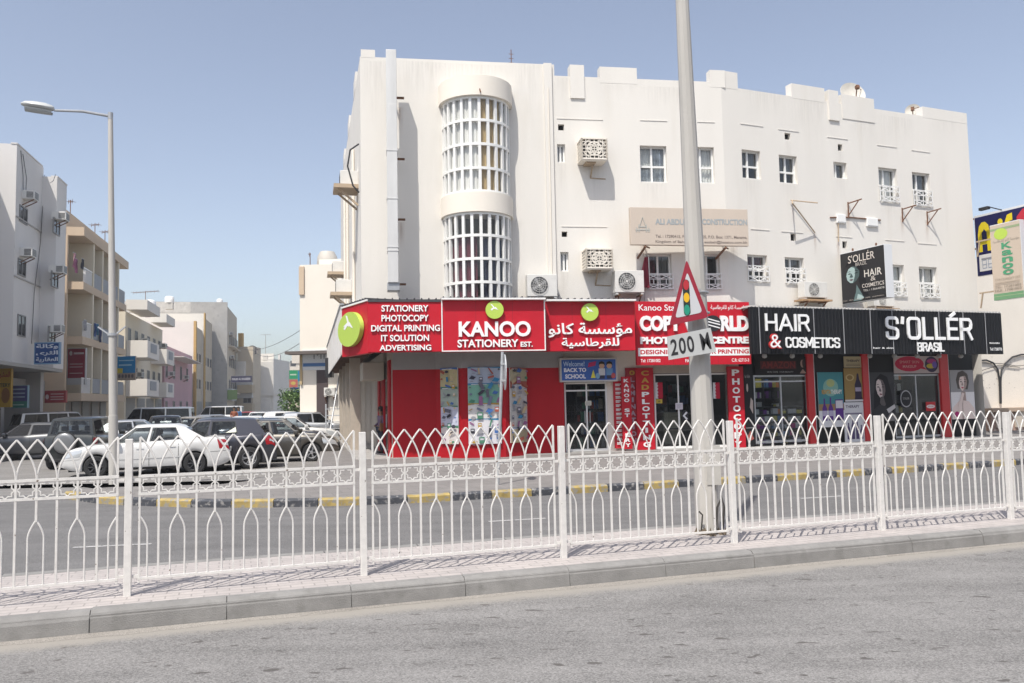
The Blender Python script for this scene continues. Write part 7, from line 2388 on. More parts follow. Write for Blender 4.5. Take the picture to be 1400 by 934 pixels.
# laundry and pots
lc = [(.32, .12, .20), (.03, .03, .04), (.35, .2, .25), (.05, .10, .25), (.08, .2, .3), (.04, .05, .12), (.3, .3, .32)]
ll = ['pink garment drying on the top balcony', 'black garment drying on the top balcony', 'red brown garment by the top balcony door', 'blue trousers hung over the middle balcony rail', 'teal garment hung over the middle balcony rail', 'dark trousers hung over the middle balcony rail', 'pale cloth bundled on the middle balcony rail']
for i, (px, y0, y1, d) in enumerate(((102, 353, 372, .5), (111, 353, 367, .8), (99.5, 345, 365, .4), (129.5, 442, 460, .95), (132.5, 443, 458, .95), (137, 448, 468, .95), (116, 438, 452, .95))):
    z0, z1 = LP.Z(px, y1, d), LP.Z(px, y0, d)
    o = thing('hanging_garment', ll[i], 'laundry', LP.P(U(px, d), z0, d), LP.a, 'washing on the beige balconies')
    mb = MB(); vs = []
    for j in range(8):
        for k in range(7):
            t = j / 7
            x = (-.28 + .56 * k / 6) * (.7 + .3 * math.sin(t * 2.6 + i))
            vs.append((x, .05 * math.sin(k * 2.1 + j * .4 + i), (z1 - z0) * t))
    mb.add(vs, [(j * 7 + k, j * 7 + k + 1, (j + 1) * 7 + k + 1, (j + 1) * 7 + k) for j in range(7) for k in range(6)])
    mb.build('cloth', mat('garment_%d' % i, lc[i], .9), o, smooth=60)
    mb = MB(); mb.bar((-.35, 0, z1 - z0 + .02), (.35, 0, z1 - z0 + .02), .02); mb.build('drying_line', M_galv, o)
def antenna(label, p, h, bars, w_=.9, a=0.0):
    o = thing('roof_antenna', label, 'antenna', p, a, 'aerials on the side street roofs')
    mb = MB(); mb.tube([(0, 0, 0), (0, 0, h)], .025, 6); mb.build('mast', M_rust, o)
    mb = MB(); mb.bar((-w_ / 2, 0, h - .1), (w_ / 2, 0, h - .1), .03)
    for k in range(bars): mb.bar((-w_ / 2 + w_ * k / max(1, bars - 1), -.25, h - .1), (-w_ / 2 + w_ * k / max(1, bars - 1), .25, h - .1), .02); mb.bar((-w_ / 2 + w_ * k / max(1, bars - 1), 0, h - .22), (-w_ / 2 + w_ * k / max(1, bars - 1), 0, h + .02), .02)
    mb.build('antenna_element', M_rust, o)
for px, y0, y1, w_, b, lab in ((92.5, 290, 270, .3, 2, 'bent thin mast at the near corner of the beige flats roof'), (127, 318, 303, .6, 3, 'left of the two small aerials on the beige flats roof'), (141, 329, 313, .5, 3, 'right of the two small aerials on the beige flats roof'), (198, 414, 397, 2.6, 8, 'long many barred aerial above the cream balconied house')):
    p = LP.P(U(px, -.5), LP.Z(px, y0, -.5) - .2, -.5)
    antenna(lab, p, LP.Z(px, y1, -.5) - p.z, b, w_, LP.a + R(60))
# --- B3: cream house with white boxed balconies
w0, w1 = U(177) - 1.6, U(177) + 14.6
b3 = building('boxed_balcony_house', 'cream three storey house with white boxed balconies beyond the beige flats', LP, w0)
L3 = w1 - w0
zr3 = LP.Z(197, 413, 1.0)
part('wall', b3, CRm, (0, L3, 0, 9, 0, zr3 - .9))
zb1, zb2 = LP.Z(200, 486, 1.4), LP.Z(203, 539, 1.4)
hh = LP.Z(200, 456, 1.4) - zb1
for x0, x1, out in ((.4, 5.4, 1.5), (10.4, 14.6, 1.3)):
    part('roof_slab', b3, CWm, (x0 - .3, x1 + .2, -out, 0, zr3 - .75, zr3))
    for z in (zb1, zb2):
        o = part('balcony', b3, CWm, (x0, x1, -out, -.02, z - .15, z + .02), (x0, x1, -out, -out + .12, z + .02, z + 1.15), (x0, x0 + .12, -out + .12, -.02, z + .02, z + 1.15), (x1 - .12, x1, -out + .12, -.02, z + .02, z + 1.15))
        part('balcony_panel', o, GRm, (x0 + (x1 - x0) * .25, x0 + (x1 - x0) * .75, -out - .04, -out - .003, z + .3, z + 1.0))
for z in (zb1 + .9, zb2 + .9):
    for k in range(6): win(b3, .9 + k * L3 / 6.2, z, 1.0, 1.25)
for k in range(4): shutter(b3, .6 + k * L3 / 4, L3 / 4 - .9, 2.5)
win(b3, L3 - 2, 1.0, 1.2, 1.2)
# --- B4: pink house
x0_, x1_ = U(177) + 15.2, U(263)
b4 = building('pink_house', 'faded pink two storey house with air conditioners', LP, x0_)
L4 = x1_ - x0_
zr4 = LP.Z(250, 482)
part('wall', b4, PKm, (0, L4, 0, 9, 0, zr4), (-.15, .35, -.15, 9, 0, zr4 + .1))
part('parapet_cap', b4, PKm, (.36, L4, -.06, .2, zr4 - .5, zr4 - .35))
for k in range(4): win(b4, 1.2 + k * L4 / 4.3, zr4 - 3.1, 1.1, 1.5); win(b4, 1.2 + k * L4 / 4.3, .9, 1.2, 1.5)
part('awning', b4, FWm, (2, L4 * .8, -1.6, -.01, zr4 - 1.1, zr4 - 1.03))
for k, lab in enumerate(('nearest air conditioner on the pink house', 'farthest air conditioner on the pink house')):
    wac(lab, LP, x0_ + 3 + k * L4 * .5, zr4 - 2.9, 0, 'air conditioners on the pink house', .9)
# --- B5: white and cream block with ochre pilasters
b5 = building('ochre_pilaster_block', 'white sided block with ochre pilasters and cream street front', LP, U(264.5))
L5 = U(290) - U(264.5)
zr5 = LP.Z(275, 447, 0); zr5b = LP.Z(272, 426)
part('wall', b5, TNm, (.25, L5 * .42, 0, 12, 0, zr5 - .4), (L5 * .42, L5, .02, 16, 0, zr5b - .2))
part('end_wall', b5, FWm, (0, .25, .0, 22, 0, zr5), (L5 * .42 - .25, L5 * .42 - .01, -.2, 24, 0, zr5b + .1))
part('pilaster', b5, OCm, (-.1, .7, -.3, -.01, 0, zr5 + .05), (L5 * .42 - .3, L5 * .42 + .9, -.35, -.21, 0, zr5b + .2))
for k in range(6):
    for z in (4.0, 7.2): win(b5, 2 + k * L5 / 6.5, z, 1.6, 1.2, .0 if k < 2 else .02)
for k in range(5): shutter(b5, 1.5 + k * L5 / 5.3, L5 / 6, 2.4)
# --- B6: grey concrete block
b6 = building('grey_concrete_block', 'bare grey concrete block with a windowless end wall', LP, U(290.5))
L6 = 16.5
zr6 = zat(300, 413.5, 118) - .6
part('wall', b6, GCm, (0, .35, -2.0, 22, 0, zr6 + .6))
part('street_wall', b6, TNm, (.35, L6, -2.0, 12, 0, zr6))
part('parapet_screen', b6, mat('pale_block_screen', (.50, .48, .45), .95, var=.2, scale=2), (-.03, -.002, 3, 21.9, zr6 - 1.0, zr6 + .55))
for k in range(5):
    for z in (4.2, 7.6, 11.0): win(b6, 3 + k * L6 / 5.3, z, 2.0, 1.5, -2.0)
    part('balcony', b6, TNm, (2 + k * L6 / 5.3, 5 + k * L6 / 5.3, -2.8, -2.01, 3.6, 3.8), (2 + k * L6 / 5.3, 4.4 + k * L6 / 5.3, -2.8, -2.01, 10.4, 10.6))
part('shop_sign_band', b6, mat('white_sign_band', (.5, .5, .5), .5), (.5, 9, -2.6, -2.01, 2.6, 4.3))
part('end_sign', b6, mat('green_sign_patch', (.18, .28, .10), .5), (.1, .25, -3.4, -2.05, 2.7, 4.1))
def s_bar(a):
    a.rect((.03, .03, .06), .01, .08, .99, .92); a.text((.4, .4, .42), 'MALIK AL KHABEER', .05, .35, .95, .7, .02)
shop_sign('projecting_sign', 'long dark sign reaching over the side street from the grey concrete block', 316, 514, 344, 523, 100, (.1, .1, .12), s_bar, None, .3)
# --- B7, B8: tan and white houses closing the street
def atface(px0, px1, Z):
    a, b = atz(px0, 500, Z), atz(px1, 500, Z)
    return a.x, b.x
x0, x1 = atface(324, 346, 132)
b7 = thing('tan_house', 'narrow tan house with round fronted balconies beyond the grey concrete block', 'building', (x0, 132, 0), R(0))
W7 = x1 - x0; z7 = zat(335, 474, 132)
part('wall', b7, TNm, (0, W7, 0, 4, 0, z7)); part('parapet_tower', b7, OCm, (.2, .9, -.1, .6, z7, z7 + 2.2))
part('white_panel', b7, FWm, (-.5, W7 * .55, -.6, -.002, z7 - 5.5, z7 - 2.4))
for z in (z7 - 7.5, z7 - 10.5): part('balcony', b7, mat('tan_balcony', (.44, .36, .25), .9), (W7 * .2, W7 + .3, -1.4, -.002, z, z + 1.3)); win(b7, W7 * .4, z + 1.4, 1.3, 1.0)
part('shop_sign', b7, mat('white_sign_band', (.5, .5, .5), .5), (0, W7, -.5, -.002, 3, 5.5)); 
x0, x1 = atface(341, 374, 138)
b8 = thing('arched_window_house', 'white house with dark arched windows at the end of the side street', 'building', (x0, 138, 0), R(0))
W8 = x1 - x0; z8 = zat(360, 491, 138)
part('wall', b8, FWm, (0, W8, 0, 10, 3.6, z8), (.5, W8 - .2, .6, 10, 0, 3.6))
part('parapet', b8, FWm, (0, W8 * .9, 1.5, 1.8, z8, z8 + 1.0), (W8 * .55, W8 * .75, -.05, .3, z8 - .2, z8 + .6))
def arch(root, x, z, w_, h, y=0.0, flip=None):
    mb = MB(); pts = [(x, z), (x + w_, z)] + [(x + w_ / 2 + w_ / 2 * math.cos(math.pi * k / 10), z + h - w_ * .3 + w_ * .3 * math.sin(math.pi * k / 10)) for k in range(11)]
    mb.prism(pts, y - .06, y + .02); o = mb.build('arched_window', mat('dark_arch_screen', (.035, .032, .03), .4), root)
    part('window_bar', o, FWm, (x + w_ * .3, x + w_ * .34, y - .09, y - .061, z + .1, z + h * .7), (x + w_ * .64, x + w_ * .68, y - .09, y - .061, z + .1, z + h * .7))
for z in (zat(357, 544, 138), zat(357, 516, 138)): arch(b8, zat(0, 0, 1) * 0 + .05 * W8, z, W8 * .36, 2.4)
x2 = atface(390, 391, 150)[0]
# its flank going up the street
fx = Frame(x1, 138, math.atan2(40, atz(392, 500, 178).x - x1))
b8b = thing('arched_window_wing', 'cream wing of arched windows running up the street from the white house', 'building', (x1, 138, 0), fx.a)
Lw = 40
part('wall', b8b, FWm, (0, Lw, 0, 6, 3.4, z8 - .5), (.2, Lw, .5, 6, 0, 3.4)); part('pier', b8b, FWm, (Lw * .3, Lw * .38, -.3, 0, 3.4, z8 + 1.5), (Lw * .75, Lw * .82, -.3, 0, 3.4, z8 + .8))
for k in range(5):
    for z in (4.3, 7.6): arch(b8b, 1.5 + k * 7.6, z, 3.2, 2.2)
o = thing('end_block', 'pale hazy apartment block far behind the end of the side street', 'building', (atz(392, 500, 230).x, 230, 0), 0)
part('wall', o, mat('far_pale_render', (.60, .54, .45), .9), (0, 12, 0, 10, 0, zat(398, 497, 230)), (1.5, 4, -.3, 4, zat(398, 497, 230), zat(398, 485, 230)))
for k in range(3):
    for j in range(4): win(o, 1 + k * 3.6, 3 + j * 3.2, 1.6, 1.6, bars=False)
o = thing('end_block', 'low tan block under the hazy apartment block', 'building', (atz(386, 500, 190).x, 190, 0), 0)
part('wall', o, TNm, (0, 14, 0, 10, 0, zat(395, 536, 190))); 
for k in range(4): win(o, 1 + k * 3.2, 3, 1.6, 1.6)
p = atz(354, 480, 140)
antenna('tall thin lattice aerial above the white arched house', (atz(363, 500, 142).x, 142, z8), zat(363, 457, 142) - z8, 4, 1.6)
o = thing('satellite_dish', 'dark satellite dish on the tan house roof', 'satellite dish', (atz(345, 500, 133).x, 133, z7 - 1.2), R(30))
mb = MB(); mb.lathe([(.8 * t, .25 * t * t) for t in (.001, .3, .6, .85, 1)], 20, Matrix.Translation((0, 0, .6)) @ Matrix.Rotation(R(70), 4, 'X')); mb.build('dish_reflector', mat('dark_dish', (.08, .07, .07), .6), o, smooth=50)
mb = MB(); mb.tube([(0, .2, -1), (0, .2, .8)], .08, 6); mb.build('dish_mast', M_galv, o)
# --- right side of the side street: white block behind the corner building
cl = FA.P(uL, 0)
ZB9 = 43.0
x0, x1 = atz(410, 480, ZB9).x, atz(470, 480, ZB9).x
b9 = thing('white_side_block', 'tall plain cream block behind the corner building with a blue strip sign', 'building', (x0, ZB9, 0), R(-4))
z9 = zat(430, 362, ZB9); W9 = x1 - x0 + 2
part('wall', b9, M_wall2, (0, W9, 0, 12, 0, z9), (-.42, -.01, 3, 26, 0, z9 - 2.5), (.9, W9, .5, 10, z9, z9 + .35))
part('chimney', b9, BEm, (-.02, .25, -.1, .3, z9 - 1.6, z9 - .1)); part('drain_pipe', b9, mat('tan_drain_pipe', (.5, .38, .22), .8), (.02, .14, -.12, -.005, 2.8, z9 - 4.8))
part('side_canopy', b9, mat('dark_eave', (.12, .10, .09), .8), (-.5, 1.8, -.9, -.003, 4.35, 4.5)); part('side_door', b9, mat('dark_gate', (.07, .05, .05), .7), (.9, 1.5, -.05, -.002, 0, 4.2))
part('sign_panel', b9, mat('white_wall_sign', (.68, .69, .70), .5), (.15, 1.75, -.06, -.003, zat(440, 506, ZB9), zat(440, 478, ZB9)))
mb = MB(); letters(mb, 'MI', .75, 1.35, zat(440, 491, ZB9), zat(440, 480, ZB9), -.075, .01, .0); mb.build('sign_lettering', mat('grey_lettering', (.30, .30, .33), .5), b9)
part('blue_strip', b9, mat('blue_strip_sign', (.06, .16, .36), .5), (.2, 1.6, -.09, -.062, zat(440, 501, ZB9), zat(440, 496.5, ZB9)))
for k, (z, lab) in enumerate(((z9 - 3, ''), (z9 - 5.5, ''), (z9 - 8, ''))):
    mb = MB(); mb.bbox(-1.0, -.43, 5 + k * 2, 5.9 + k * 2, z, z + .5, .02); mb.build('wall_unit', M_ac, b9)
o = condenser('condenser unit low on the cream side block under the canopy', Frame(atz(444, 500, ZB9 - .3).x, ZB9 - .1, 0), (443, 530, 458, 541), .0, 'steel', 'condenser units on the side block')
pz = atz(447.5, 352, 46)
o = thing('roof_tank', 'pale round water tank on the cream side block roof', 'water tank', (pz.x, 46, z9), 0)
mb = MB(); mb.lathe([(.55, 0), (.58, .3), (.55, .7), (.4, .98), (.001, 1.05)], 20, Matrix.Translation((0, 0, .25))); mb.build('tank_body', mat('pale_tank', (.50, .47, .42), .6), o, smooth=50)
mb = MB(); mb.box(-.5, .5, -.5, .5, 0, .25); mb.build('tank_stand', M_galv, o)
antenna('thin mast on the cream side block roof', (atz(424, 350, 46).x, 46, z9), 1.2, 1, .1)
def s_grn(a):
    a.rect((.03, .25, .12), .03, .5, .7, .98); a.rect((.02, .2, .35), .72, .35, .98, .95); a.rect((.4, .12, .1), .03, .02, .7, .46)
    a.rect((.4, .5, .4), .1, .7, .6, .78); a.ell((.45, .35, .1), .35, .25, .2, .1)
shop_sign('projecting_sign', 'green and red projecting shop sign over the bush at the end of the street', 395, 506, 412, 530, 62, (.2, .25, .2), s_grn)
shop_sign('projecting_sign', 'small blue projecting sign under the green and red one', 398, 530, 409, 537, 60, (.03, .06, .3), lambda a: a.rect((.5, .5, .55), .1, .35, .9, .6))
o = thing('vertical_sign', 'small black vertical sign on the side street canopy edge', 'sign', (atz(449, 500, 39).x, 39, zat(449, 516, 39)), 0)
mb = MB(); mb.bbox(-.16, .16, 0, .5, 0, zat(449, 489, 39) - zat(449, 516, 39), .02); mb.build('sign_body', M_black, o)
mb = MB(); mb.bar((.1, .2, .3), (.7, .2, .3), .04); mb.build('sign_bracket', M_rust, o)
# fence by the white wall, seen over the cars
o = thing('yard_gate', 'low grey barred yard gate by the white side block', 'gate', (atz(457, 590, 38).x, 38, 0), 0)
mb = MB()
for k in range(5): mb.box(-.35, .55, -.02, .02, .3 + k * .3, .34 + k * .3)
for x in (-.38, .56): mb.box(x - .03, x + .03, -.03, .03, 0, 1.75)
mb.build('gate_bars', M_galv, o)
# bush
random.seed(21)
pb_ = atz(412, 560, 52)
bush = thing('street_bush', 'bushy green tree at the foot of the white side block', 'tree', (pb_.x, 52, 0), 0)
mb = MB()
for k in range(5):
    a = k * 1.3
    mb.tube([(0, 0, 0), (.1 * math.cos(a), .1 * math.sin(a), .7), (.5 * math.cos(a), .5 * math.sin(a), 1.5), (.9 * math.cos(a), .9 * math.sin(a), 2.1)], [.09, .08, .05, .02], 7)
mb.build('trunk', mat('bark', (.10, .075, .05), .9, var=.3, scale=12), bush, smooth=50)
mb = MB()
cl_ = [(random.gauss(0, .72), random.gauss(0, .7), random.uniform(.7, 2.5), random.uniform(.28, .55)) for _ in range(46)]
cl_ = [(x * (1.15 - abs(z - 1.4) * .35), y, z, r_) for x, y, z, r_ in cl_]
for x, y, z, r_ in cl_:
    for _ in range(110):
        d = Vector((random.gauss(0, 1), random.gauss(0, 1), random.gauss(0, 1))).normalized() * r_ * random.uniform(.6, 1.05)
        c = Vector((x, y, z)) + d
        if c.z < .35: continue
        n1 = (d.normalized() + Vector((random.gauss(0, .6), random.gauss(0, .6), random.gauss(.3, .6)))).normalized()
        t = n1.cross(Vector((random.gauss(0, 1), random.gauss(0, 1), random.gauss(0, 1)))).normalized(); b = n1.cross(t)
        s = random.uniform(.05, .10)
        mb.cur = random.choice((0, 0, 1, 2))
        mb.add([c - t * s, c + b * s * .5, c + t * s, c - b * s * .5], [(0, 1, 2, 3)])
mb.cur = 0
mb.build('crown', [mat('leaf_green', (.055, .12, .022), .5), mat('leaf_dark', (.03, .075, .016), .5), mat('leaf_bright', (.10, .17, .035), .5)], bush)
# ---------------------------------------------------------------- the wall to the right of the black shops
_fd = FB.P(uR + .1, 0, -2.6)
FD = Frame(_fd.x, _fd.y, FB.a)
nb = building('right_neighbour', 'plain cream house with old painted arches right of the black shop front', FD, .02)
part('wall', nb, M_wall2, (0.02, 20, .25, 9, 0, FD.Z(1340, 352)))
mb = MB(); 
o_ = part('counter_shelf', nb, mat('tan_counter', (.42, .32, .24), .8, var=.1), (FD.U(1341, 560), 18, -.5, .24, FD.Z(1360, 563), FD.Z(1360, 558)))
part('counter_body', nb, mat('brown_stained_wall', (.36, .24, .19), .85, var=.3, scale=2, col2=(.5, .42, .36), thr=.55), (FD.U(1343, 560), 18, -.35, .245, 0, FD.Z(1360, 563.5)))
part('counter_front', nb, mat('cream_panel', (.55, .49, .41), .85), (FD.U(1350, 580), FD.U(1364, 580), -.42, -.352, .25, 1.0), (FD.U(1376, 580), FD.U(1392, 580), -.42, -.352, .25, 1.0))
random.seed(4)
mb = MB()
for k in range(26):
    u, z = FD.U(1336) + random.uniform(.1, 2.6), random.uniform(1.7, 3.2)
    s = random.uniform(.03, .10)
    mb.add([(u, .246, z), (u + s, .246, z + random.uniform(-.02, .05)), (u + s * .8, .246, z + s * .5), (u + .2 * s, .246, z + s * .6)], [(0, 1, 2, 3)])
mb.build('peeled_patch', mat('peeled_render', (.52, .48, .43), .95, var=.2), nb)
def cable(label, pts, r=.035, m_=M_black):
    mb = MB(); mb.tube([FD.P(*FD.hit(x, y, .0), -.19) for x, y in pts], r, 8)
    return tag(mb.build('wall_cable', m_, smooth=40), label, 'cable', 'black cables on the cream neighbour wall')
cable('black cable arching left down the cream wall beside the black shops', [(1330, 497), (1342, 493.5), (1354, 492), (1364, 496), (1370, 505), (1372.5, 520), (1373.5, 552)])
cable('black cable arching right down the cream wall to the picture edge', [(1374.5, 552), (1374, 520), (1375, 507), (1380, 497), (1390, 488), (1402, 484.5), (1420, 484)])
cable('thin slack wire across the cream wall', [(1326, 505), (1338, 511), (1352, 505), (1372, 499), (1400, 502)], .012)
cable('second thin wire across the cream wall above the slack one', [(1326, 494), (1350, 496), (1376, 497), (1395, 500), (1410, 499)], .012)
for k, px in enumerate(((1340, 470),)): pass
# ---------------------------------------------------------------- people
def person(label, loc, face, h, top, legs, skin, hair, long_hair=False, bag=None, robe=False):
    o = thing('person', label, 'person', loc, face)
    s = h / 1.7
    J = {'pel': (0, 0, .92), 'ch': (0, .01, 1.18), 'nk': (0, .0, 1.42), 'hd0': (0, -.015, 1.52), 'hd1': (0, -.02, 1.62),
         'hl': (.09, 0, .88), 'kl': (.10, -.03, .48), 'al': (.10, .02, .07), 'tl': (.11, -.12, .03),
         'hr': (-.09, 0, .88), 'kr': (-.09, .02, .48), 'ar': (-.09, .06, .07), 'tr': (-.10, -.08, .03),
         'sl': (.17, 0, 1.36), 'el': (.23, .02, 1.10), 'wl': (.20, -.14, .92), 'fl': (.18, -.19, .86),
         'sr': (-.17, 0, 1.36), 'er': (-.22, .03, 1.10), 'wr': (-.17, -.15, 1.0), 'fr': (-.14, -.21, .98)}
    Rr = {'pel': .13, 'ch': .125, 'nk': .05, 'hd0': .085, 'hd1': .09, 'hl': .085, 'kl': .055, 'al': .036, 'tl': .035, 'hr': .085, 'kr': .055, 'ar': .036, 'tr': .035, 'sl': .06, 'el': .042, 'wl': .028, 'fl': .03, 'sr': .06, 'er': .042, 'wr': .028, 'fr': .03}
    E = [('pel', 'ch'), ('ch', 'nk'), ('nk', 'hd0'), ('hd0', 'hd1'), ('pel', 'hl'), ('hl', 'kl'), ('kl', 'al'), ('al', 'tl'), ('pel', 'hr'), ('hr', 'kr'), ('kr', 'ar'), ('ar', 'tr'), ('ch', 'sl'), ('sl', 'el'), ('el', 'wl'), ('wl', 'fl'), ('ch', 'sr'), ('sr', 'er'), ('er', 'wr'), ('wr', 'fr')]
    ks = list(J)
    def skin_mesh(keys, scale, name, m_, extra=None):
        me = bpy.data.meshes.new(name)
        idx = {k: i for i, k in enumerate(keys)}
        me.from_pydata([Vector(J[k]) * s for k in keys], [(idx[a], idx[b]) for a, b in E if a in idx and b in idx], [])
        ob = bpy.data.objects.new(name, me); C.objects.link(ob)
        md = ob.modifiers.new('skin', 'SKIN')
        for k in keys:
            v = me.skin_vertices[0].data[idx[k]]; rr = (Rr[k] * scale + (extra or 0)) * s; v.radius = (rr, rr * (.8 if k in ('pel', 'ch') else 1)); v.use_root = k == keys[0]
        ob.modifiers.new('sub', 'SUBSURF').levels = 2
        bpy.context.view_layer.update()
        e = ob.evaluated_get(bpy.context.evaluated_depsgraph_get())
        nm = bpy.data.meshes.new_from_object(e)
        ob.modifiers.clear(); ob.data = nm
        nm.materials.clear(); nm.materials.append(m_)
        for p in nm.polygons: p.use_smooth = True
        ob.parent = o
        return ob
    skin_mesh(ks, 1, 'body', skin)
    skin_mesh(['pel', 'ch', 'sl', 'el', 'wl', 'sr', 'er', 'wr'], 1.0, 'shirt', top, .016)
    skin_mesh(['pel', 'hl', 'kl', 'al', 'hr', 'kr', 'ar'], 1.0, 'trousers', legs, .018)
    mb = MB(); T = Matrix.Translation(Vector((0, 0, 1.595)) * s)
    mb.lathe([(.001, .125), (.06, .115), (.1, .07), (.112, .0), (.10, -.07)], 16, T @ Matrix.Diagonal((s, s, s, 1)) , -.6, math.pi + .6)
    mb.lathe([(.001, .127), (.062, .117), (.102, .07), (.108, .035)], 16, T @ Matrix.Diagonal((s, s, s, 1)))
    if long_hair: mb.bbox(-.10 * s, .10 * s, .02 * s, .12 * s, 1.30 * s, 1.6 * s, .04)
    mb.build('hair', hair, o, smooth=60)
    mb = MB()
    for x in (-.033, .033): mb.box((x - .014) * s, (x + .014) * s, -.112 * s, -.10 * s, 1.578 * s, 1.59 * s)
    mb.box(-.02 * s, .02 * s, -.107 * s, -.098 * s, 1.515 * s, 1.523 * s); mb.bar((0, -.10 * s, 1.575 * s), (0, -.122 * s, 1.545 * s), .02 * s); mb.build('face_features', mat('face_dark', (.10, .05, .04), .7), o)
    mb = MB()
    for x, y in ((.105, -.05), (-.095, -.01)): mb.bbox((x - .05) * s, (x + .05) * s, (y - .11) * s, (y + .12) * s, 0, .08 * s, .03)
    mb.build('shoes', M_black, o)
    if bag:
        mb = MB(); mb.bbox(.16 * s, .30 * s, -.16 * s, .2 * s, .80 * s, 1.10 * s, .04); b_ = mb.build('shoulder_bag', bag, o, smooth=40)
        mb = MB(); mb.tube([(.2 * s, -.12 * s, 1.08 * s), (.15 * s, -.03 * s, 1.42 * s), (.2 * s, .16 * s, 1.08 * s)], .012, 6); mb.build('bag_strap', bag, b_)
    return o
SK = mat('skin_brown', (.28, .16, .10), .6); HR = mat('black_hair', (.008, .007, .007), .5)
pp = atz(521, 600, 26.3)
person('woman in a mauve top with a tan bag by the shaded shop side door', (pp.x, 26.3, .15), R(-55), 1.48, mat('mauve_top', (.16, .11, .17), .9), mat('dark_jeans', (.03, .035, .055), .9), SK, HR, True, mat('tan_bag', (.20, .10, .035), .7))
pp = atz(320, 590, 57)
person('person in a rust red shirt far up the side street', (pp.x, 57, 0), R(10), 1.7, mat('rust_shirt', (.28, .09, .05), .9), mat('dark_jeans', (.03, .035, .055), .9), SK, HR)
pp = atz(326, 590, 58)
person('person in a blue shirt far up the side street beside the rust shirted one', (pp.x, 58, 0), R(-20), 1.7, mat('blue_shirt', (.05, .14, .30), .9), mat('dark_jeans', (.03, .035, .055), .9), SK, HR)

# roof tanks, dishes and more air conditioners up the side street
def tank(label, px, y, d, r_=.6, m_=None):
    u = U(px, d); z = LP.Z(px, y, d)
    o = thing('roof_tank', label, 'water tank', LP.P(u, z - r_ * 2.1, d), LP.a, 'water tanks on the side street roofs')
    mb = MB(); mb.lathe([(r_, 0.3), (r_ * 1.02, .5), (r_, r_ * 1.7), (r_ * .7, r_ * 2.0), (.001, r_ * 2.1)], 18); mb.build('tank_body', m_ or M_white, o, smooth=45)
    mb = MB(); mb.box(-r_ * .8, r_ * .8, -r_ * .8, r_ * .8, -.6, .3); mb.build('tank_stand', M_conc, o)
for px, y, d, lab in ((204, 409, -3, 'white water tank on the boxed balcony house'), (231, 404, -5, 'small white water tank on the ochre pilaster block'), (300, 408, -4, 'white water tank at the edge of the grey concrete block'), (255, 478, -4, 'water tank peeping over the pink house')):
    tank(lab, px, y, d)
for px, y, d, lab in ((186, 516, 0, 'air conditioner below the near boxed balcony'), (193, 470, 0, 'air conditioner beside the near boxed balcony'), (219, 476, 0, 'air conditioner between the two boxed balconies')):
    wac(lab, LP, U(px, d), LP.Z(px, y, d), d, 'air conditioners on the cream balconied house', .9)
for k, (px, y, lab) in enumerate(((313, 458, 'top air conditioner on the grey concrete block street front'), (315, 490, 'middle air conditioner on the grey concrete block street front'), (318, 478, 'far air conditioner on the grey concrete block street front'))):
    wac(lab, LP, U(px, 2.0), LP.Z(px, y, 2.0), 2.0, 'air conditioners on the grey concrete block', 1.0)
# ---------------------------------------------------------------- wires
def wire(label, pts, r=.012, sag=.0, n=14):
    mb = MB(); P_ = []
    for (a, b) in zip(pts, pts[1:]):
        a, b = Vector(a), Vector(b)
        for i in range(n):
            t = i / n
            P_.append(a.lerp(b, t) - Vector((0, 0, sag * 4 * t * (1 - t))))
    P_.append(Vector(pts[-1])); mb.tube(P_, r, 5)
    tag(mb.build('hanging_wire', M_black, smooth=60), label, 'wire', 'wires on the side street buildings')
q = lambda px, y, d: LP.P(U(px, d), LP.Z(px, y, d), d)
wire('loose wire hanging from the roof down the nearer grey bay', [q(22, 200, .03), q(26, 235, .03), q(27, 268, .05)], .014)
wire('second loose wire beside the nearer bay air conditioner of the grey flats', [q(25, 205, .03), q(31, 240, .03), q(30, 268, .05)], .014)
wire('wire running down the recessed corner between the two grey bays', [q(56, 235, .05), q(52, 330, .05), q(45, 400, .05), q(43, 470, .05)], .014)
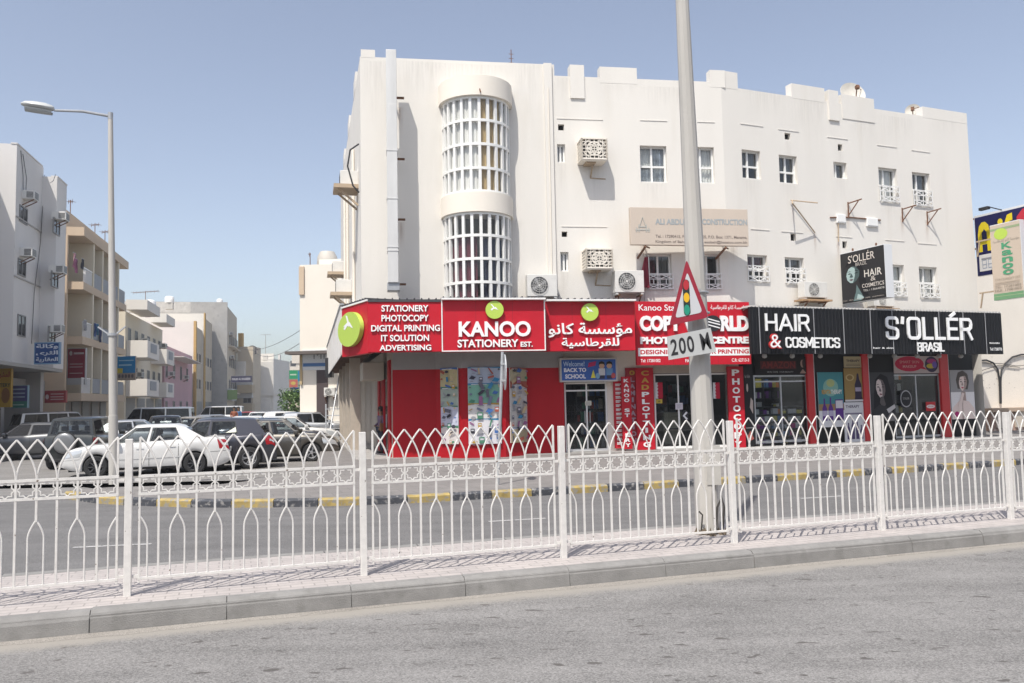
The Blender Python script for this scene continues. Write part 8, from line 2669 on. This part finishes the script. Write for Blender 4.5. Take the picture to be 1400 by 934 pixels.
wire('short wire at the farther grey bay roof corner', [q(64, 246, .73), q(68, 243, .73), q(71, 234, .73)], .014)
wire('thin wire crossing the far end of the side street', [q(318, 470, 2.0), tuple(atz(410, 452, 60))], .02, 1.2, 20)
wire('thin wire from the tan house to the cream side block', [tuple(atz(345, 478, 131)), tuple(atz(409, 470, 55))], .02, 1.0, 20)

# ---------------------------------------------------------------- behind the camera: terrace added out of view to darken reflections and canopy shade
ob = thing('added_terrace', 'plain tan unseen terrace added behind the camera, darkening glass reflections and canopy shade', 'building', (0, 0, 0), FM.a)
OBm = mat('terrace_render', (.30, .26, .22), .9, var=.12, scale=.4)
mb = MB()
for k in range(-6, 6): mb.box(k * 9, k * 9 + 9, -28, -17 - (k % 3) * .6, 0, 8.5 + (k * 7 % 5) * 1.1)
mb.build('wall', OBm, ob)
mb = MB()
for k in range(-6, 6):
    for j in range(2):
        for i in range(3): mb.box(k * 9 + .8 + i * 2.8, k * 9 + 2.2 + i * 2.8, -17 - (k % 3) * .6 + .002, -16.95 - (k % 3) * .6, 4.2 + j * 3, 5.6 + j * 3)
    mb.box(k * 9 + .5, k * 9 + 8.5, -17 - (k % 3) * .6 + .002, -16.94 - (k % 3) * .6, .3, 3.0)
mb.build('window', DGm, ob)
sheet('near_pavement', [tuple((ka + kn * 9.5)[:2]), tuple((kb + kn * 9.5)[:2]), tuple((kb + kn * 40)[:2]), tuple((ka + kn * 40)[:2])], .004, M_pave)

# ---------------------------------------------------------------- dusty air
mb = MB(); mb.box(-302, 302, -92, 502, -1.3, 21)
hm = bpy.data.materials.new('dusty_air'); hm.use_nodes = True
hn = hm.node_tree.nodes; hn.remove(hn['Principled BSDF'])
pv = hn.new('ShaderNodeVolumePrincipled')
pv.inputs['Color'].default_value = (.86, .88, .92, 1); pv.inputs['Density'].default_value = .0010; pv.inputs['Anisotropy'].default_value = .3
hm.node_tree.links.new(pv.outputs[0], hn['Material Output'].inputs['Volume'])
tag(mb.build('haze', hm), kind='stuff')
